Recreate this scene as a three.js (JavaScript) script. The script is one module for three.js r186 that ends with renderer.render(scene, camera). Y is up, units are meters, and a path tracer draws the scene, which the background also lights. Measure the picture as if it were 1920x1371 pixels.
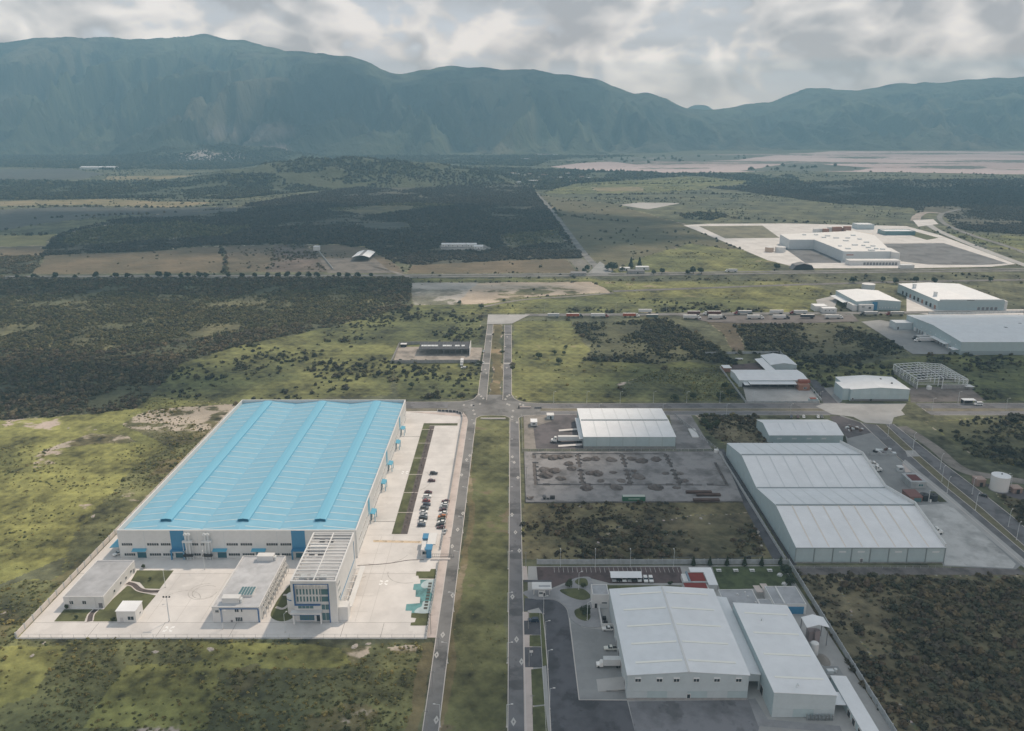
import * as THREE from 'three';
import { mergeGeometries } from 'three/addons/utils/BufferGeometryUtils.js';
import { Brush, Evaluator, SUBTRACTION } from 'three-bvh-csg';
import { createNoise2D, createNoise3D } from 'simplex-noise';

// ---------------------------------------------------------------- camera, sky, sun, exposure
const scene = new THREE.Scene();
const camera = new THREE.PerspectiveCamera(47.72, 1920 / 1371, 1, 40000);
camera.position.set(0, 196.4, 0);
camera.rotation.set(-0.29000, 0, 0);
const renderer = new THREE.WebGLRenderer({ antialias: true });
renderer.toneMapping = THREE.LinearToneMapping;
renderer.toneMappingExposure = 1.12;
renderer.shadowMap.enabled = true;
const SUN = new THREE.Vector3(0.395, 0.755, -0.524).normalize();
const sun = new THREE.DirectionalLight(0xffead2, 3.2);
sun.name = 'sun';
sun.position.copy(SUN).multiplyScalar(6000);
sun.castShadow = true;
sun.shadow.radius = 3;
Object.assign(sun.shadow.camera, { left: -3000, right: 3000, top: 3000, bottom: -3000, near: 10, far: 14000 });
sun.shadow.mapSize.set(4096, 4096);
scene.add(sun, sun.target);
const HAZE = 0.000175, HAZE_GLOW = [0.135, 0.275, 0.38];
scene.fog = new THREE.FogExp2(new THREE.Color().setRGB(0.41, 0.76, 1), HAZE);

function rng(seed) { let s = seed | 0; return () => { s = (s + 0x6d2b79f5) | 0; let t = Math.imul(s ^ (s >>> 15), 1 | s); t = (t + Math.imul(t ^ (t >>> 7), 61 | t)) ^ t; return ((t ^ (t >>> 14)) >>> 0) / 4294967296; }; }
const rand = rng(7);
const n3 = createNoise3D(rng(11)), n2 = createNoise2D(rng(12));
const clamp = (v, a = 0, b = 1) => Math.min(b, Math.max(a, v));
const lerp = (a, b, t) => a + (b - a) * t;
const smooth = (a, b, v) => { const t = clamp((v - a) / (b - a)); return t * t * (3 - 2 * t); };
const lin = (r, g, b) => new THREE.Color().setRGB(r, g, b);

{ // broken cumulus sky, the same all the way round
  const W = 4096, H = 2048, data = new Float32Array(W * H * 4);
  const fb = (x, y, z, o) => { let s = 0, a = 0.5, f = 1; for (let i = 0; i < o; i++) { s += a * n3(x * f + i * 7, y * f, z * f - i * 3); a *= 0.54; f *= 2.1; } return s; };
  // heaped clouds: round puffs of several sizes, lit from the upper right
  const puff = (x, y, z) => { const w = 0.22 * n3(x * 1.3 + 5, y * 1.3, z * 1.3); let s = fb(x + w, y - w * 0.6, z + w, 3) * 1.1, a = 0.36, f = 2.4; for (let i = 0; i < 4; i++) { s += a * (0.55 - Math.abs(n3(x * f + w * 2 + i * 11, y * f * 1.1, z * f - i * 5)) * 1.5); a *= 0.52; f *= 2.1; } return s; };
  for (let j = 0; j < H; j++) {
    const el = ((j + 0.5) / H - 0.5) * Math.PI, y = Math.sin(el), c = Math.cos(el);
    for (let i = 0; i < W; i++) {
      const o = (j * W + i) * 4;
      if (y < -0.02) { data[o] = 0.3; data[o + 1] = 0.33; data[o + 2] = 0.33; data[o + 3] = 1; continue; }
      if (el > 0.35 && (i % 4 || j % 4)) { const s = ((j - (j % 4)) * W + i - (i % 4)) * 4; for (let k = 0; k < 4; k++) data[o + k] = data[s + k]; continue; }
      const az = ((i + 0.5) / W - 0.5) * 2 * Math.PI, X = Math.cos(az) * c * 4.9, Zz = Math.sin(az) * c * 4.9, Y = y * 8.2;
      const q = puff(X, Y, Zz), up = fb(X + 0.05, Y + 0.16, Zz, 3) * 1.1, big = n3(X * 0.5 + 3, Y * 0.6, Zz * 0.5), veil = fb(X * 0.8 + 9, Y * 1.6, Zz * 0.8, 5);
      const cover = smooth(-0.34, 0.1, q + big * 0.15 + 0.1), lit = clamp(0.5 + (q - up) * 0.85 + big * 0.2 - 0.32 * smooth(-0.1, 0.5, up) + veil * 0.18, 0, 1);
      const base = [0.43, 0.485, 0.55].map((v) => v * (1 + veil * 0.22)), dark = [0.345, 0.39, 0.445], light = [0.68, 0.68, 0.69], haze = smooth(0.07, 0.0, y) * 0.55;
      // what stands behind the valley haze: thin air at the zenith, kilometres of it at the horizon
      const T = Math.exp(-HAZE * Math.min(10500, 680 / Math.max(y, 0.01)));
      for (let k = 0; k < 3; k++) { const v = lerp(lerp(base[k], lerp(dark[k], light[k], lit), cover), [0.57, 0.58, 0.595][k], haze); data[o + k] = Math.max(0.2, (v - (1 - T) * HAZE_GLOW[k]) / T); }
      data[o + 3] = 1;
    }
  }
  const t = new THREE.DataTexture(data, W, H, THREE.RGBAFormat, THREE.FloatType);
  t.mapping = THREE.EquirectangularReflectionMapping; t.magFilter = THREE.LinearFilter; t.needsUpdate = true;
  scene.background = t; scene.environment = t;
}

// ---------------------------------------------------------------- helpers
const used = new Map();
function numbered(name) { const k = used.get(name) || 0; used.set(name, k + 1); return k ? name + '_' + String(k).padStart(3, '0') : name; }
function mesh(name, geo, m, parent) {
  const o = new THREE.Mesh(geo, m); o.name = parent ? name : numbered(name); o.castShadow = o.receiveShadow = true;
  (parent || scene).add(o); return o;
}
function tag(o, label, category, group) { o.userData = { label, category }; if (group) o.userData.group = group; return o; }
function thing(name, label, category, [x, y, z] = [0, 0, 0], turn = 0, group) {
  const o = new THREE.Group(); o.name = numbered(name); o.position.set(x, y, z); o.rotation.y = turn; scene.add(o);
  return tag(o, label, category, group);
}
function copyOf(o, [x, y, z], turn, label, group) {
  const c = o.clone(); c.name = numbered(o.name.replace(/_\d+$/, '')); c.position.set(x, y, z); c.rotation.y = turn;
  c.userData = { ...o.userData }; if (label) c.userData.label = label; if (group) c.userData.group = group;
  scene.add(c); return c;
}
function struct(name, geo, m) { const o = mesh(name, geo, m); o.userData = { kind: 'structure' }; return o; }
function stuff(o, label, category) { o.userData = { kind: 'stuff', label, category }; return o; }
const geoCache = new Map();
function box(w, h, d, x = 0, y = 0, z = 0) { // centred in x and z, standing on y; uv in metres
  const g = new THREE.BoxGeometry(w, h, d).toNonIndexed(), p = g.attributes.position, n = g.attributes.normal, uv = g.attributes.uv;
  for (let i = 0; i < p.count; i++) {
    const ax = Math.abs(n.getX(i)), ay = Math.abs(n.getY(i));
    uv.setXY(i, ax > 0.5 ? p.getZ(i) : p.getX(i), ay > 0.5 ? p.getZ(i) : p.getY(i));
  }
  return g.translate(x, y + h / 2, z);
}
const boxTo = (x0, x1, y0, y1, z0, z1) => box(x1 - x0, y1 - y0, Math.abs(z1 - z0), (x0 + x1) / 2, y0, (z0 + z1) / 2);
function cyl(r0, r1, h, x = 0, y = 0, z = 0, seg = 10) { return new THREE.CylinderGeometry(r1, r0, h, seg).toNonIndexed().translate(x, y + h / 2, z); }
function bar(a, b, r, seg = 5) { // rod between two points
  const A = new THREE.Vector3(...a), B = new THREE.Vector3(...b), d = B.clone().sub(A), g = new THREE.CylinderGeometry(r, r, d.length(), seg).toNonIndexed();
  g.applyQuaternion(new THREE.Quaternion().setFromUnitVectors(new THREE.Vector3(0, 1, 0), d.normalize()));
  return g.translate((A.x + B.x) / 2, (A.y + B.y) / 2, (A.z + B.z) / 2);
}
function beam(a, b, w) { // square rod between two points
  const A = new THREE.Vector3(...a), B = new THREE.Vector3(...b), d = B.clone().sub(A), g = new THREE.BoxGeometry(w, d.length(), w).toNonIndexed();
  g.applyQuaternion(new THREE.Quaternion().setFromUnitVectors(new THREE.Vector3(0, 1, 0), d.normalize()));
  return g.translate((A.x + B.x) / 2, (A.y + B.y) / 2, (A.z + B.z) / 2);
}
const join = (...gs) => { const l = gs.flat(); const a = l.map((g) => { const k = g.index ? g.toNonIndexed() : g; for (const n of Object.keys(k.attributes)) if (!['position', 'normal', 'uv'].includes(n)) k.deleteAttribute(n); if (!k.attributes.uv) k.setAttribute('uv', new THREE.Float32BufferAttribute(new Float32Array(k.attributes.position.count * 2), 2)); return k; }); return mergeGeometries(a); };
function flat(poly, y, holes = []) { // ground sheet from [x, z] corners, uv in metres
  const s = new THREE.Shape(poly.map(([x, z]) => new THREE.Vector2(x, -z)));
  for (const h of holes) s.holes.push(new THREE.Path(h.map(([x, z]) => new THREE.Vector2(x, -z))));
  const g = new THREE.ShapeGeometry(s).toNonIndexed(); // x, y = -z
  const p = g.attributes.position, uv = g.attributes.uv, n = g.attributes.normal;
  for (let i = 0; i < p.count; i++) { const x = p.getX(i), z = -p.getY(i); p.setXYZ(i, x, y, z); uv.setXY(i, x, -z); n.setXYZ(i, 0, 1, 0); }
  return g;
}
function slab(poly, y0, y1, holes = []) { // raised sheet with sides
  const s = new THREE.Shape(poly.map(([x, z]) => new THREE.Vector2(x, -z)));
  for (const h of holes) s.holes.push(new THREE.Path(h.map(([x, z]) => new THREE.Vector2(x, -z))));
  const g = new THREE.ExtrudeGeometry(s, { depth: y1 - y0, bevelEnabled: false });
  g.rotateX(-Math.PI / 2).translate(0, y0, 0); return g;
}
const rect = (x0, x1, z0, z1) => [[x0, z0], [x1, z0], [x1, z1], [x0, z1]];
function curve(pts, n = 8, closed = false) { // smooth line through points
  const c = new THREE.CatmullRomCurve3(pts.map(([x, z]) => new THREE.Vector3(x, 0, z)), closed, 'centripetal');
  return c.getPoints(n * pts.length).map((v) => [v.x, v.z]).slice(0, closed ? -1 : undefined);
}
function ribbon(line, w0, w1, off = 0) { // polygon of a strip along a line
  const L = [], R = [];
  line.forEach(([x, z], i) => {
    const [ax, az] = line[Math.max(0, i - 1)], [bx, bz] = line[Math.min(line.length - 1, i + 1)];
    const l = Math.hypot(bx - ax, bz - az) || 1, nx = -(bz - az) / l, nz = (bx - ax) / l, w = lerp(w0, w1 ?? w0, i / (line.length - 1)) / 2;
    L.push([x + nx * (off - w), z + nz * (off - w)]); R.push([x + nx * (off + w), z + nz * (off + w)]);
  });
  return [...L, ...R.reverse()];
}
function quad(a, b, c, d, t = 0.12) { // thick plate from four corners, a-b-c-d seen from above counter-clockwise
  const A = [a, b, c, d].map((v) => new THREE.Vector3(...v)), n = A[1].clone().sub(A[0]).cross(A[3].clone().sub(A[0])).normalize();
  if (n.y < 0) n.negate();
  const B = A.map((v) => v.clone().addScaledVector(n, -t)), pos = [], uv = [];
  const eu = A[1].clone().sub(A[0]).normalize(), ev = n.clone().cross(eu);
  const face = (p, q, r, s) => { for (const v of [p, q, r, p, r, s]) { pos.push(v.x, v.y, v.z); uv.push(v.clone().sub(A[0]).dot(eu), v.clone().sub(A[0]).dot(ev)); } };
  const up = A[1].clone().sub(A[0]).cross(A[2].clone().sub(A[0])).y > 0;
  if (up) { face(...A); face(B[3], B[2], B[1], B[0]); } else { face(A[3], A[2], A[1], A[0]); face(...B); }
  for (let i = 0; i < 4; i++) { const j = (i + 1) % 4; up ? face(A[i], B[i], B[j], A[j]) : face(A[j], B[j], B[i], A[i]); }
  const g = new THREE.BufferGeometry();
  g.setAttribute('position', new THREE.Float32BufferAttribute(pos, 3)); g.setAttribute('uv', new THREE.Float32BufferAttribute(uv, 2));
  g.computeVertexNormals(); return g;
}

// ---------------------------------------------------------------- tiling noise
const TN = 512, tile = new Float32Array(TN * TN);
{ // fbm that repeats
  const r = rng(3), lat = [];
  for (let o = 0; o < 7; o++) { const k = 4 << o, a = new Float32Array(k * k); for (let i = 0; i < k * k; i++) a[i] = r(); lat.push([k, a]); }
  let lo = 9, hi = -9;
  for (let j = 0; j < TN; j++) for (let i = 0; i < TN; i++) {
    let s = 0, amp = 1;
    for (const [k, a] of lat) {
      const u = (i / TN) * k, v = (j / TN) * k, x = Math.floor(u), y = Math.floor(v), fx = u - x, fy = v - y, sx = fx * fx * (3 - 2 * fx), sy = fy * fy * (3 - 2 * fy), X = (x + 1) % k, Y = (y + 1) % k;
      s += amp * lerp(lerp(a[y * k + x], a[y * k + X], sx), lerp(a[Y * k + x], a[Y * k + X], sx), sy); amp *= 0.62;
    }
    tile[j * TN + i] = s; lo = Math.min(lo, s); hi = Math.max(hi, s);
  }
  for (let i = 0; i < tile.length; i++) tile[i] = clamp(((tile[i] - lo) / (hi - lo) - 0.5) * 1.35 + 0.5);
}
function noise(x, y) { // repeats every 512 units
  x -= Math.floor(x / TN) * TN; y -= Math.floor(y / TN) * TN;
  const i = x | 0, j = y | 0, fx = x - i, fy = y - j, I = (i + 1) & 511, J = ((j + 1) & 511) * TN, j0 = j * TN;
  const a = tile[j0 + (i & 511)], b = tile[j0 + I], c = tile[J + (i & 511)], d = tile[J + I];
  return a + (b - a) * fx + (c - a + (a - b - c + d) * fx) * fy;
}
function texFrom(W, H, f, srgb) {
  const d = new Uint8Array(W * H * 4), c = [0, 0, 0];
  for (let j = 0; j < H; j++) for (let i = 0; i < W; i++) { f(i, j, c); const o = (j * W + i) * 4; d[o] = c[0]; d[o + 1] = c[1]; d[o + 2] = c[2]; d[o + 3] = 255; }
  const t = new THREE.DataTexture(d, W, H); t.magFilter = THREE.LinearFilter; t.wrapS = t.wrapT = THREE.RepeatWrapping; if (srgb) t.colorSpace = THREE.SRGBColorSpace; t.needsUpdate = true; return t;
}
const bumpTex = texFrom(512, 512, (i, j, c) => { c[0] = c[1] = c[2] = 255 * tile[j * 512 + i]; });
function rep(t, sx, sy = sx) { const c = t.clone(); c.repeat.set(1 / sx, 1 / sy); c.needsUpdate = true; return c; }
// a soft mottle round white: multiplies a base colour
function mottle(amount, seed, stain = 0) {
  return texFrom(512, 512, (i, j, c) => {
    const a = tile[j * 512 + i], b = noise(i * 3 + seed * 37, j * 3 + seed * 91), s = noise(i * 0.5 * 2 + 200 + seed * 13, j + 77);
    let v = 1 + amount * ((a - 0.5) * 1.2 + (b - 0.5) * 0.8); if (stain) v -= stain * smooth(0.62, 0.8, s) * (0.5 + b);
    v = clamp(v, 0, 1.15) / 1.15; c[0] = c[1] = c[2] = 255 * v;
  });
}
const mot1 = mottle(0.07, 1), mot2 = mottle(0.2, 2, 0.08), mot3 = mottle(0.06, 3);
function mat(r, g, b, o = {}) { const { map, size, ...rest } = o; return new THREE.MeshPhysicalMaterial({ color: lin(r, g, b), roughness: 0.85, ...(map ? { map: rep(map, size || 40) } : {}), ...rest }); }

// ---------------------------------------------------------------- land cover, in metres
const S = (r, g, b) => [r, g - 0.25 * Math.max(0, g - r) - 2, b + 0.14 * Math.max(0, g - b)].map((v) => { v /= 255; return (v <= 0.04045 ? v / 12.92 : ((v + 0.055) / 1.055) ** 2.4) / 1.3; });
const green = S(118, 124, 70), deep = S(86, 98, 56), olive = S(108, 108, 72), dry = S(142, 128, 92), tan = S(164, 148, 114), soil = S(196, 182, 166), grey = S(150, 145, 140), leafy = S(66, 76, 52), dusk = S(60, 68, 56);
const Z = []; // id -> cover
const zone = (o) => { Z.push({ soilAt: 2, fine: 0.5, den: 0, size: [1.2, 2.6], clump: 0.4, soil, tone: 0, ...o }); return Z.length - 1; };
const VALLEY = zone({ a: S(104, 108, 74), b: S(84, 92, 64), den: 0.22, size: [1.0, 2.4], clump: 0.5, fine: 0.8 });
const MEADOW = zone({ a: S(136, 138, 70), b: S(112, 118, 60), soil, soilAt: 0.82, fine: 0.8, den: 5, size: [0.45, 1.0], clump: 0.5, tone: 3 });
const ROUGH = zone({ a: S(112, 116, 68), b: S(82, 90, 56), soil, soilAt: 0.80, fine: 0.9, den: 15, size: [0.4, 1.0], clump: 0.3, tone: 3 });
const DIRT = zone({ a: S(120, 114, 74), b: S(98, 100, 62), soil: S(188, 178, 158), soilAt: 0.58, fine: 0.8, den: 11, size: [0.5, 1.2], clump: 0.46, tone: 3 });
const WOOD = zone({ a: S(88, 94, 62), b: S(70, 76, 52), den: 8.5, size: [1.0, 2.8], clump: 0.16, tone: 5 });
const OPENWOOD = zone({ a: S(116, 114, 76), b: S(92, 96, 62), den: 8, size: [0.9, 2.3], clump: 0.2, tone: 1 });
const SCATTER = zone({ a: S(114, 119, 64), b: S(90, 100, 54), den: 1.7, size: [1.1, 2.7], clump: 0.5, fine: 0.8, tone: 0 });
const FIELD = zone({ a: S(122, 125, 66), b: S(101, 109, 58), den: 0.5, size: [0.6, 1.5], clump: 0.5, fine: 0.8, tone: 3, soil: S(150, 140, 105), soilAt: 0.86 });
const THICKET = zone({ a: S(96, 100, 66), b: S(78, 84, 56), den: 6, size: [1.2, 2.6], clump: 0.25 });
const SCRUB = zone({ a: S(118, 112, 82), b: S(96, 94, 66), den: 13, size: [0.6, 1.7], clump: 0.26, fine: 0.8, tone: 2 });
const LOT = zone({ a: S(120, 114, 78), b: S(98, 98, 64), soil: S(170, 158, 140), soilAt: 0.85, den: 10, size: [0.55, 1.8], clump: 0.36, fine: 0.8, tone: 2 });
const PALE = zone({ a: S(138, 132, 92), b: S(112, 116, 72), soil: S(200, 186, 162), soilAt: 0.48, den: 0.1, clump: 0.5 });
const CHALK = zone({ a: S(150, 148, 132), b: S(122, 124, 98), soil: S(188, 184, 172), soilAt: 0.5, den: 0.05, clump: 0.5 });
const BROWN = zone({ a: S(124, 112, 84), b: S(108, 100, 74), den: 0.04, clump: 0.5, fine: 0.25 });
const BROWN2 = zone({ a: S(116, 106, 84), b: S(98, 92, 70), den: 0.5, size: [1, 2.2], clump: 0.5, fine: 0.4 });
const PLOUGH = zone({ a: S(96, 100, 92), b: S(84, 90, 84), den: 0, fine: 0.2 });
const YELLOW = zone({ a: S(164, 158, 98), b: S(150, 142, 86), den: 0, fine: 0.2 });
const TANFIELD = zone({ a: S(158, 146, 106), b: S(142, 134, 92), den: 0.03, fine: 0.3 });
const FOREST = zone({ a: S(94, 92, 72), b: S(78, 80, 64), tone: 4, den: 4.4, size: [1.6, 3.3], clump: 0.24 });
const FARWOOD = zone({ a: S(84, 94, 64), b: S(66, 78, 54), den: 1.5, size: [2.8, 5], clump: 0.3 });
const LAKE = zone({ a: S(222, 204, 200), b: S(202, 184, 180), soil: S(112, 116, 104), soilAt: 0.66, streak: 1, fine: 0.1 });
const MARSH = zone({ a: S(104, 112, 96), b: S(92, 102, 84), soil: S(170, 156, 150), soilAt: 0.72, streak: 1, fine: 0.2, den: 0.01, size: [4, 7] });
const HILLSIDE = zone({ a: S(104, 110, 72), b: S(84, 94, 62), den: 0.55, size: [2.4, 4.2], clump: 0.34, soil: S(160, 150, 126), soilAt: 0.85 });
const MEDIAN = zone({ a: S(108, 112, 66), b: S(92, 100, 58), soil: S(122, 112, 84), soilAt: 0.74, fine: 0.7, den: 2.5, size: [0.25, 0.5], clump: 0.5, tone: 3 });
const MEDIAN2 = zone({ a: S(126, 116, 78), b: S(104, 102, 66), soil: S(150, 134, 100), soilAt: 0.7, fine: 0.4, den: 0.3, size: [0.8, 1.8], clump: 0.55, tone: 2 });
const VERGE = zone({ a: S(124, 116, 78), b: S(106, 104, 66), soil: S(150, 138, 108), soilAt: 0.68, fine: 0.5 });
const PURPLE = zone({ a: S(112, 102, 90), b: S(92, 88, 74), den: 1.2, size: [1.4, 2.6], clump: 0.4, tone: 2 });
const NURSERY = zone({ a: S(78, 84, 72), b: S(68, 76, 64), den: 0, fine: 0.5 });
const LIGHTWOOD = zone({ a: S(118, 114, 80), b: S(98, 98, 70), den: 2.2, size: [1.6, 3.0], clump: 0.34, tone: 1 });
const GREYPAN = zone({ a: S(140, 138, 130), b: S(120, 118, 106), den: 0, fine: 0.3 });
const OLIVEFIELD = zone({ a: S(112, 108, 76), b: S(100, 100, 68), den: 0.05, size: [1.6, 3.2], clump: 0.5, fine: 0.3 });
const SCATTERDARK = zone({ a: S(112, 106, 76), b: S(92, 92, 62), den: 12, size: [0.8, 2.2], clump: 0.28, fine: 0.8, tone: 5 });
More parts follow.
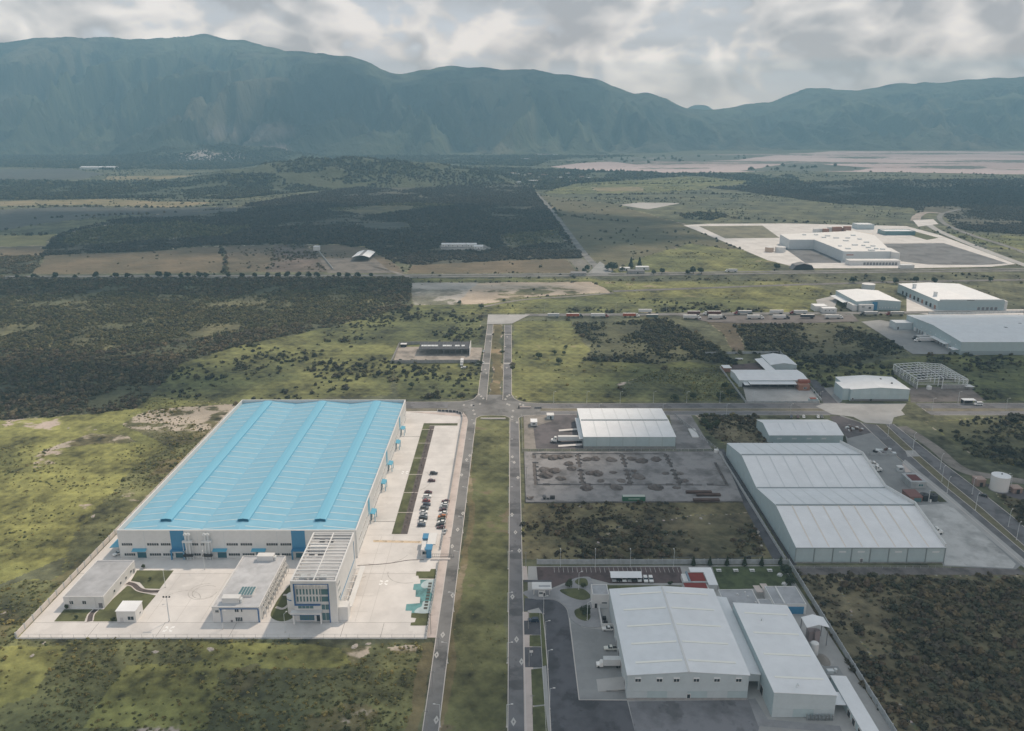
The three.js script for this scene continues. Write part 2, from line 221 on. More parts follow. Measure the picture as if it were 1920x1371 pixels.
const cover = [
  // far plain
  [LAKE, [[159.4,-3625],[296.3,-3935.7],[585.6,-4246.9],[1085.1,-4816.7],[1729.3,-5121.5],[2032.6,-5421.1],[3252.2,-5421.1],[4539.5,-5421.1],[2666.4,-3160.1],[1870.5,-3160.1],[1603.1,-3223.8],[1141,-3359.2],[869.5,-3290.1],[482.3,-3191.6],[261.6,-3468.2]]],
  [MARSH, [[186.3,-4246.9],[533.4,-4482.8],[1149,-4964.5],[1639.7,-5041.8],[1117.9,-4246.9],[554.6,-3841.7],[425.9,-4246.9]]],
  [MARSH, [[899.3,-3324.3],[1141.2,-3708.7],[1341.1,-4034.3],[1391.7,-4034.3],[1429.9,-3796.3],[1514.9,-3544.9],[1352.3,-3359.2],[1129.4,-3324.3]]],
  [FARWOOD, [[-2936.7,-4889.5],[-2238.8,-5041.8],[-1101.3,-4889.5],[118.8,-4746.1],[712.9,-4746.1],[186.3,-4246.9],[92.1,-3666.4],[-1064.7,-4246.9],[-1165,-3431.1],[-1639.7,-3431.1],[-2210.8,-3666.4]]],
  [PLOUGH, [[-2200.6,-3431.1],[-1829.2,-3506.2],[-1512.3,-3160.1],[-1469.2,-2875.2],[-1833.8,-2849.5]]],
  [TANFIELD, [[-1455.8,-3039.8],[-1054.1,-3098.8],[-1034,-2928.1],[-1384.4,-2849.5]]],
  [FARWOOD, [[-1786.8,-2774.9],[-813.1,-2681.3],[-523.9,-2434.1],[-729,-2166.4],[-1403.1,-2166.4]]],
  [TANFIELD, [[-1384.5,-2136.9],[-1099.4,-2136.9],[-825.2,-2094.1],[-731.1,-2053],[-787.3,-1962.9],[-1290.5,-1987.8]]],
  [PLOUGH, [[-1237,-1903.1],[-1000.1,-1938.5],[-653.8,-1975.3],[-659.6,-1846.7],[-862.4,-1753],[-908.6,-1650.3],[-954.6,-1455.2]]],
  [YELLOW, [[-950.3,-1448.3],[-801,-1462.1],[-747.5,-1334.4],[-871.1,-1322.7]]],
  [BROWN, [[-871.1,-1322.7],[-747.5,-1334.4],[-705,-1231.4],[-807.2,-1221.4]]],
  [WOOD, [[-807.2,-1221.4],[-705,-1231.4],[-632.5,-1080.7],[-718.4,-1080.7]]],
  [HILLSIDE, [[-878.4,-2901.4],[-969.7,-3506.2],[-922.3,-4085.4],[-674.5,-4137.9],[-368.5,-3666.4],[-117.1,-3098.8],[0,-2658.8],[-229.6,-2593.6],[-508.4,-2511.4],[-739.2,-2658.8]]],
  [FARWOOD, [[-626.9,-3841.7],[86.3,-3431.1],[676.6,-3160.1],[1034.4,-3039.8],[914.7,-2681.3],[381.3,-2511.4],[77.1,-2434.1],[67.2,-2658.8],[-114.9,-3039.8]]],
  [FIELD, [[201.6,-2658.8],[651.3,-3039.8],[805.8,-2774.9],[516.2,-2397.1],[229.3,-2259.7],[88.5,-2326.5]]],
  [TANFIELD, [[254.2,-2511.4],[384.3,-2531.4],[379.5,-2397.1],[241.1,-2379.1]]],
  [VALLEY, [[86.6,-2276.1],[516.2,-2397.1],[678.8,-2053],[880,-1814.4],[630.6,-1283.6],[414.9,-1283.6],[336.5,-1590.8],[162.1,-1814.4]]],
  [FOREST, [[572,-2511.4],[1051.1,-2774.9],[1772.6,-2928.1],[2289.6,-2928.1],[1028.9,-1283.6],[887.8,-1469.2],[811.9,-1543],[948.7,-1835.8],[749.6,-1835.8],[766.9,-2080.3],[678.3,-2326.5]]],
  [VALLEY, [[696.6,-2108.2],[932.7,-1926.6],[811.5,-1624.3],[690,-1582.6],[353.7,-1624.3],[371.6,-1763]]],
  [FARWOOD, [[366.4,-1793.5],[433.3,-1835.8],[464.3,-1773],[407.8,-1677.1],[357.9,-1695.5]]],
  [FIELD, [[765,-1469.2],[886.3,-1434.7],[1095.5,-1370.4],[951.9,-1183.1],[787.7,-1241.5]]],
  // dark wood behind the highway
  [FOREST, [[-705,-1231.4],[-747.5,-1334.4],[-800.9,-1469.2],[-822,-1668.1],[-662.7,-1926.6],[-496.9,-2452.9],[-227.7,-2774.9],[67.2,-2658.8],[74.5,-2259.7],[112,-1283.6],[103.7,-1211.6],[-23,-1183.1],[-141.6,-1146.9],[-291.6,-1328.5],[-384.8,-1340.2],[-474.3,-1311.3],[-700.5,-1236.4]]],
  [PLOUGH, [[-830.9,-1733.4],[-654.9,-1903.1],[-643.6,-1962.9],[-604.2,-1857.7],[-723.4,-1714.3]]],
  [LIGHTWOOD, [[-793.4,-1469.2],[-785.2,-1590.8],[-662.2,-1641.5],[-499.9,-1558.6],[-514.7,-1428.1],[-635.5,-1389.1],[-711.8,-1328.5]]], [LIGHTWOOD, [[-18.9,-1469.2],[78.5,-1527.6],[98.5,-1389.1],[0,-1283.6]]], [LIGHTWOOD, [[-436.6,-1903.1],[-264.5,-2080.3],[-127.3,-2000.6],[-301.1,-1814.4]]],
  [NURSERY, [[-312.1,-1624.3],[-213.5,-1668.1],[-190,-1558.6],[-274.6,-1527.6]]],
  [BROWN, [[-700.5,-1236.4],[-461.6,-1311.3],[-380.7,-1092.5],[-633.9,-1080.7]]],
  [BROWN2, [[-459.2,-1317],[-384.8,-1340.2],[-328.5,-1096.5],[-378.6,-1092.5]]],
  [PURPLE, [[-384.8,-1340.2],[-308.7,-1328.5],[-242.8,-1096.5],[-328.5,-1096.5]]],
  [BROWN2, [[-317.3,-1328.5],[-230.6,-1322.7],[-138.3,-1088.5],[-245.5,-1092.5]]],
  [BROWN, [[-141.6,-1146.9],[-23.1,-1187.7],[78.2,-1206.8],[89.7,-1092.5],[-137.8,-1084.6]]],
  [GREYPAN, [[79.5,-1201.9],[106.8,-1211.6],[110.1,-1112.9],[92.1,-1104.6]]],
  [OLIVEFIELD, [[74.5,-2259.7],[254.6,-2000.6],[336.5,-1590.8],[381,-1173.8],[340.4,-1088.5],[127.7,-1088.5],[111.2,-1283.6]]],
  [FIELD, [[170.2,-1192.4],[300.4,-1370.4],[365.1,-1283.6],[382.5,-1173.8],[340.4,-1088.5],[134.7,-1088.5]]],
  // between highway and the estate
  [WOOD, [[-703.9,-1057.6],[-132.5,-1057.6],[-109.2,-880.6],[-140.6,-816.1],[-179.1,-793.6],[-239.7,-732.6],[-279.1,-663.7],[-268.6,-585.1],[-265.1,-549.7],[-365.5,-521]]],
  [OPENWOOD, [[-620.3,-925.1],[-479.3,-961.5],[-332.4,-937],[-206.9,-987.2],[-133.8,-925.1],[-150,-839.8],[-214.1,-807],[-270.6,-752],[-324.4,-736.4],[-365.8,-700],[-489.6,-717.8]]],
  [SCATTER, [[-268.6,-585.1],[-279.1,-663.7],[-239.7,-732.6],[-179.1,-793.6],[-109.2,-880.6],[-30.5,-839.8],[-28,-736.4],[-100.9,-651.3],[-86.9,-580.2],[-195.7,-568.1],[-198.5,-558.8],[-263.9,-553.1]]],
  [FIELD, [[-130.2,-1050.2],[109.7,-1050.2],[126.1,-961.5],[30.4,-925.1],[-33.5,-844.7],[-108.5,-875.3]]],
  [CHALK, [[-126.8,-1021.3],[-43.7,-1028.4],[-38.2,-971],[-64.6,-891.3],[-111.3,-888.6]]],
  [PALE, [[-43.4,-1021.3],[100.8,-1028.4],[119.8,-961.5],[24.6,-937],[-35.4,-896.8],[-64.6,-891.3]]],
  [FIELD, [[101.5,-1035.5],[351.7,-1035.5],[381.9,-971],[339.7,-857.2],[22.5,-849.7],[-33.7,-849.7],[30.4,-925.1],[126.1,-961.5]]],
  [SCATTER, [[72.6,-919.3],[209.3,-937],[265.8,-896.8],[271,-854.7],[56.5,-854.7]]],
  [SCATTER, [[-100.9,-651.3],[-27,-708.8],[-25.5,-575.3],[-78.1,-572.9]]],
  [FIELD, [[2.7,-816.1],[59.8,-820.8],[67.2,-717.8],[184.3,-651.3],[166.6,-568.1],[9.7,-568.1],[-0.8,-582.6]]],
  [THICKET, [[64.6,-811.5],[101.7,-807],[158.5,-825.5],[181.9,-736.4],[188.7,-651.3],[155.2,-679.8],[120.6,-663.7],[60.8,-670],[73.7,-736.4],[59.4,-776.5]]],
  [ROUGH, [[82.5,-608.4],[127.3,-651.3],[188.7,-651.3],[166.6,-568.1],[85.2,-568.1]]],
  [BROWN2, [[201.2,-820.8],[270.4,-816.1],[226.1,-736.4],[194.8,-691.5]]],
  [THICKET, [[220.9,-802.5],[321.1,-807],[354.5,-727],[348.6,-693.2],[311.8,-683.1],[267.7,-651.3],[232.4,-693.2],[208.8,-708.8]]],
  [SCATTER, [[232.4,-693.2],[267.7,-651.3],[371.8,-693.2],[445.2,-691.5],[545.6,-683.1],[461.1,-568.1],[220.8,-568.1],[236.3,-636.4]]],
  [SCRUB, [[128.8,-536.6],[169.3,-536.6],[161.5,-485.8],[134,-483.1],[128.1,-501.4]]],
  [THICKET, [[278.3,-526.1],[354.5,-538.7],[457.9,-538.7],[322.9,-362.6],[299.5,-446],[279.9,-461.8]]],
  [SCRUB, [[265.7,-413.7],[344.8,-391.2],[322.9,-362.6],[256.5,-373.6]]],
  // south-west meadow
  [MEADOW, [[-387,-521],[-265.1,-549.7],[-265,-576.5],[-199.2,-561.1],[-191.6,-526.1],[-196.7,-360],[-238.8,-299]]],
  [ROUGH, [[-199.2,-561.1],[-189.8,-568.1],[-194,-362.6],[-194.3,-306.9],[-213.7,-368.1],[-224.6,-446],[-212.7,-487.6]]],
  [DIRT, [[-252.9,-547.5],[-234.9,-554.2],[-200,-563.4],[-196.2,-558.8],[-196.6,-504.3],[-210,-480.5],[-222.9,-487.6],[-261.1,-516],[-258.5,-534.5]]],
  [DIRT, [[-287.3,-474.4],[-273.5,-501.4],[-248.9,-496.7],[-239.7,-487.6],[-269.9,-480.5],[-285,-474.4]]],
  [DIRT, [[-211.7,-460.2],[-200.1,-463.5],[-195,-442.2],[-210.4,-434.7]]],
  [DIRT, [[-205,-320.3],[-199.6,-335.1],[-199.5,-344.7],[-196.1,-328.2],[-198.7,-315.2]]],
  [ROUGH, [[-238.8,-299],[-214,-326],[-198.6,-323.8],[-195.1,-281.8],[-223.1,-275.6]]],
  [DIRT, [[-223.1,-295.2],[-212.3,-302.9],[-203.4,-299],[-201.4,-284.2],[-214,-280.7]]],
  [ROUGH, [[-243.3,-280.7],[-32.5,-280.7],[-29.2,-201],[-202.2,-201]]],
  [MEADOW, [[-239.7,-275.6],[-174.8,-278],[-169.4,-249.2],[-202,-223.1]]],
  [MEADOW, [[-127.3,-279],[-54.3,-279],[-64.5,-267.4],[-110.7,-261.1]]],
  [MEADOW, [[-143.7,-264.2],[-108.8,-267.4],[-103.5,-230.2],[-144.6,-230.2]]],
  [DIRT, [[-105.5,-260.5],[-96.7,-267.4],[-91.6,-256.5],[-99,-249.2]]],
  [DIRT, [[-73.4,-238.2],[-60.3,-246.4],[-48.1,-240.9],[-47.8,-227.9],[-70.9,-227.9]]],
  [DIRT, [[-66.8,-279],[-54.4,-280],[-55.7,-275.3],[-60.8,-269]]],
  [DIRT, [[-46.8,-278],[-35.5,-279.3],[-33.5,-275.6],[-44.1,-273.3]]],
  // road margins
  [MEDIAN, [[-24, -180], [-1, -180], [-1, -538], [-24, -538]]],
  [VERGE, [[-24, -180], [-21, -180], [-21, -480], [-24, -480]]],
  [MEDIAN2, [[-16.4,-572.9],[-7,-572.9],[-8.5,-802.5],[-17.6,-802.5]]],
  [VERGE, [[-35, -180], [-30, -180], [-30, -281], [-35, -281]]],
  // lots east of the boulevard
  [LOT, [[6.2,-400.6],[124,-402.5],[124.9,-341.3],[5.7,-341.3]]],
  [SCATTERDARK, [[59.2,-376.5],[93.3,-385.2],[121.5,-388.2],[119.7,-344.7],[69.8,-344.7],[43.7,-357.4]]],
  [SCRUB, [[129.7,-330.1],[297.9,-330.1],[199,-201],[122,-201]]],
  [SCATTERDARK, [[146.6,-323.8],[177.4,-329.1],[228.3,-326],[293.1,-323.8],[199,-201],[134.7,-213.8],[137,-267.4]]],
];

// rasters of the land cover: near at 1 m, far at 5 m
function raster(x0, x1, zn, zf, step) {
  const W = Math.round((x1 - x0) / step), H = Math.round((zn - zf) / step), cv = document.createElement('canvas'); cv.width = W; cv.height = H;
  const c = cv.getContext('2d'); c.imageSmoothingEnabled = false; c.fillStyle = 'rgb(0,0,0)'; c.fillRect(0, 0, W, H);
  for (const [id, poly] of cover) { c.fillStyle = `rgb(${id * 6},0,0)`; c.beginPath(); poly.forEach(([x, z], i) => (i ? c.lineTo((x - x0) / step, (zn - z) / step) : c.moveTo((x - x0) / step, (zn - z) / step))); c.fill(); }
  const d = c.getImageData(0, 0, W, H).data, id = new Uint8Array(W * H);
  for (let i = 0; i < W * H; i++) id[i] = Math.round(d[i * 4] / 6);
  return (x, z) => { const i = Math.floor((x - x0) / step), j = Math.floor((zn - z) / step); return i < 0 || j < 0 || i >= W || j >= H ? -1 : id[j * W + i]; };
}
const nearId = raster(-1000, 1000, -170, -1400, 1), farId = raster(-5200, 5200, -1200, -7000, 5);
function idAt(x, z) {
  const far = z < -1300, k = far ? 26 : 7, f = far ? 0.5 : 2;
  const wx = x + (noise(x * f + 40, z * f) - 0.5) * k, wz = z + (noise(x * f, z * f + 90) - 0.5) * k * (far ? 2.5 : 1);
  let v = far ? -1 : nearId(wx, wz); if (v < 0) v = farId(wx, wz); return v < 0 ? VALLEY : Math.min(v, Z.length - 1);
}
const tmpC = [0, 0, 0];
function albedo(x, z, out) {
  const q = Z[idAt(x, z)], sx = q.streak ? 0.16 : 1.7, sz = q.streak ? 0.5 : 1.7;
  const gr = noise(x * 23.7 + 3, z * 23.7 + 8) + noise(x * 41.3, z * 41.3 + 17) - 1, n1 = noise(x * sx + 11, z * sz + 5), n2 = noise(x * 5.3, z * 5.3 + 60), n3_ = noise(x * 0.35 + 300, z * 0.35);
  const t = clamp((n1 - 0.5) * 2.0 + 0.5 + (n3_ - 0.5) * 0.8), f = 1 + q.fine * ((n2 - 0.5) * 1.5 + gr * 0.75);
  const s = q.soilAt < 2 ? smooth(q.soilAt - (q.streak ? 0 : 0.05), q.soilAt + 0.03, (q.streak ? noise(x * 0.22 + 77 + 30 * noise(x * 0.05, z * 0.05), z * 0.55 + 31) : noise(x * 2.1 + 77, z * 3.2 + 31)) * (q.streak ? 0.8 : 0.56) + (q.streak ? n2 * 0.2 : n2 * 0.26 + noise(x * 9.1, z * 12.7 + 5) * 0.18)) : 0;
  for (let k = 0; k < 3; k++) out[k] = lerp(lerp(q.b[k], q.a[k], t) * f, q.soil[k] * (1 + 0.5 * (n2 - 0.5)), s);
}
const enc = new Uint8Array(4097); for (let i = 0; i <= 4096; i++) { const v = i / 4096; enc[i] = 255 * (v <= 0.0031308 ? v * 12.92 : 1.055 * v ** (1 / 2.4) - 0.055); }
function groundSheet(name, x0, x1, zn, zf, W, H, y, bumpSize, bump) {
  const t = texFrom(W, H, (i, j, c) => { albedo(x0 + ((i + 0.5) / W) * (x1 - x0), zn - ((j + 0.5) / H) * (zn - zf), tmpC); for (let k = 0; k < 3; k++) c[k] = enc[Math.round(clamp(tmpC[k]) * 4096)]; }, true);
  t.wrapS = t.wrapT = THREE.ClampToEdgeWrapping;
  const g = new THREE.BufferGeometry();
  g.setAttribute('position', new THREE.Float32BufferAttribute([x0, y, zn, x1, y, zn, x1, y, zf, x0, y, zf], 3));
  g.setAttribute('normal', new THREE.Float32BufferAttribute([0, 1, 0, 0, 1, 0, 0, 1, 0, 0, 1, 0], 3));
  g.setAttribute('uv', new THREE.Float32BufferAttribute([0, 0, 1, 0, 1, 1, 0, 1], 2)); g.setIndex([0, 1, 2, 0, 2, 3]);
  const b = bumpTex.clone(); b.repeat.set((x1 - x0) / bumpSize, (zn - zf) / bumpSize); b.needsUpdate = true;
  return struct(name, g, new THREE.MeshStandardMaterial({ map: t, roughness: 1, bumpMap: b, bumpScale: bump }));
}
groundSheet('ground', -7200, 7200, 700, -10000, 2048, 1522, -0.9, 900, 5);
groundSheet('valley_floor', -2800, 2800, -1240, -4400, 2048, 1156, -0.6, 300, 2.2);
groundSheet('plain', -980, 980, -560, -1345, 2048, 820, -0.3, 120, 1.1);
groundSheet('meadow', -430, 430, -185, -640, 2048, 1084, 0, 60, 0.7);

// ---------------------------------------------------------------- mountains
{
  const ridge = [[-7500, 900, 6900], [-6000, 820, 6800], [-4800, 700, 6500], [-3763, 733, 6500], [-3490, 772, 6500], [-2705, 790, 6800], [-2500, 850, 7100], [-2234, 800, 7000], [-1598, 680, 6600], [-1241, 640, 6400], [-812, 519, 6500], [-509, 578, 6700], [100, 555, 6600], [495, 500, 6500], [971, 385, 6600], [1530, 262, 6900], [2242, 330, 7600], [2651, 455, 7600], [3050, 440, 7700], [3527, 500, 7800], [4449, 545, 7600], [5500, 600, 7500], [7500, 700, 7400]];
  const foot = [[-7500, 4600], [-3500, 4700], [-2400, 4650], [-1700, 4350], [-900, 4700], [0, 4900], [700, 5200], [1500, 5600], [2600, 5700], [4500, 5600], [7500, 5500]];
  const at = (tab, x, k) => { let i = 1; while (i < tab.length - 1 && tab[i][0] < x) i++; const a = tab[i - 1], b = tab[i], t = clamp((x - a[0]) / (b[0] - a[0])), s = t * t * (3 - 2 * t); return lerp(a[k], b[k], s); };
  const gully = (x, z, f) => { const w = n2(x * 0.0006, z * 0.0006) * 260; return 1 - Math.abs(n2((x + w + (z + 6000) * 0.12) * f, z * f * 0.28)); };
  function height(x, z) {
    const zr = at(ridge, x, 2), zb = at(foot, x, 1) + 160 * n2(x * 0.0016, 3), hr = at(ridge, x, 1), d = -z, t = (d - zb) / (zr - zb);
    if (t <= 0) return -4;
    const up = t < 1 ? Math.pow(t, 1.25) * (1.12 - 0.12 * t) : 1 - smooth(1, 2.0, t) * 0.8, env = Math.sin(Math.PI * clamp(t, 0, 1)) ** 0.8 * smooth(1, 0.82, t);
    const g = gully(x, z, 0.0016) ** 1.4 * 0.62 + gully(x + 900, z, 0.0041) ** 1.3 * 0.34 + gully(x, z + 400, 0.0095) * 0.15 + gully(x + 70, z + 90, 0.022) * 0.03;
    let h = hr * up + env * hr * 0.7 * (g - 0.6) + n2(x * 0.004, z * 0.004) * 10 * Math.min(1, t * 5) + n2(x * 0.016, z * 0.016) * 3 * smooth(1.05, 0.9, t);
    if (t < 1) h = Math.min(h, hr * (0.32 + 0.66 * t));
    return Math.max(h, -4);
  }
  const X0 = -7000, X1 = 7000, ZN = -4150, ZF = -9000, NX = 760, NZ = 250, pos = new Float32Array(NX * NZ * 3), uv = new Float32Array(NX * NZ * 2), col = new Float32Array(NX * NZ * 3), idx = [];
  const A = S(98, 108, 72), B = S(54, 68, 52), R = S(150, 142, 134), R2 = S(196, 180, 166), D = S(124, 116, 88);
  for (let j = 0; j < NZ; j++) for (let i = 0; i < NX; i++) {
    const o = j * NX + i, x = lerp(X0, X1, i / (NX - 1)), z = lerp(ZN, ZF, (j / (NZ - 1)) ** 1.25), h = height(x, z);
    pos[o * 3] = x; pos[o * 3 + 1] = h; pos[o * 3 + 2] = z; uv[o * 2] = x; uv[o * 2 + 1] = -z;
    const n = noise(x * 0.09, z * 0.09), m = noise(x * 0.32 + 50, z * 0.32), dryT = smooth(0.6, 0.75, noise(x * 0.16 + 9, z * 0.07)) * 0.6;
    // quarry cut in the hillside and its spoil below
    const qx = (x + 1500) / 330, qz = (h - 125) / 52, q1 = smooth(1, 0.75, Math.hypot(qx, qz) + (m - 0.5) * 0.5) * (z > -5900 ? 1 : 0);
    const q2 = smooth(1, 0.6, Math.hypot((x + 1330) / 170, (h - 30) / 26) + (m - 0.5) * 0.9) * (z > -5400 ? 1 : 0), q3 = smooth(0.66, 0.8, m) * smooth(70, 30, h) * (x < -1900 ? 1 : 0.2) * (h > 0 ? 1 : 0);
    for (let k = 0; k < 3; k++) { let v = lerp(lerp(B[k], A[k], clamp((n - 0.5) * 1.8 + 0.5)), D[k], dryT); v *= 1 + (m - 0.5) * 0.7; v = lerp(v, R[k] * (0.75 + 0.5 * m), q1 * 0.75); v = lerp(v, R2[k], Math.max(q2, q3 * 0.6)); col[o * 3 + k] = v; }
    if (i < NX - 1 && j < NZ - 1) idx.push(o, o + 1, o + NX, o + 1, o + NX + 1, o + NX);
  }
  const g = new THREE.BufferGeometry(); g.setAttribute('position', new THREE.BufferAttribute(pos, 3)); g.setAttribute('uv', new THREE.BufferAttribute(uv, 2)); g.setAttribute('color', new THREE.BufferAttribute(col, 3)); g.setIndex(idx); g.computeVertexNormals();
  struct('mountain', g, new THREE.MeshStandardMaterial({ vertexColors: true, roughness: 1, map: rep(mottle(1.4, 5), 700), bumpMap: rep(bumpTex, 420), bumpScale: 22 }));
  // blue hills far behind the saddle
  const far = (x0, x1, z, prof) => { const n = 60, P = [], I = []; for (let i = 0; i <= n; i++) { const t = i / n, x = lerp(x0, x1, t), h = Math.max(0, prof(t)) + 14 * n2(x * 0.003, 7) * Math.sin(Math.PI * t); for (const [dz, k] of [[900, 0], [0, 1], [-900, 0]]) P.push(x, h * k - 5, z + dz); if (i < n) for (let k = 0; k < 2; k++) { const a = i * 3 + k; I.push(a, a + 3, a + 1, a + 1, a + 3, a + 4); } } const f = new THREE.BufferGeometry(); f.setAttribute('position', new THREE.Float32BufferAttribute(P, 3)); f.setIndex(I); f.computeVertexNormals(); return f; };
  const fm = new THREE.MeshStandardMaterial({ color: lin(0.07, 0.09, 0.055), roughness: 1 });
  struct('far_hill', far(1650, 2560, -9700, (t) => 365 * Math.sin(Math.PI * t) ** 1.3), fm);
  struct('far_hill', far(2200, 4000, -9900, (t) => 372 * Math.sin(Math.PI * t) ** 1.1), fm);
}
// low hill in the plain and the wooded rise by the lake
function mound(name, cx, cz, rx, rz, h, seed, c1, c2) {
  const n = 90, m = 46, P = [], U = [], C = [], I = [];
  for (let j = 0; j <= m; j++) for (let i = 0; i <= n; i++) {
    const u = (i / n) * 2 - 1, v = (j / m) * 2 - 1, r = Math.hypot(u, v), x = cx + u * rx, z = cz + v * rz;
    const y = h * Math.max(0, 1 - r * r) ** 1.3 * (1 + 0.25 * n2(x * 0.006 + seed, z * 0.006)) - 1.2, k = noise(x * 0.5 + seed * 40, z * 0.5); P.push(x, y, z); U.push(x, -z);
    const pit = seed === 3 ? smooth(1, 0.5, Math.hypot((x + 1430) / 250, (z + 4120) / 120) + (k - 0.5) * 1.6) : 0;
    for (let q = 0; q < 3; q++) C.push(lerp(lerp(c1[q], c2[q], clamp((k - 0.5) * 2 + 0.5)), [0.42, 0.37, 0.34][q], pit));
    if (i < n && j < m) { const a = j * (n + 1) + i; I.push(a, a + n + 1, a + 1, a + 1, a + n + 1, a + n + 2); }
  }
  const g = new THREE.BufferGeometry(); g.setAttribute('position', new THREE.Float32BufferAttribute(P, 3)); g.setAttribute('uv', new THREE.Float32BufferAttribute(U, 2)); g.setAttribute('color', new THREE.Float32BufferAttribute(C, 3)); g.setIndex(I); g.computeVertexNormals();
  struct(name, g, new THREE.MeshStandardMaterial({ vertexColors: true, roughness: 1, bumpMap: rep(bumpTex, 160), bumpScale: 4 }));
  return (x, z) => { const u = (x - cx) / rx, v = (z - cz) / rz; return h * Math.max(0, 1 - u * u - v * v) ** 1.3 * (1 + 0.25 * n2(x * 0.006 + seed, z * 0.006)) - 1.2; };
}
const mounds = [mound('hill', -560, -2900, 620, 420, 62, 1, S(92, 100, 66), S(78, 88, 60)), mound('hill', -1480, -4330, 620, 300, 62, 3, S(84, 94, 62), S(70, 82, 56))];
const groundY = (x, z) => { let y = z > -640 && Math.abs(x) < 430 ? 0 : z > -1345 && Math.abs(x) < 980 ? -0.3 : -0.6; for (const m of mounds) y = Math.max(y, m(x, z)); return y; };

// ---------------------------------------------------------------- plants
function leafBall(seed, n, sizeL, flatTop = 0.75, trunk = 0) { // crown of many small leaf faces, radius 1, standing on y = 0
  const r = rng(seed), P = [], lobes = [];
  for (let i = 0; i < 6; i++) { const a = r() * 6.28, d = 0.15 + 0.5 * r(); lobes.push([Math.cos(a) * d, trunk + 0.35 + r() * 0.5, Math.sin(a) * d, 0.38 + 0.22 * r()]); }
  lobes.push([0, trunk + 0.6, 0, 0.55]);
  for (let i = 0; i < n; i++) {
    const L = lobes[i % lobes.length], a = r() * 6.28, c = r() * 1.7 - 0.7, s = Math.sqrt(1 - Math.min(1, c * c)), q = 0.7 + 0.35 * r(), nx = Math.cos(a) * s, ny = c, nz = Math.sin(a) * s;
    const p = new THREE.Vector3(L[0] + nx * L[3] * q, Math.max(0.05, (L[1] + ny * L[3] * q) * flatTop), L[2] + nz * L[3] * q);
    const N = new THREE.Vector3(nx + r() - 0.5, ny + 0.4 + r() - 0.5, nz + r() - 0.5).normalize(), t = new THREE.Vector3(r() - 0.5, r() - 0.5, r() - 0.5).cross(N).normalize().multiplyScalar(sizeL * (0.6 + 0.8 * r())), b = N.clone().cross(t).multiplyScalar(0.8 + 0.4 * r());
    const v = [p.clone().add(t), p.clone().addScaledVector(t, -0.3).add(b), p.clone().sub(t), p.clone().addScaledVector(t, 0.3).sub(b)];
    for (const k of [0, 1, 2, 0, 2, 3]) P.push(v[k].x, v[k].y, v[k].z);
  }
  const g = new THREE.BufferGeometry(); g.setAttribute('position', new THREE.Float32BufferAttribute(P, 3)); g.computeVertexNormals(); return g;
}
const leafMat = new THREE.MeshPhysicalMaterial({ color: 0xffffff, roughness: 0.9, transmission: 0.42, thickness: 0, side: THREE.DoubleSide, specularIntensity: 0.2 });
const shrubGeo = [1, 2, 3, 4].map((s) => leafBall(s, 46, 0.27, 0.8)), tuftGeo = [5, 6].map((s) => leafBall(s, 22, 0.3, 0.6)), crownGeo = [7, 8].map((s) => leafBall(s, 36, 0.36, 0.9));
const L = (r, g, b) => S(r, g, b).map((v) => v * 2.15);
const TONES = [[L(66, 72, 54), L(84, 88, 62), L(60, 64, 54)], [L(84, 88, 58), L(98, 98, 66), L(74, 76, 58)], [L(76, 76, 56), L(92, 86, 66), L(66, 66, 54)], [L(102, 106, 62), L(116, 114, 66), L(86, 94, 58)], [L(66, 66, 56), L(76, 74, 60), L(60, 62, 56)], [L(78, 82, 60), L(98, 94, 68), L(84, 80, 64)]];
const keepClear = []; // paved or built places: no scatter there
const inPoly = (x, z, p) => { let c = false; for (let i = 0, j = p.length - 1; i < p.length; j = i++) { const [xi, zi] = p[i], [xj, zj] = p[j]; if ((zi > z) !== (zj > z) && x < ((xj - xi) * (z - zi)) / (zj - zi) + xi) c = !c; } return c; };
const clearBoxes = []; const clear = (poly, pad = 1) => { const xs = poly.map((p) => p[0]), zs = poly.map((p) => p[1]); clearBoxes.push([Math.min(...xs) - pad, Math.max(...xs) + pad, Math.min(...zs) - pad, Math.max(...zs) + pad, poly]); };
const isClear = (x, z) => { for (const b of clearBoxes) if (x > b[0] && x < b[1] && z > b[2] && z < b[3] && inPoly(x, z, b[4])) return true; return false; };
const hedges = [[[-1339.1,-2151.6],[-1045.4,-2166.4],[-709.5,-2066.6]], [[-1217.3,-1950.6],[-999.8,-1962.9],[-777.8,-1938.5],[-631.6,-2026.5]], [[-986.4,-1714.3],[-883.2,-1773],[-737.8,-1835.8]], [[-921.4,-1462.1],[-812.3,-1469.2]], [[-1483.5,-3098.8],[-1074.5,-3160.1],[-595.6,-2774.9]], [[-1746.6,-2824.2],[-1254.5,-2799.4],[-819.8,-2704.1]], [[-1165,-3431.1],[-745.3,-3290.1],[-573,-3506.2]], [[229.3,-2259.7],[501.3,-2326.5],[735,-2227.8]], [[200,-2636.7],[491.2,-2681.3],[997.1,-2928.1]], [[192.6,-2166.4],[298.6,-2136.9],[470.8,-2181.4]], [[710.2,-3223.8],[1024.8,-3011.1],[1430.8,-3069],[1751.4,-2955.3]], [[-2207.2,-3584.5],[-1865.3,-3666.4],[-1203,-3544.9]], [[92.6,-1814.4],[153.4,-1714.3],[233.6,-1659.1]], [[-460.7,-1311.3],[-380.7,-1092.5]], [[347.4,-1814.4],[498.8,-1695.5],[588.6,-1641.5]]];
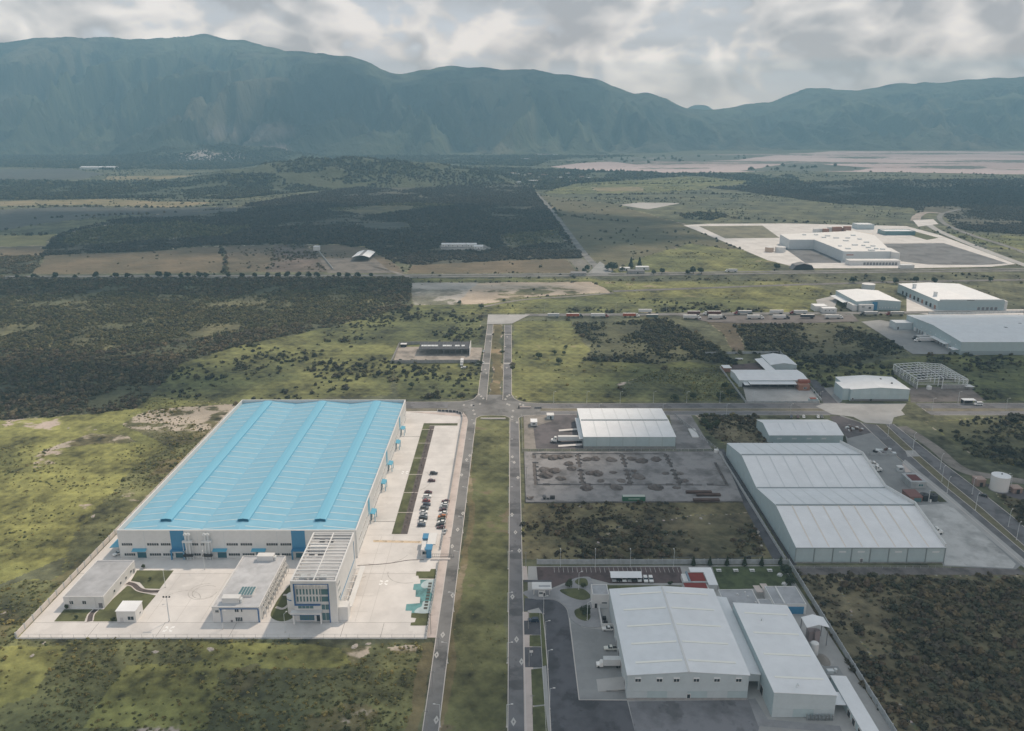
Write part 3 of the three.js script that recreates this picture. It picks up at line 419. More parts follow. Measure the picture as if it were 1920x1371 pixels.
function scatter() {
  const bins = new Map(), r = rng(99);
  const put = (key, x, z, s, tone) => { if (!bins.has(key)) bins.set(key, []); bins.get(key).push([x, z, s, tone]); };
  // cells grow with distance; each keeps its share of the zone's density
  const strips = [[-205, -640, 1.5, 0.66], [-640, -1345, 2.9, 0.66], [-1345, -2500, 4.6, 0.66], [-2500, -4700, 12, 0.66]];
  for (const [zn, zf, step, k] of strips) for (let z = zn; z > zf; z -= step) {
    const half = -z * k + 30;
    for (let x = -half; x < half; x += step) {
      const px = x + r() * step, pz = z - r() * step, id = idAt(px, pz), q = Z[id], u1 = r(), u2 = r(), u3 = r();
      if (!q.den || (id === VALLEY && pz > -640)) continue;
      const far = step > 4, cl = noise(px * (far ? 0.8 : 2.6) + 130, pz * (far ? 0.8 : 2.6) + 20), p = q.den * 0.01 * step * step * smooth(q.clump - 0.12, q.clump + 0.22, cl) * 1.6 * (step > 10 ? 0.6 : 1);
      if (u1 > p || isClear(px, pz)) continue;
      const s = lerp(q.size[0], q.size[1], u2 * u2) * (0.75 + 0.5 * smooth(q.clump, q.clump + 0.35, cl)) * (step > 10 ? 1.5 : 1);
      put((far ? 'crown' : s < 1.25 ? 'tuft' : 'shrub') + (u3 < 0.5 ? 0 : 1) + (far || s < 1.25 ? '' : u2 < 0.5 ? 'a' : 'b'), px, pz, s, TONES[q.tone][(u3 * 7.3 | 0) % 3]);
    }
  }
  // hedges and tree lines between far fields
  for (const line of hedges) for (let i = 0; i < line.length - 1; i++) { const [ax, az] = line[i], [bx, bz] = line[i + 1], n = Math.hypot(bx - ax, bz - az) / 7; for (let k = 0; k < n; k++) { if (r() < 0.35) continue; const u = (k + r()) / n; put('crown' + (r() < 0.5 ? 0 : 1), lerp(ax, bx, u) + (r() - 0.5) * 6, lerp(az, bz, u) + (r() - 0.5) * 12, 2 + 2.6 * r(), TONES[r() < 0.5 ? 0 : 2][(r() * 3) | 0]); } }
  const M = new THREE.Matrix4(), Q = new THREE.Quaternion(), E = new THREE.Euler(), C = new THREE.Color();
  const words = { tuft: ['grass_tufts', 'low grass tufts and weeds spread over the meadows', 'weeds'], shrub: ['shrub_cover', 'grey green thorn scrub covering the open land', 'scrub'], crown: ['distant_wood', 'far wood of low trees reaching to the mountains', 'wood'] };
  let total = 0;
  for (const [key, list] of bins) {
    const kind = key.replace(/\d.*/, ''), b = key.includes('1') ? 1 : 0, geo = kind === 'tuft' ? tuftGeo[b] : kind === 'crown' ? crownGeo[b] : shrubGeo[b + (key.endsWith('b') ? 2 : 0)];
    const im = new THREE.InstancedMesh(geo, leafMat, list.length);
    list.forEach(([x, z, s, t], i) => {
      E.set(0, r() * 6.28, 0); Q.setFromEuler(E); const w = 0.85 + 0.3 * r();
      M.compose(new THREE.Vector3(x, groundY(x, z) - 0.05, z), Q, new THREE.Vector3(s * w, s * (0.8 + 0.35 * r()), s * w)); im.setMatrixAt(i, M);
      const k = 0.7 + 0.6 * r(), w2 = r(); im.setColorAt(i, C.setRGB(t[0] * k * (0.88 + 0.3 * w2), t[1] * k * (0.94 + 0.1 * w2), t[2] * k));
    });
    im.name = numbered(words[kind][0]); im.castShadow = im.receiveShadow = true; stuff(im, words[kind][1], words[kind][2]); scene.add(im); total += list.length;
  }
  console.log('plants', total);
}

// ---------------------------------------------------------------- roads, yards, kerbs, markings
const asphaltTex = mottle(0.4, 8, 0.3), concreteTex = mottle(0.15, 9, 0.08), gravelTex = mottle(0.5, 10, 0.2);
const M = {
  asphalt: mat(0.17, 0.168, 0.175, { map: asphaltTex, size: 46 }), oldAsphalt: mat(0.20, 0.195, 0.19, { map: asphaltTex, size: 60 }), darkAsphalt: mat(0.105, 0.105, 0.118, { map: asphaltTex, size: 38 }),
  concrete: mat(0.71, 0.685, 0.66, { map: concreteTex, size: 70 }), greyConcrete: mat(0.43, 0.425, 0.415, { map: concreteTex, size: 52 }), duskConcrete: mat(0.30, 0.305, 0.305, { map: concreteTex, size: 44 }), walk: mat(0.60, 0.52, 0.48, { map: concreteTex, size: 30 }),
  paver: mat(0.33, 0.33, 0.34, { map: concreteTex, size: 22 }), brickLot: mat(0.115, 0.082, 0.08, { map: asphaltTex, size: 30 }), kerb: mat(0.56, 0.52, 0.49), gravel: mat(0.27, 0.26, 0.26, { map: gravelTex, size: 42 }), darkGravel: mat(0.12, 0.108, 0.115, { map: gravelTex, size: 42 }),
  soil: mat(0.13, 0.115, 0.11, { map: gravelTex, size: 12 }), dirt: mat(0.26, 0.235, 0.21, { map: gravelTex, size: 50 }), paint: mat(0.46, 0.45, 0.43, { roughness: 0.7 }), ochre: mat(0.55, 0.40, 0.2), lawn: mat(0.115, 0.125, 0.055, { map: gravelTex, size: 26, roughness: 1 }), dullLawn: mat(0.10, 0.105, 0.055, { map: gravelTex, size: 26, roughness: 1 }), mulch: mat(0.11, 0.09, 0.085, { map: gravelTex, size: 14 }),
  teal: mat(0.13, 0.30, 0.31, { map: gravelTex, size: 18 }), paleTeal: mat(0.46, 0.56, 0.58, { map: concreteTex, size: 18 }),
};
function pave(name, poly, m, y = 0.05, noClear) { if (!noClear) clear(poly); return struct(name, flat(poly, y), m); }
function edging(line, parentName = 'kerb', w = 0.3, h = 0.16) { return struct(parentName, slab(ribbon(line, w), -0.05, h), M.kerb); }

// boulevard
const west = pave('road', rect(-30, -24.6, -180, -545), M.oldAsphalt, 0.05), east = pave('road', rect(-1.4, 4.7, -180, -545), M.asphalt, 0.05);
const westN = pave('road', [[-25.2, -566], [-18.6, -566], [-18.9, -800], [-24.2, -800]], M.oldAsphalt, 0.06), eastN = pave('road', [[-6.6, -566], [-0.4, -566], [-0.6, -800], [-7.2, -800]], M.asphalt, 0.06);
const crossing = pave('road', [...curve([[-46, -566], [-36, -567], [-29, -571], [-25.2, -582]]), ...curve([[-0.4, -582], [2.5, -572], [8, -566], [20, -562.6]]), ...curve([[20, -538], [10, -537], [5, -533], [4.7, -524]]), [-1.4, -524], ...curve([[-1.4, -533], [-5, -536.5], [-13, -537.5], [-21, -536.5], [-24.6, -533]]), [-24.6, -524], ...curve([[-30, -524], [-30.6, -532], [-34, -540], [-46, -544]])], M.oldAsphalt, 0.07);
pave('road', [[-25.1,-844.7],[19,-844.7],[0,-804.7],[-25,-801.4]], M.greyConcrete, 0.09);
const crossN = pave('road', rect(18, 245, -552, -562.5), M.asphalt, 0.06), crossS = pave('road', rect(18, 225, -538.4, -546), M.asphalt, 0.06), crossW = pave('road', rect(-170, -44, -552, -565.5), M.asphalt, 0.06);
pave('road', rect(290, 900, -552, -562.5), M.asphalt, 0.06); pave('road', rect(290, 900, -538.4, -546), M.asphalt, 0.06);
for (const r of [rect(18, 245, -546, -552), rect(290, 900, -546, -552), rect(-170, -44, -546, -552)]) pave('road_verge', r, mat(0.19, 0.17, 0.12, { map: gravelTex, size: 30 }), 0.055);
pave('road', [[216.7,-556.5],[224.5,-562.2],[284,-562.2],[273.5,-547.5],[272.2,-538.7],[262.1,-533.4],[254.7,-520],[238,-523],[234.7,-534.5],[222,-539.8]], M.greyConcrete, 0.08);
const diagW = pave('road', [[235.5,-523],[233.8,-468.5],[234.1,-441.4],[235.5,-412.4],[235.8,-368.1],[236.4,-323.8],[243.5,-323.8],[242.3,-368.1],[242.3,-392.4],[241.6,-423.5],[242.4,-463.1],[244.1,-519]], M.asphalt, 0.06);
const diagE = pave('road', [[250.8,-521],[247.8,-465.4],[247,-427.5],[247.3,-393.7],[246.4,-368.1],[245.1,-330.1],[256.1,-341.3],[257.8,-384.6],[257.6,-420.8],[256.7,-451.6],[256.6,-479.9],[256.1,-521]], M.asphalt, 0.06);
pave('road_verge', [[244.1,-519],[242.4,-463.1],[241.6,-423.5],[242.3,-392.4],[242.3,-368.1],[243.5,-323.8],[245.1,-328.2],[246.4,-368.1],[247.3,-393.7],[247,-427.5],[247.8,-465.4],[249.9,-519]], mat(0.17, 0.155, 0.09, { map: gravelTex, size: 30 }), 0.055);
pave('road_crossover', [[242.9,-474.4],[249.1,-474.4],[247.7,-465.1],[239.9,-464.3]], M.greyConcrete, 0.09);
pave('footpath', [[232.6,-455.4],[236.4,-460.2],[236.8,-441.4],[237.9,-413],[238,-369.2],[238.6,-321.6],[234.2,-320.3],[232.8,-366.4],[232.7,-409.7],[231.3,-436.9]], M.greyConcrete, 0.12);
// lay-by track on the far side of the diagonal road
pave('dirt_track', ribbon(curve([[259.3,-516],[261.8,-498.6],[263.2,-477],[262.1,-452.2],[264.7,-442.2],[272.7,-436.9],[291.5,-427.5]]), 8), M.dirt, 0.03);
pave('forecourt', [[264.5,-427.5],[286.1,-413.7],[281.9,-397.4],[265.7,-413.7]], M.darkGravel, 0.04);
// highway and side roads behind
const hwyLine = [[-764.7,-1055.8],[-387.8,-1061.4],[-139.2,-1067.1],[119.5,-1078.7],[313.1,-1092.5],[696.5,-1114.9],[909.3,-1127.5]];
pave('highway', ribbon(hwyLine, 9, 9, -6), M.oldAsphalt, 0.0); pave('highway', ribbon(hwyLine, 9, 9, 8), M.oldAsphalt, 0.0);
pave('dirt_track', ribbon([[120.6,-967.8],[212.7,-983.9],[342.7,-1007.4],[497.3,-1028.4],[674.1,-1042.8]], 9), mat(0.16, 0.15, 0.15, { map: gravelTex, size: 60 }), -0.1);
pave('dirt_track', ribbon(curve([[-34.8,-880.6],[12.1,-919.3],[74.1,-940],[119.5,-958.3]]), 5), M.dirt, -0.1);
pave('road', ribbon([[13.9,-843.5],[190.4,-847.2],[417.8,-854.7],[562.1,-859.7]], 11), M.oldAsphalt, 0.0);
pave('truck_park', [[172.2,-839.8],[356.4,-842.3],[351.7,-813.8],[255.5,-802.5],[199,-811.5]], mat(0.14, 0.125, 0.12, { map: gravelTex, size: 60 }), 0.02);
pave('road', ribbon(curve([[121.3,-1088.5],[113.6,-1183.1],[107.2,-1328.5],[100,-1558.6],[89.4,-1868.9],[75.7,-2166.4],[67.8,-2326.5]]), 11, 9), M.oldAsphalt, -0.2);
pave('forecourt', [[111.3,-1125.4],[126.7,-1183.1],[136.6,-1104.6],[126.3,-1076.8],[98.3,-1076.8]], M.duskConcrete, -0.05);
pave('road', ribbon(curve([[706,-1050.2],[717.7,-1138.2],[731.4,-1241.5],[758.4,-1401.9],[787.2,-1543],[817.7,-1641.5]]), 13), M.greyConcrete, -0.1); pave('road', ribbon(curve([[773.4,-1192.4],[797.5,-1328.5],[812.3,-1469.2],[851.4,-1641.5],[921.7,-1793.5],[1018.7,-1903.1]]), 10), M.oldAsphalt, -0.1);
pave('road', [[811.2,-1686.3],[861.3,-1704.8],[832.3,-1624.3],[773.2,-1582.6]], M.concrete, -0.05); pave('dirt_track', ribbon(curve([[811.2,-1677.1],[862.9,-1773],[913.5,-1835.8],[940.3,-1814.4]]), 18), mat(0.36, 0.31, 0.28, { map: gravelTex, size: 60 }), -0.2);
pave('dirt_track', ribbon([[-869.8,-2727.3],[-733.2,-2636.7],[-581,-2551.8],[-473.6,-2452.9]], 14), M.dirt, -0.3);
pave('salt_pan', [[254.6,-2000.6],[314.3,-2059.8],[409.9,-2039.6],[308.3,-1897.3]], mat(0.5, 0.48, 0.46, { map: concreteTex, size: 200 }), -0.2);
pave('farm_track', ribbon([[-192.4,-1138.2],[-157.1,-1096.5],[-135.5,-1065.2]], 6), M.dirt, -0.2);
pave('farm_yard', [[-283.2,-1206.8],[-205.7,-1221.4],[-159.6,-1088.5],[-244.7,-1088.5]], mat(0.17, 0.15, 0.13, { map: gravelTex, size: 60 }), -0.2);
pave('farm_yard', [[-119.3,-1340.2],[-48,-1352.1],[-29.5,-1305.7],[-49.8,-1283.6],[-110.4,-1294.6]], mat(0.30, 0.28, 0.26, { map: gravelTex, size: 80 }), -0.2);

// western compound
pave('yard', rect(-195, -33.6, -282, -548), M.concrete, 0.05);
pave('footpath', [[-33.6, -282], [-30, -282], [-30, -528], [-31, -534], [-34, -540], [-40, -543], [-75, -545], [-75, -548], [-39, -547.4], [-34.5, -545], [-33.6, -538]], M.walk, 0.14);
edging([[-30, -180], [-30, -526]]); edging([[-24.6, -180], [-24.6, -532]]); edging([[-1.4, -180], [-1.4, -532]]); edging([[4.7, -180], [4.7, -526]]);
edging([[-25.3, -582], [-24.3, -800]]); edging([[-18.5, -570], [-18.8, -800]]); edging([[-6.7, -570], [-7.3, -800]]); edging([[-0.3, -582], [-0.5, -800]]);
edging(curve([[-0.3, -582], [2.5, -572], [8, -566], [20, -562.7], [120, -562.7], [240, -562.7]])); edging(curve([[-170, -565.7], [-46, -566.2], [-36, -567.2], [-29, -571], [-25.3, -582]]));
edging(curve([[4.7, -526], [5, -533], [10, -537], [20, -538.2], [120, -538.2], [220, -538.2]])); edging(curve([[-1.4, -532], [-5, -536.5], [-13, -537.5], [-21, -536.5], [-24.6, -532]]));
edging([[256.1,-521],[256.6,-479.9],[256.7,-451.6],[257.6,-420.8],[257.8,-384.6],[255.3,-342.3]]); edging([[250.4,-517.2],[247.8,-465.4],[247,-427.5],[247.3,-393.7],[246.4,-368.1],[245.1,-330.1]]); edging([[244.1,-519],[242.4,-463.1],[241.6,-423.5],[242.3,-392.4],[242.3,-368.1],[242.3,-323.8]]); edging([[235.5,-523],[233.8,-468.5],[234.1,-441.4],[235.5,-412.4],[235.8,-368.1],[235.4,-326]]);
edging(rect(290, 290.4, -552, -546)); edging([[292, -562.8], [900, -562.8]]); edging([[292, -538], [900, -538]]); edging([[18, -552], [245, -552]], 'kerb'); edging([[18, -546], [225, -546]]);
edging([[-21.5, -531], [-4.5, -531]], 'kerb', 1.2, 0.5);
tag(mesh('culvert', boxTo(-20.6, -4.2, -0.4, 0.3, -529.6, -530.3), M.duskConcrete), 'low concrete culvert head at the top of the grass median', 'culvert');

// gardens of the western compound
pave('lawn', [[-187.1,-301.7],[-186.7,-293],[-174.3,-293],[-175.6,-297.9],[-174.9,-301.7]], M.lawn, 0.09); pave('lawn', [[-172.9,-301.7],[-172.8,-297.9],[-170.8,-293],[-160.6,-293],[-153.7,-300.6],[-153.1,-312.2],[-160,-314.3],[-165.7,-319],[-168.9,-319.8],[-170.4,-308.9],[-170.6,-301.7]], M.lawn, 0.09);
pave('lawn', [[-170.2,-332.8],[-153.5,-332.8],[-153.6,-317.3],[-160.1,-317.7],[-164.4,-322.5],[-169,-323.8]], M.lawn, 0.09);
const gardenPath = (line, w) => { const p = pave('garden_path', ribbon(line, w), M.mulch, 0.12, true); for (const s of [-1, 1]) { const k = mesh('path_kerb', slab(ribbon(line, 0.45, 0.45, s * (w / 2 + 0.22)), 0, 0.2), M.kerb, p); } };
gardenPath(curve([[-169.9,-322],[-166.5,-320.7],[-162,-316.8],[-157.1,-315.2],[-153.2,-315.2]]), 2.2); gardenPath(curve([[-173.7,-301.6],[-173.9,-297.9],[-172.2,-293]]), 2.0);
pave('lawn', curve([[-99.2,-296.3],[-100,-305.7],[-99.1,-314.3],[-97.2,-321.1],[-94.3,-315.2],[-91,-302.9],[-90.3,-295.2],[-93.9,-293]], 8, true), M.lawn, 0.09);
struct('garden_path', slab(ribbon(curve([[-99.1,-303.3],[-95.9,-302.1],[-94.2,-304.9],[-94.3,-308.9],[-96.1,-312.2],[-98.5,-312.6]]), 1.3), 0, 0.16), M.kerb);
pave('planting_strip', [[-59.4, -367], [-55, -367], [-55, -522], [-59.4, -522]], M.lawn, 0.1); pave('planting_strip', [[-55, -367], [-51.6, -367], [-51.6, -517], [-55, -517]], M.mulch, 0.1);
pave('planting_strip', rect(-55, -36.5, -517.6, -522), M.dullLawn, 0.1);
for (let k = 0; k < 6; k++) struct('kerb', boxTo(-59.6, -51.4, 0, 0.14, -390 - k * 24, -390.5 - k * 24), M.kerb);
const logo = (pts) => pts.map(([x, y]) => [x, y]);
pave('teal_paving', [[-40.8,-324.9],[-33.6,-324.9],[-33.2,-308.2],[-33.4,-299],[-41.7,-299],[-41.7,-300.6],[-44.4,-300.7],[-44.6,-305.5],[-39,-306.3],[-39.3,-310.9],[-41.4,-311.2],[-41.8,-316.3],[-43.1,-316.7],[-43.2,-321.2],[-40.4,-321.6]], M.teal, 0.1);
pave('pale_paving', curve([[-40,-319.8],[-39,-323.3],[-37,-324.7],[-33.8,-324.7],[-33.2,-311.8],[-35,-314.3],[-36.8,-318.1],[-38.2,-317.7]], 6, true), M.paleTeal, 0.115); pave('pale_paving', curve([[-40.5,-299.4],[-39.5,-302.5],[-38.1,-303.7],[-37.6,-307.7],[-36.2,-307.7],[-33.5,-307.7],[-33.6,-299.4]], 6, true), M.paleTeal, 0.115);
pave('lawn', [[-36.9,-334],[-34.7,-334],[-34,-325.7],[-41.5,-325.9],[-42,-328.2],[-43.1,-328.2],[-43.3,-331.9],[-37.2,-331.9]], M.lawn, 0.1); pave('lawn', [[-41.7,-298.9],[-34.3,-298.9],[-34.2,-290.1],[-41.1,-290.1],[-41.1,-292.2],[-39.6,-292.5],[-39.3,-295.3],[-41.5,-295.7]], M.lawn, 0.1);
for (let k = 0; k < 9; k++) { const [x, z] = [[-39.2, -311], [-37.3, -281]].reduce((a, b) => [lerp(a[0], b[0], k / 8), lerp(a[1], b[1], k / 8)]); }
{ const a = [-36.1,-321.6], b = [-36.2,-302.5]; for (let k = 0; k < 9; k++) struct('inlay', slab(rect(lerp(a[0], b[0], k / 8) - 0.75, lerp(a[0], b[0], k / 8) + 0.75, lerp(a[1], b[1], k / 8) + 0.75, lerp(a[1], b[1], k / 8) - 0.75), 0.1, 0.2), mat(0.07, 0.07, 0.06)); }
// turning arrows painted on the concrete
function star(x, z, s, parent) { const gs = []; for (let k = 0; k < 4; k++) { const a = (k * Math.PI) / 2 + 0.78, c = Math.cos(a), n = Math.sin(a); gs.push(flat([[x + c * s * 0.25 - n * s * 0.12, z + n * s * 0.25 + c * s * 0.12], [x + c * s * 0.25 + n * s * 0.12, z + n * s * 0.25 - c * s * 0.12], [x + c * s * 0.7 + n * s * 0.14, z + n * s * 0.7 - c * s * 0.14], [x + c * s * 0.7 + n * s * 0.36, z + n * s * 0.7 - c * s * 0.36], [x + c * s * 1.1, z + n * s * 1.1], [x + c * s * 0.7 - n * s * 0.36, z + n * s * 0.7 + c * s * 0.36], [x + c * s * 0.7 - n * s * 0.14, z + n * s * 0.7 + c * s * 0.14]], 0.062)); } struct('road_marking', join(gs), mat(0.85, 0.85, 0.84)); }
{ const q = [-137.9,-287.8], w = [-56.7,-322.5], e = [-62.1,-441.4]; star(...q, 2.4); star(...w, 2.4); star(...e, 2.4); }
struct('road_marking', flat([[-67.5,-361],[-44,-360],[-43.8,-357.9],[-67.1,-358.9]], 0.062), mat(0.62, 0.5, 0.36, { map: gravelTex, size: 8 }));
struct('drain_grate', flat(ribbon(curve([[-70.9,-337],[-62.5,-338],[-55.4,-339.4],[-48.3,-341.8],[-40.9,-342.3]]), 0.7), 0.062), mat(0.2, 0.18, 0.17, { map: gravelTex, size: 4 }));
for (const [a, b] of [[[-71.1,-380.5], [-54.8,-379.9]], [[-71.2,-497.6], [-58.5,-497.6]]]) struct('drain_grate', flat(ribbon([a, b], 0.5), 0.062), mat(0.13, 0.12, 0.12));
for (const z of [-292.2, -330, -366]) struct('expansion_joint', flat(ribbon([[-195, z], [-34, z]], 0.16), 0.061), mat(0.22, 0.21, 0.2));
struct('expansion_joint', join([...Array.from({ length: 20 }, (_, k) => flat(ribbon([[-70.5, -300 - k * 12], [-60, -300 - k * 12]], 0.12), 0.0605)), ...Array.from({ length: 13 }, (_, k) => flat(ribbon([[-50.5, -375 - k * 11], [-36, -375 - k * 11]], 0.12), 0.0605)), ...[-149, -137, -127].map((x) => flat(ribbon([[x, -293], [x, -329.8]], 0.12), 0.0605)), ...[-304, -317].map((z) => flat(ribbon([[-151, z], [-123, z]], 0.12), 0.0605)), ...[-64, -58].map((x) => flat(ribbon([[x, -293], [x, -365]], 0.12), 0.0605))]), mat(0.42, 0.4, 0.38));
const skid = (cx, cz, rad, a0, a1) => flat(ribbon(Array.from({ length: 25 }, (_, k) => { const a = lerp(a0, a1, k / 24); return [cx + rad * Math.cos(a), cz + rad * Math.sin(a)]; }), 0.3), 0.0612);
struct('tyre_mark', join([skid(-133, -315, 5.2, 0, 5.4), skid(-133.6, -315.4, 6.4, 0.6, 4.8), skid(-141, -308, 8, 3.6, 6), skid(-62, -352, 14, 0.4, 1.9), skid(-60, -318, 11, 2.4, 4.2), skid(-47, -331, 9, 1.2, 3.2), skid(-66, -430, 20, -0.6, 0.7)]), mat(0.47, 0.445, 0.42, { map: gravelTex, size: 5 }));
for (const x of [-168, -141, -112, -68, -52]) struct('expansion_joint', flat(ribbon([[x, -282.5], [x, -292.1]], 0.16), 0.061), mat(0.22, 0.21, 0.2));
for (let k = 0; k < 11; k++) for (const side of [0, 1]) struct('parking_line', flat(rect(side ? -42 : -51, side ? -36.5 : -46, -372 - k * 5.2, -372.14 - k * 5.2), 0.062), M.paint);

// diamonds on the carriageways
const dia = join([flat([[0, 2.2], [-0.95, 0], [0, -2.2], [0.95, 0]], 0, [[[0, 0.75], [0.32, 0], [0, -0.75], [-0.32, 0]]])]);
function diamond(road, x, z, y = 0.068) { const o = mesh('diamond_marking', dia, M.paint, road); o.position.set(x, y, z); }
for (const [list, road] of [[[[-25.5,-312.3],[-27.5,-283.9],[-28.8,-271.1],[-25.8,-235.4],[-25.5,-389.4],[-27.1,-371.7],[-28.7,-354.8],[-25.7,-466.4],[-27.3,-460],[-29,-437.7],[-25.5,-522]], west], [[[0.2,-311.2],[1.8,-280.9],[3.6,-267],[0.5,-234.5],[0,-388],[1.7,-368.9],[3.5,-350.7],[0.2,-464.3],[1.3,-455.9],[3.4,-434],[3.4,-523.5],[0.2,-534.6]], east], [[[-24.6,-582.6],[-22.8,-578.3],[-21.1,-573.5],[-20.6,-636.4],[-21.8,-646.8],[-20.2,-736.4]], westN], [[[-2,-581.4],[-3.5,-578.3],[-4.7,-571.7],[-4.4,-651.3],[-6.2,-717.8],[-4.5,-752]], eastN], [[[-34.4,-559],[-29,-558.8],[-23,-561.3],[-27.2,-547.5],[-25.9,-539.8],[-3.4,-561.1],[-1.9,-559.3],[0.7,-546.9],[5.8,-561.6],[8,-558.8]], crossing]]) for (const [x, z] of list) diamond(road, x, z, road === crossing ? 0.09 : 0.08);
for (const [x0, x1] of [[-24, -18.9], [-6.9, -0.6]]) { struct('speed_hump', slab(rect(x0, x1, -662, -666), 0.03, 0.14), M.greyConcrete); struct('speed_hump', slab(rect(x0, x1, -760, -763), 0.03, 0.14), M.greyConcrete); }

// eastern plots
pave('yard', [[7.5,-549.7],[50,-549.7],[45,-477],[8.3,-477]], M.darkGravel, 0.03); pave('yard', [[8.3,-549.7],[18.9,-551.9],[27.1,-526.1],[14.2,-516],[14.9,-477],[7.6,-477]], M.dirt, 0.04, true); pave('yard', [[109.5,-542],[123.9,-539.8],[124.2,-477],[101.8,-476.1]], M.gravel, 0.03);
pave('building_plot', [[7.2,-471.8],[129.5,-471.8],[124,-402.5],[7.1,-401.2]], M.soil, 0.03);
pave('lane', [[125.2,-477],[131.5,-477],[127,-344.2],[121.4,-342.3]], M.darkAsphalt, 0.04); pave('dark_strip', [[130.2,-471.8],[131.8,-471.8],[131,-337.5],[128.5,-336.5]], mat(0.075, 0.07, 0.075, { map: gravelTex, size: 20 }), 0.05);  // narrow strip beside the warehouse, coloured darker than the lane
pave('yard', [[227.1,-538.7],[235.9,-524],[233.5,-466],[232.9,-438.4],[234.8,-410.3],[234.8,-368.1],[233.9,-337.5],[229.2,-333.7],[197.9,-336.5],[211,-483.1]], M.duskConcrete, 0.04); pave('yard', [[215.4,-398.7],[233.7,-401.2],[232,-338.4],[228.5,-334.7],[198.8,-337.5]], mat(0.52, 0.52, 0.51, { map: gravelTex, size: 70 }), 0.06, true);
pave('yard', [[224.9,-537.7],[234.9,-524],[234.5,-504.3],[215.6,-494.9],[218.2,-534.5]], M.darkGravel, 0.06, true); pave('yard', [[231.9,-453.8],[236.6,-458.6],[236.3,-442.9],[228.1,-441.4]], M.walk, 0.07, true);
pave('gravel_strip', [[128,-336.5],[231,-334.7],[231.3,-329.1],[128.2,-329.1]], mat(0.17, 0.155, 0.15, { map: gravelTex, size: 30 }), 0.03);
pave('lawn', [[229.3,-415.7],[236,-415.7],[236.9,-403.1],[228.6,-402.5],[227.8,-409]], M.dullLawn, 0.08, true);
pave('yard', [[180.2,-619.4],[230.7,-613.9],[223.6,-568.1],[170.5,-568.1]], M.greyConcrete, 0.03); pave('yard', [[183.2,-660.5],[208.5,-666.8],[205.4,-645.3],[178.9,-643.8]], M.brickLot, 0.02); pave('drive', [[233,-619.4],[238.9,-619.4],[238,-562.2],[224.5,-562.2]], M.darkAsphalt, 0.03); pave('drive', [[237.4,-597.9],[247.4,-601.8],[240.2,-568.1],[234.9,-562.2]], M.duskConcrete, 0.05);
pave('building_pad', [[303,-599.2],[349.1,-601.8],[344.8,-568.1],[288.2,-564.6]], mat(0.19, 0.165, 0.15, { map: gravelTex, size: 40 }), 0.03);
pave('yard', [[353.3,-813.8],[375.1,-820.8],[397.8,-793.6],[395,-693.2],[349.5,-693.2]], M.duskConcrete, 0.0); pave('yard', [[438.3,-961.5],[478.4,-987.2],[419,-857.2],[435.6,-844.7],[536.1,-844.7],[551.1,-870],[459.3,-870]], M.concrete, -0.05); pave('yard', [[344.6,-919.3],[383.1,-949.1],[335.1,-844.7],[357.4,-844.7],[351.7,-830.2],[323.9,-844.7]], M.greyConcrete, -0.05);
// factory estate by the highway
pave('yard', [[330.6,-1607.3],[385.9,-1628.5],[543.8,-1632.8],[754.6,-1590.8],[755.6,-1469.2],[730.2,-1283.6],[712.1,-1160.2],[665.9,-1138.2],[541.7,-1125.4],[395.3,-1125.4],[371.2,-1192.4],[349.3,-1428.1]], M.concrete, -0.1);
pave('grass_plot', [[356.9,-1590.8],[481.6,-1599],[461.4,-1428.1],[366,-1421.4]], mat(0.18, 0.17, 0.11, { map: gravelTex, size: 90 }), 0.0); pave('truck_yard', [[431.9,-1311.3],[478.2,-1322.7],[490.5,-1231.4],[468.4,-1169.3],[417.5,-1169.3]], mat(0.15, 0.155, 0.165, { map: asphaltTex, size: 80 }), 0.0); pave('truck_yard', [[595.6,-1358.2],[712.5,-1364.2],[703.4,-1164.7],[658.3,-1151.3],[585.6,-1155.8],[560.4,-1183.1]], mat(0.16, 0.165, 0.175, { map: asphaltTex, size: 80 }), 0.0); pave('lawn', [[702.4,-1497.8],[733.9,-1520.1],[735.3,-1428.1],[702.5,-1401.9]], M.lawn, 0.02);
// south-eastern compound
pave('yard', [[7.3,-336.5],[124.9,-337.5],[127.1,-230.2],[127.2,-205.1],[-1.6,-205.1],[5,-230.2]], M.greyConcrete, 0.03);
pave('parking_lot', [[11.2,-335.8],[76.9,-335.8],[76.3,-322.2],[43.5,-321.8],[33.4,-326.9],[28.5,-326],[17.5,-318.1],[11.5,-321.1]], M.brickLot, 0.06);
pave('drive', [...[[5.5,-310.2],[11.6,-309.1]], ...curve([[11.8,-309.1],[18.2,-308.5],[22.4,-302.9],[23.2,-295.2]]), ...[[23.5,-245.8],[40.5,-245.4],[41.1,-230.2],[42.5,-201],[12,-201],[13,-230.2],[12.6,-299],[11.2,-302.9],[5.1,-300.2]]], M.darkAsphalt, 0.07);
pave('drive', [[5.2,-322.9],[11.3,-322.9],[11.2,-319],[17,-319],[17.8,-324.7],[5.7,-324.7]], M.darkAsphalt, 0.065);
pave('loading_apron', [[23.6,-295.2],[28.4,-288.9],[40.5,-286.4],[40.6,-245.5],[23.7,-245.5]], M.duskConcrete, 0.075);
pave('yard', [[40.9,-244.7],[83.7,-245.5],[83.5,-232.5],[71.7,-205.1],[41.6,-205.1]], mat(0.21, 0.21, 0.225, { map: asphaltTex, size: 40 }), 0.06); pave('footpath', [[83.4,-245.8],[86,-246.4],[87.3,-235.6],[110.7,-232.5],[110.3,-229.2],[83.1,-232.5]], M.paver, 0.09);
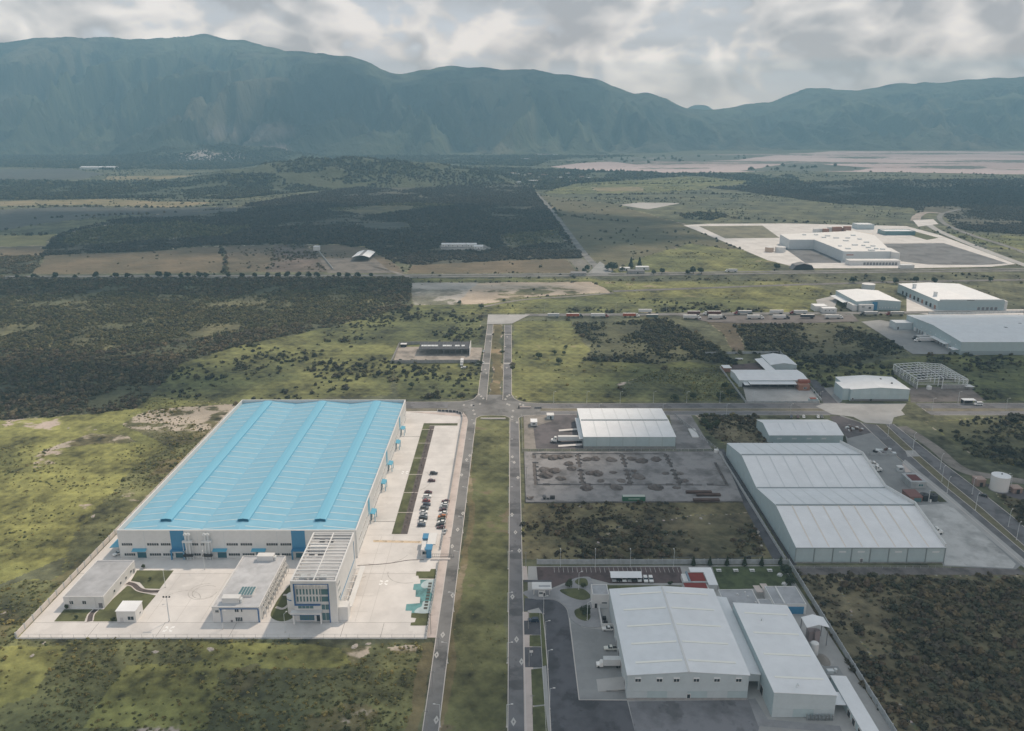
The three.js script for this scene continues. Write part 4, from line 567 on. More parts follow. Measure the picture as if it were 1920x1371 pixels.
struct('plaza', slab(curve([[4.8,-314.3],[9.3,-316.8],[17.2,-316.8],[23.5,-321.1],[28.1,-326],[34.6,-326.9],[35.7,-321.1],[36.5,-315.2],[37.1,-302.9],[36.6,-290],[29,-289.3],[24,-294.5],[22.8,-302.9],[18.2,-308.9],[9.1,-309.3]], 5, true), 0, 0.2), M.paver); clear([[4.8,-314.3],[28.1,-326],[35.7,-321.1],[36.6,-290],[29,-289.3],[22.8,-302.9],[9.1,-309.3]]);
for (const p of [[[20.8,-316],[24.6,-317.3],[31.1,-316.8],[33.6,-310.6],[30,-308.5],[24.7,-311]], [[27.8,-322.9],[29.7,-325.5],[32.8,-325.5],[33,-319.8],[29.5,-320.3]], [[26.1,-300.6],[29,-302.3],[32.3,-296.3],[30.5,-293.3],[26.9,-295.2]]]) struct('planting_bed', slab(curve(p, 6, true), 0, 0.3), M.lawn);
pave('lawn', [[35.3,-320.5],[74.4,-320.1],[74.5,-316.8],[35,-316.8]], M.lawn, 0.1, true); pave('lawn', [[91.5,-336.1],[124.6,-336.5],[122.6,-318.6],[90.5,-316.8]], mat(0.085, 0.11, 0.05, { map: gravelTex, size: 20, roughness: 1 }), 0.08);
for (let k = 0; k < 28; k++) { const x = lerp([19.2,-333.7][0], [75.4,-333.7][0], k / 27), z = [34.1,-335.6][1]; struct('parking_line', flat(rect(x - 0.09, x + 0.09, z + 0.2, z + 4.6), 0.072), M.paint); }
// roadside bays and verges
pave('footpath', [[4.4,-299.8],[8,-299.8],[7.7,-230.2],[7.7,-201],[4,-201]], M.walk, 0.12); pave('footpath', [[4.8,-336.5],[6.8,-336.5],[7.1,-324.7],[4.7,-324.7]], M.walk, 0.12);
for (const p of [[[7.1,-299],[11.5,-299],[11.8,-293.7],[7,-293.7]], [[7,-283.5],[11.2,-283.5],[11.3,-276.3],[6.8,-276.3]], [[7.1,-262.3],[11.1,-263],[11.4,-243.1],[7.1,-242.5]], [[7.1,-241.7],[11.5,-242.5],[12,-230.2],[12,-201],[6.9,-201]], [[11.6,-299],[13.2,-297.9],[13.4,-264.8],[11.4,-264.2]]]) pave('grass_verge', p, M.lawn, 0.15, true);
for (const p of [[[4.8,-293.5],[11.3,-293.5],[11.4,-283.9],[4.9,-283.9]], [[4.9,-275.8],[11.2,-275.8],[11.3,-263.6],[4.9,-263.6]]]) { pave('parking_bay', p, M.darkAsphalt, 0.135); }
for (let k = 0; k < 5; k++) { const y = [1169, 1174, 1179, 1184, 1188][k]; }
edging([[12.8,-298.3],[13.2,-280.7],[13.3,-262.6],[13,-230.2],[13,-205.1]]); edging([[4.8,-336.5],[5,-324.7]]); edging([[23.6,-295.2],[23.7,-245.5],[40.6,-245.4]]);

// ---------------------------------------------------------------- building kit
const fadedBlue = (k) => texFrom(512, 512, (i, j, c) => { const a = tile[j * 512 + i], n = noise(i * 4, j * 4 + 40 * k), sheet = ((Math.floor(j / 30) * 37 + Math.floor(i / 170) * 17 + k * 5) % 11) / 11, t = 0.35 + 0.3 * sheet + 0.3 * (a - 0.5), f = 1 + (n - 0.5) * 0.08 - (j % 30 < 1 ? 0.1 : 0); for (let q = 0; q < 3; q++) c[q] = 255 * clamp(lerp([0.16, 0.405, 0.56][q], [0.25, 0.47, 0.60][q], t) * f); });
Object.assign(M, {
  white: mat(0.74, 0.74, 0.73, { map: mot3, size: 14, roughness: 0.7 }), panel: mat(0.54, 0.61, 0.635, { map: mot3, size: 12, roughness: 0.6 }), cladding: mat(0.70, 0.715, 0.71, { map: mot3, size: 12, roughness: 0.6 }), tealClad: mat(0.45, 0.555, 0.58, { map: mot3, size: 12, roughness: 0.6 }),
  roof: mat(0.87, 0.885, 0.90, { map: mot1, size: 34, roughness: 0.5 }), roofB: mat(0.81, 0.84, 0.865, { map: mot1, size: 28, roughness: 0.5 }), greyRoof: mat(0.42, 0.43, 0.45, { map: mot2, size: 26 }), deck: mat(0.52, 0.53, 0.55, { map: mot2, size: 24 }),
  blueRoof: mat(1, 1, 1, { map: fadedBlue(0), size: 60, roughness: 0.4 }), blueRoof2: mat(1, 1, 1, { map: fadedBlue(1), size: 60, roughness: 0.4 }), ventBlue: mat(0.17, 0.45, 0.61, { roughness: 0.4 }), skylight: mat(0.54, 0.65, 0.67, { roughness: 0.35 }), trimBlue: mat(0.03, 0.115, 0.28, { roughness: 0.5 }), panelBlue: mat(0.06, 0.25, 0.44, { roughness: 0.5, map: mot3, size: 10 }), awning: mat(0.09, 0.36, 0.52, { roughness: 0.5 }), tealDoor: mat(0.03, 0.12, 0.16, { roughness: 0.5 }),
  glass: new THREE.MeshPhysicalMaterial({ color: lin(0.035, 0.05, 0.06), roughness: 0.12, specularIntensity: 1 }), greenGlass: new THREE.MeshPhysicalMaterial({ color: lin(0.10, 0.19, 0.21), roughness: 0.1 }), dark: mat(0.035, 0.036, 0.04), steel: mat(0.42, 0.44, 0.45, { roughness: 0.45, metalness: 0.5 }), galv: mat(0.62, 0.65, 0.66, { roughness: 0.5 }), greySteel: mat(0.18, 0.18, 0.19, { roughness: 0.6 }), whiteSteel: mat(0.72, 0.74, 0.75, { roughness: 0.5 }),
  block: mat(0.36, 0.355, 0.35, { map: mot2, size: 10 }), wallGrey: mat(0.46, 0.48, 0.49, { map: mot2, size: 14 }), redRoof: mat(0.23, 0.035, 0.03, { map: mot1, size: 14 }), brick: mat(0.32, 0.11, 0.075, { map: mot2, size: 6 }), terracotta: mat(0.33, 0.17, 0.12, { map: mot2, size: 6 }), orange: mat(0.5, 0.2, 0.06), tyre: mat(0.03, 0.03, 0.032), rust: mat(0.12, 0.075, 0.06, { map: gravelTex, size: 3 }), green: mat(0.05, 0.16, 0.10, { map: mot1, size: 8 }), soilPile: mat(0.13, 0.112, 0.105, { map: gravelTex, size: 6, bumpMap: rep(bumpTex, 6), bumpScale: 0.5 }), rail: mat(0.5, 0.5, 0.5, { roughness: 0.6 }),
});
class Build {
  constructor(name, label, category, cx, cz, y = 0, group) { this.g = thing(name, label, category, [cx, -y, cz], 0, group); this.c = [cx, 0, cz]; } // y: depth of its ground below zero
  part(name, geo, m, parent) { return mesh(name, geo.clone().translate(-this.c[0], -this.c[1], -this.c[2]), m, parent || this.g); }
}
const shapeGeo = (pts, depth) => new THREE.ExtrudeGeometry(new THREE.Shape(pts.map(([x, y]) => new THREE.Vector2(x, y))), { depth, bevelEnabled: false });
// body with n ridges; axis 'z' runs ridges towards the camera, 'x' across
function gabled(b, o) {
  const { x0, x1, zf, zb, H, rise = 1.5, n = 1, axis = 'z', wall = M.cladding, roof = M.roof, over = 0.35, t = 0.14, base = -0.6, step = 0 } = o;
  const L = axis === 'z' ? x0 : -zf, R = axis === 'z' ? x1 : -zb, w = (R - L) / n, prof = [[L, base], [R, base]], slopes = [];
  for (let k = n - 1; k >= 0; k--) prof.push([L + (k + 1) * w, H], [L + (k + 0.5) * w, H + rise]);
  prof.push([L, H]);
  let body = shapeGeo(prof, axis === 'z' ? zf - zb : x1 - x0);
  body = axis === 'z' ? body.translate(0, 0, zb) : body.rotateY(Math.PI / 2).translate(x0, 0, 0);
  const wallMesh = b.part('wall', body, wall), panels = [];
  for (let k = 0; k < n; k++) for (const s of [0, 1]) {
    const a = L + (k + s * 0.5) * w, c = a + w / 2, ya = (s ? H + rise : H) + t, yc = (s ? H : H + rise) + t, ea = k === 0 && !s ? over : 0, ec = k === n - 1 && s ? over : 0, m = (yc - ya) / (w / 2);
    const A = a - ea, C = c + ec, yA = ya - ea * m, yC = yc + ec * m;
    const g = axis === 'z' ? quad([A, yA, zf + over], [C, yC, zf + over], [C, yC, zb - over], [A, yA, zb - over], t * 0.9) : quad([x0 - over, yA, -A], [x1 + over, yA, -A], [x1 + over, yC, -C], [x0 - over, yC, -C], t * 0.9);
    const p = b.part('roof_panel', g, Array.isArray(roof) ? roof[(k * 2 + s) % roof.length] : roof); panels.push({ mesh: p, A, C, yA, yC });
  }
  return { wallMesh, panels, w, at: (q) => { const u = ((q - L) % w + w) % w / w; return H + t + rise * (u < 0.5 ? u * 2 : 2 - u * 2); } };
}
function flatRoofed(b, x0, x1, zf, zb, H, wall, deck, lip = 0.5, base = -0.6, th = 0.3) {
  b.part('wall', boxTo(x0, x1, base, H - lip, zb, zf), wall);
  b.part('roof_deck', boxTo(x0 + th, x1 - th, H - lip, H - lip + 0.04, zb + th, zf - th), deck);
  b.part('parapet', join(boxTo(x0, x1, H - lip + 0.002, H, zf - th, zf), boxTo(x0, x1, H - lip + 0.002, H, zb, zb + th), boxTo(x0, x0 + th, H - lip + 0.002, H, zb + th, zf - th), boxTo(x1 - th, x1, H - lip + 0.002, H, zb + th, zf - th)), wall);
}
const faceBox = (face, u, y, at, w, h, d, out) => face === 'f' ? box(w, h, d, u, y - h / 2, at + out) : face === 'b' ? box(w, h, d, u, y - h / 2, at - out) : face === 'r' ? box(d, h, w, at + out, y - h / 2, u) : box(d, h, w, at - out, y - h / 2, u);
function windowOn(b, face, u, y, at, w, h, cols = 1, glass = M.glass, frame = M.white, name = 'window') { // u along the wall, y centre height
  const f = b.part(name, join(faceBox(face, u, y + h / 2 + 0.06, at, w + 0.24, 0.12, 0.16, 0.06), faceBox(face, u, y - h / 2 - 0.06, at, w + 0.24, 0.12, 0.2, 0.07), faceBox(face, u - w / 2 - 0.06, y, at, 0.12, h - 0.002, 0.15, 0.06), faceBox(face, u + w / 2 + 0.06, y, at, 0.12, h - 0.002, 0.15, 0.06), ...Array.from({ length: cols - 1 }, (_, k) => faceBox(face, u - w / 2 + ((k + 1) * w) / cols, y, at, 0.12, h - 0.004, 0.12, 0.05))), frame);
  b.part('pane', faceBox(face, u, y, at, w, h, 0.05, 0.03), glass, f); return f;
}
const doorOn = (b, face, u, at, w, h, m = M.greySteel, name = 'door') => { const d = b.part(name, faceBox(face, u, h / 2 + 0.03, at, w, h, 0.1, 0.05), m); b.part('door_frame', join(faceBox(face, u - w / 2 - 0.08, h / 2 + 0.05, at, 0.15, h + 0.1, 0.16, 0.06), faceBox(face, u + w / 2 + 0.08, h / 2 + 0.05, at, 0.15, h + 0.1, 0.16, 0.06), faceBox(face, u, h + 0.12, at, w + 0.32, 0.16, 0.17, 0.06)), M.white, d); return d; };
function fence(name, label, line, h, gap, m, { wall, postW = 0.16, rails = 2, panelM, clearOff } = {}) { // posts with rails, or solid panels
  const b = new Build(name, label, wall ? 'wall' : 'fence', line[0][0], line[0][1]);
  for (let i = 0; i < line.length - 1; i++) {
    const [ax, az] = line[i], [bx, bz] = line[i + 1], L = Math.hypot(bx - ax, bz - az), n = Math.max(1, Math.round(L / gap)), ry = -Math.atan2(bz - az, bx - ax);
    for (let k = 0; k < n; k++) {
      const u = (k + 0.5) / n, x = lerp(ax, bx, u), z = lerp(az, bz, u), ux = (bx - ax) / L, uz = (bz - az) / L, l = L / n;
      b.part(wall ? 'pillar' : 'post', box(postW * (wall ? 1.6 : 1), h + (wall ? 0.25 : 0.1), postW * (wall ? 1.6 : 1)).rotateY(ry).translate(lerp(ax, bx, k / n), -0.2, lerp(az, bz, k / n)), m);
      if (wall) b.part('wall_panel', box(l - postW * 1.6, h, postW).rotateY(ry).translate(x, -0.2, z), panelM || m);
      else { const gs = []; for (let r = 0; r < rails; r++) gs.push(box(l - postW, 0.07, 0.05).rotateY(ry).translate(x, h * (0.96 - (r / Math.max(1, rails - 1)) * 0.8), z)); b.part('rail', join(gs), m); if (panelM) b.part('infill', box(l - postW, h * 0.8, 0.03).rotateY(ry).translate(x, 0.15, z), panelM); }
    }
    if (i === line.length - 2) b.part(wall ? 'pillar' : 'post', box(postW * (wall ? 1.6 : 1), h + (wall ? 0.25 : 0.1), postW * (wall ? 1.6 : 1)).rotateY(ry).translate(bx, -0.2, bz), m);
  }
  return b;
}
const meshPanel = new THREE.MeshPhysicalMaterial({ color: lin(0.3, 0.31, 0.32), roughness: 0.8, opacity: 0.22, transparent: true });

// ---------------------------------------------------------------- western compound: blue-roofed factory
{
  const x0 = -182.8, x1 = -72, zf = -344.2, zb = -529.5, H = 14.1, b = new Build('factory_hall', 'huge factory hall with wavy sky blue roof and white walls', 'factory', (x0 + x1) / 2, zf);
  const n = 3, low = 11.9, rise = 1.9, w = (x1 - x0 - 1.2) / n, X = x0 + 0.6;
  b.part('wall', boxTo(x0, x1, -0.6, low - 0.4, zb, zf), M.cladding);
  b.part('parapet', join(boxTo(x0, x1, low - 0.398, H, zf - 0.5, zf), boxTo(x0, x1, low - 0.398, H, zb, zb + 0.5), boxTo(x0, x0 + 0.5, low - 0.398, H, zb + 0.5, zf - 0.5), boxTo(x1 - 0.5, x1, low - 0.398, H, zb + 0.5, zf - 0.5)), M.cladding);
  b.part('coping', join(boxTo(x0 - 0.1, x1 + 0.1, H, H + 0.16, zf - 0.6, zf + 0.1), boxTo(x0 - 0.1, x1 + 0.1, H, H + 0.16, zb - 0.1, zb + 0.6), boxTo(x0 - 0.1, x0 + 0.6, H, H + 0.16, zb + 0.6, zf - 0.6), boxTo(x1 - 0.6, x1 + 0.1, H, H + 0.16, zb + 0.6, zf - 0.6)), M.white);
  const zf2 = zf - 0.52, zb2 = zb + 0.52;
  for (let k = 0; k < n; k++) {
    for (const s of [0, 1]) {
      const a = X + (k + s / 2) * w, c = a + w / 2, ya = s ? low + rise : low, yc = s ? low : low + rise;
      const p = b.part('roof_panel', quad([a, ya, zf2], [c, yc, zf2], [c, yc, zb2], [a, ya, zb2], 0.2), s ? M.blueRoof : M.blueRoof2);
      for (let i = 0; i < 26; i++) { const z = zf2 - 5 - i * 7.0, u0 = s ? 0.13 : 0.03, u1 = s ? 0.97 : 0.87; b.part('skylight', quad([lerp(a, c, u0), lerp(ya, yc, u0) + 0.07, z + 0.25], [lerp(a, c, u1), lerp(ya, yc, u1) + 0.07, z + 0.25], [lerp(a, c, u1), lerp(ya, yc, u1) + 0.07, z - 0.25], [lerp(a, c, u0), lerp(ya, yc, u0) + 0.07, z - 0.25], 0.06), M.skylight, p); }
    }
    // ridge ventilator: a low arched duct along each ridge
    const cx = X + (k + 0.5) * w, arc = []; for (let i = 0; i <= 8; i++) { const t = Math.PI * (i / 8); arc.push([-Math.cos(t) * 2.7, 1.15 + Math.sin(t) * 0.6]); }
    const v = b.part('ridge_vent', shapeGeo([[-2.7, 0], [2.7, 0], [2.75, 1.1], [2.1, 1.35], [0, 1.55], [-2.1, 1.35], [-2.75, 1.1]], zf2 - zb2 - 13).translate(cx, low + rise - 0.3, zb2 + 3.5), M.ventBlue);
    b.part('vent_end', shapeGeo([[-2.4, 0.12], [2.4, 0.12], [2.4, 1.15], [0, 1.6], [-2.4, 1.15]], 0.08).translate(cx, low + rise - 0.3, zf2 - 9.48), mat(0.02, 0.12, 0.19), v);
  }
  const px = (p) => x0 + (p - 224.5) * 0.2503, at = zf;
  for (const [p0, p1] of [[230.5, 250], [277.5, 299], [303, 321], [361, 372.5], [377, 386], [425, 446], [451, 472.5], [499, 520], [525, 545]]) windowOn(b, 'f', px((p0 + p1) / 2), 7.0, at, (p1 - p0) * 0.25, 1.25, p1 - p0 > 15 ? 5 : 3);
  for (const [p0, p1] of [[233, 253], [280, 301], [305, 324], [363, 375], [380, 388], [427, 448], [453, 475], [504, 522], [526, 547]]) windowOn(b, 'f', px((p0 + p1) / 2), 1.75, at, (p1 - p0) * 0.25, 1.25, p1 - p0 > 15 ? 5 : 3);
  for (const p of [335, 559]) { b.part('accent_panel', faceBox('f', px(p), (H + 4.6) / 2, at, 6.3, H - 4.7, 0.1, 0.06), M.panelBlue); const c = b.part('canopy', boxTo(px(p) - 3.3, px(p) + 3.3, 4.3, 4.7, at + 0.01, at + 2.2), M.panelBlue); b.part('canopy_post', join(boxTo(px(p) - 3.2, px(p) - 2.6, 0, 4.298, at + 1.5, at + 2.1), boxTo(px(p) + 2.6, px(p) + 3.2, 0, 4.298, at + 1.5, at + 2.1)), M.panelBlue, c); doorOn(b, 'f', px(p) + 0.6, at, 4.6, 2.5, M.tealDoor, 'roller_door'); }
  for (const p of [263, 412.5, 484.5]) { b.part('awning', quad([px(p) - 3.3, 4.2, at + 2], [px(p) + 3.3, 4.2, at + 2], [px(p) + 3.3, 4.9, at + 0.05], [px(p) - 3.3, 4.9, at + 0.05], 0.1), M.awning); doorOn(b, 'f', px(p) + 0.6, at, 4.2, 2.9, M.tealDoor, 'roller_door'); }
  for (let k = 1; k < 9; k++) b.part('wall_joint', faceBox('f', x0 + (k * (x1 - x0)) / 9, (H - 0.5) / 2, at, 0.14, H - 0.6, 0.05, 0.02), M.panel);
  // east side: dark window band, blue strips and porches
  for (let k = 0; k < 17; k++) { const z = zf - 6 - k * 10.6; if (![3, 9, 15].includes(k)) { windowOn(b, 'r', z - 3, 6.9, x1, 8.2, 0.9, 4); windowOn(b, 'r', z - 3, 1.8, x1, 8.2, 1.0, 4); } }
  for (const [z, wide] of [[-383, 1], [-419, 0], [-445, 1], [-478, 0], [-502, 1]]) { if (wide) b.part('accent_panel', faceBox('r', z + 5, 9.6, x1, 4.5, 8.6, 0.1, 0.06), M.awning); const c = b.part('canopy', quad([x1 + 0.05, 4.8, z + 3], [x1 + 2.6, 4.4, z + 3], [x1 + 2.6, 4.4, z - 3], [x1 + 0.05, 4.8, z - 3], 0.25), M.awning); b.part('canopy_post', join(boxTo(x1 + 2.2, x1 + 2.5, 0, 4.2, z + 2.5, z + 2.9), boxTo(x1 + 2.2, x1 + 2.5, 0, 4.2, z - 2.9, z - 2.5)), M.awning, c); doorOn(b, 'r', z, x1, 5, 4, M.tealDoor, 'roller_door'); }
  b.part('canopy', quad([x0 - 5.6, 4.2, zf - 2], [x0 - 0.05, 4.8, zf - 2], [x0 - 0.05, 4.8, zf - 12], [x0 - 5.6, 4.2, zf - 12], 0.25), M.awning);
  for (const s of ['left', 'right']) { const p = s === 'left' ? 355.5 : 391, e = new Build('exhaust_stack', s === 'left' ? 'silver exhaust stack with cross top, beside the blue wall panel' : 'silver exhaust stack with cross top, farther from the blue panel', 'exhaust stack', px(p), zf + 1.6, 0, 'exhaust stacks on the factory front');
    for (const d of [-0.75, 0.75]) e.part('duct', cyl(0.36, 0.36, 13.6, px(p) + d, 0, zf + 1.6, 12), M.galv); e.part('crosshead', box(4.6, 0.8, 1.1, px(p), 8.9, zf + 1.7), M.galv); e.part('crosshead', box(3, 0.7, 1.0, px(p), 12.4, zf + 1.5), M.galv); for (const d of [-2.1, 0.2, 2.1]) e.part('leg', cyl(0.13, 0.13, 8.9, px(p) + d, 0, zf + 2.0, 8), M.galv); e.part('hopper', box(4.4, 1.0, 1.4, px(p), 2.0, zf + 2.1), M.dark); }
}
{ // white flat building beside the wall
  const x0 = -187.5, x1 = -170.6, zf = -302.9, zb = -332.5, H = 5.4, b = new Build('service_building', 'long low white building with grey flat roof beside the boundary wall', 'building', (x0 + x1) / 2, zf);
  flatRoofed(b, x0, x1, zf, zb, H, M.white, M.greyRoof, 0.35);
  for (const u of [x0 + 3.2, x0 + 8.6]) windowOn(b, 'f', u, 2.6, zf, 1.5, 1.5, 2); doorOn(b, 'f', x1 - 1.6, zf, 1.7, 2.3);
  for (const [u, y] of [[-312, 3], [-318, 3.2], [-323, 2.7], [-328, 3]]) windowOn(b, 'r', u, y - 0.6, x1, 1.2, 1.2, 1); doorOn(b, 'r', -330.6, x1, 1.3, 2.2); b.part('downpipe', join(box(0.12, 5, 0.12, x0 + 2.9, 0, zf + 0.08), box(0.12, 5, 0.12, x1 - 3.6, 0, zf + 0.08)), M.rail);
}
{ const x0 = -160.7, x1 = -152.9, zf = -292.6, zb = -299.2, b = new Build('pump_house', 'small white cube shaped hut with one window beside the lawn', 'hut', (x0 + x1) / 2, zf); b.part('wall', boxTo(x0, x1, -0.6, 5.1, zb, zf), M.white); b.part('roof', quad([x0 - 0.2, 5.26, zf + 0.3], [x1 + 0.2, 5.26, zf + 0.3], [x1 + 0.2, 5.6, zb - 0.3], [x0 - 0.2, 5.6, zb - 0.3], 0.15), M.roof); windowOn(b, 'f', x1 - 2.1, 1.9, zf, 2.4, 1.6, 2); doorOn(b, 'f', x0 + 2.0, zf, 1.4, 2.2, M.rail); windowOn(b, 'r', -296.5, 2, x1, 0.8, 0.8); }
{ // two-storey office with arcade
  const x0 = -121.6, x1 = -102.3, zf = -292.6, zb = -333.5, H = 7.2, b = new Build('canteen_building', 'two storey white office with grey roof, gridded skylight and blue front trim', 'office building', (x0 + x1) / 2, zf);
  flatRoofed(b, x0, x1, zf, zb, H, M.white, M.deck, 0.5);
  const sk = b.part('skylight', boxTo(-113.6, -107.6, H - 0.46, H + 0.5, -306.8, -300.4), M.white);
  for (let i = 0; i < 5; i++) for (let j = 0; j < 6; j++) b.part('pane', box(1.02, 0.08, 0.9, -113 + i * 1.2, H + 0.5, -300.95 - j * 1.05), M.greenGlass, sk);
  for (const [a, c, d, e, nm] of [[-118.4, -111.4, -295.6, -298.4, 'stair_head'], [-114, -106.8, -329.4, -332.4, 'stair_head']]) { const s = b.part(nm, boxTo(a, c, H - 0.46, H + 1.9, e, d), M.white); b.part('stair_roof', boxTo(a - 0.15, c + 0.15, H + 1.9, H + 2.02, e - 0.15, d + 0.15), M.white, s); b.part('vent', join(boxTo(c + 0.2, c + 0.9, H - 0.46, H + 1.2, e + 0.4, d - 0.4)), M.galv, s); }
  b.part('trim', join(faceBox('f', (x0 + x1) / 2 + 1.2, 6.25, zf, 16, 0.42, 0.16, 0.09), faceBox('f', x0 + 3.6, 3.02, zf, 0.5, 6.03, 0.16, 0.09), faceBox('f', x1 - 0.6, 3.02, zf, 0.5, 6.03, 0.16, 0.09)), M.trimBlue);
  windowOn(b, 'f', x0 + 2.0, 5.1, zf, 1.3, 1.1, 2); windowOn(b, 'f', x0 + 10, 5.4, zf, 1.6, 1.2, 2); windowOn(b, 'f', x0 + 12, 5.4, zf, 0.5, 1.2); windowOn(b, 'f', x0 + 10.6, 1.4, zf, 2.7, 1.9, 4); doorOn(b, 'f', x0 + 7.6, zf, 0.9, 1.1, M.greySteel, 'hatch');
  for (let k = 0; k < 11; k++) { const z = zf - 2.6 - k * 3.5; b.part('brace', join(beam([x1 + 0.12, 0.2, z], [x1 + 1.3, 3.2, z - 1.2], 0.3), beam([x1 + 1.3, 3.2, z - 1.2], [x1 + 0.12, 6.2, z], 0.3), beam([x1 + 1.3, 0.1, z - 1.2], [x1 + 1.3, 3.2, z - 1.2], 0.22)), M.white); windowOn(b, 'r', z - 1.8, 4.9, x1, 1.6, 1.4, 2); windowOn(b, 'r', z - 1.8, 1.6, x1, 1.6, 1.6, 2); }
}
{ // office block with open louvred roof
  const x0 = -88.9, x1 = -70.6, zf = -292.2, zb = -332.7, H = 19.1, b = new Build('head_office', 'tall white office block with open slatted roof frame and blue edged glass front', 'office building', (x0 + x1) / 2, zf);
  const D = 16.6, gx1 = x1 - 3.4;
  b.part('wall', boxTo(x0 + 0.6, x1, -0.6, D, zb, zf - 1.2), M.white); b.part('roof_deck', boxTo(x0 + 0.7, x1 - 0.7, D, D + 0.05, zb + 0.7, zf - 1.9), M.deck);
  b.part('parapet', join(boxTo(x0, x1, 17.9, H, zf - 0.8, zf), boxTo(x0, x1, D - 4, H, zb - 0.35, zb - 0.003), boxTo(x0, x0 + 0.6, D - 4, H, zb, zf - 0.802), boxTo(x1 - 0.62, x1, D + 0.002, H, zb, zf - 0.802)), M.white);
  b.part('front_frame', join(boxTo(x0, x0 + 1.0, 8.0, 17.898, zf - 1.2, zf), boxTo(gx1 + 0.42, x1, -0.6, 17.898, zf - 1.198, zf)), M.white);
  b.part('trim', join(boxTo(x0 + 1.0, gx1 + 0.42, 17.5, 17.89, zf - 0.5, zf + 0.06), boxTo(x0 + 1.0, x0 + 1.45, 8.4, 17.49, zf - 0.5, zf + 0.06), boxTo(x0 + 1.0, gx1 - 3.4, 7.9, 8.39, zf - 0.5, zf + 0.06), boxTo(gx1, gx1 + 0.418, 0, 17.49, zf - 0.5, zf + 0.06)), M.trimBlue);
  for (const [y, h] of [[13.6, 2.6], [10.3, 2.4]]) { for (let k = 0; k < 8; k++) windowOn(b, 'f', x0 + 2.2 + k * 1.32, y, zf - 1.2, 0.7, h, 1, M.greenGlass); windowOn(b, 'f', gx1 - 1.75, y, zf - 1.2, 3.0, h, 1, M.greenGlass); }
  for (let k = 0; k < 8; k++) b.part('fin', boxTo(x0 + 2.7 + k * 1.32, x0 + 2.95 + k * 1.32, 15.3, 17.0, zf - 1.1, zf - 0.5), M.white);
  b.part('balcony', boxTo(x0 - 0.6, gx1 - 3, 4.6, 5.3, zf - 1.1, zf + 1.4), M.white); b.part('trim', boxTo(x0 - 0.2, gx1 - 3.6, 4.25, 4.598, zf + 0.6, zf + 1.2), M.trimBlue);
  windowOn(b, 'f', x0 + 5.2, 6.5, zf - 1.2, 6.2, 1.2, 4, M.greenGlass); windowOn(b, 'f', gx1 - 1.75, 6.6, zf - 1.2, 3, 2.4, 2, M.greenGlass); windowOn(b, 'f', gx1 - 1.75, 2.2, zf - 1.2, 3, 3.4, 2, M.greenGlass); windowOn(b, 'f', x0 + 5.4, 2.2, zf - 1.2, 5.6, 3.2, 5, M.greenGlass, M.trimBlue); doorOn(b, 'f', gx1 - 4.6, zf - 1.2, 2, 3.4, M.glass);
  b.part('porch_post', join(boxTo(x0 + 0.2, x0 + 0.9, 0, 4.59, zf + 0.4, zf + 1.1), boxTo(gx1 - 3.6, gx1 - 3.0, 0, 4.59, zf + 0.4, zf + 1.1)), M.white);
  b.part('ridge_beam', boxTo((x0 + x1) / 2 - 0.25, (x0 + x1) / 2 + 0.25, H - 0.55, H - 0.05, zb + 0.01, zf - 0.81), M.white);
  for (let k = 0; k < 14; k++) b.part('roof_slat', boxTo(x0 + 0.61, x1 - 0.63, H - 0.5, H - 0.1, zf - 3.9 - k * 2.75, zf - 3.35 - k * 2.75), M.white);
  for (let k = 0; k < 4; k++) b.part('cooling_unit', cyl(0.7, 0.7, 1.2, x0 + 5.5 + k * 2, D + 0.05, zf - 3.2, 12), M.greySteel); for (let k = 0; k < 3; k++) b.part('cooling_unit', box(2.6, 1.3, 1.4, x0 + 4 + k * 4, D + 0.05, zf - 6.4), M.galv); for (let k = 0; k < 4; k++) b.part('cooling_unit', box(2.2, 1.4, 1.2, x0 + 3 + k * 1.9, D + 0.05, zb + (k % 2 ? 4 : 16)), M.greySteel);
  b.part('plant_room', boxTo(x0 + 1.2, x0 + 9, D + 0.05, H - 0.6, zb + 8, zb + 13), M.white);
  b.part('trim', join(faceBox('r', (zf + zb) / 2 - 1, 7.4, x1, 32, 0.4, 0.14, 0.08), faceBox('r', zb + 3, 12, x1, 0.5, 8.7, 0.14, 0.08)), M.panelBlue); for (const [y, z] of [[15.4, -297], [12.4, -297.5], [9.2, -297.5], [6, -297.5]]) windowOn(b, 'r', z, y, x1, 3.2, 1.5, 2, M.greenGlass);
  const w = b.part('walkway_roof', boxTo(x1 + 2.4, x1 + 4.6, 3.3, 3.7, zb + 2, zf - 6), M.white); for (let k = 0; k < 6; k++) b.part('walkway_post', join(boxTo(x1 + 2.9, x1 + 3.4, 0, 3.298, zb + 4 + k * 5.6, zb + 4.6 + k * 5.6), boxTo(x1 + 0.01, x1 + 2.398, 3.35, 3.6, zb + 4 + k * 5.6, zb + 4.4 + k * 5.6)), M.white, w);
  b.part('side_wall', boxTo(x1 + 0.01, x1 + 3.8, -0.4, 6.4, zf - 6, zf - 1.3), M.white);
  b.part('bay', cyl(2.6, 2.6, 8, x0 - 1.6, 0, zf - 8, 20), M.white); b.part('bay_band', cyl(2.64, 2.64, 0.5, x0 - 1.6, 6.6, zf - 8, 20), M.trimBlue);
}
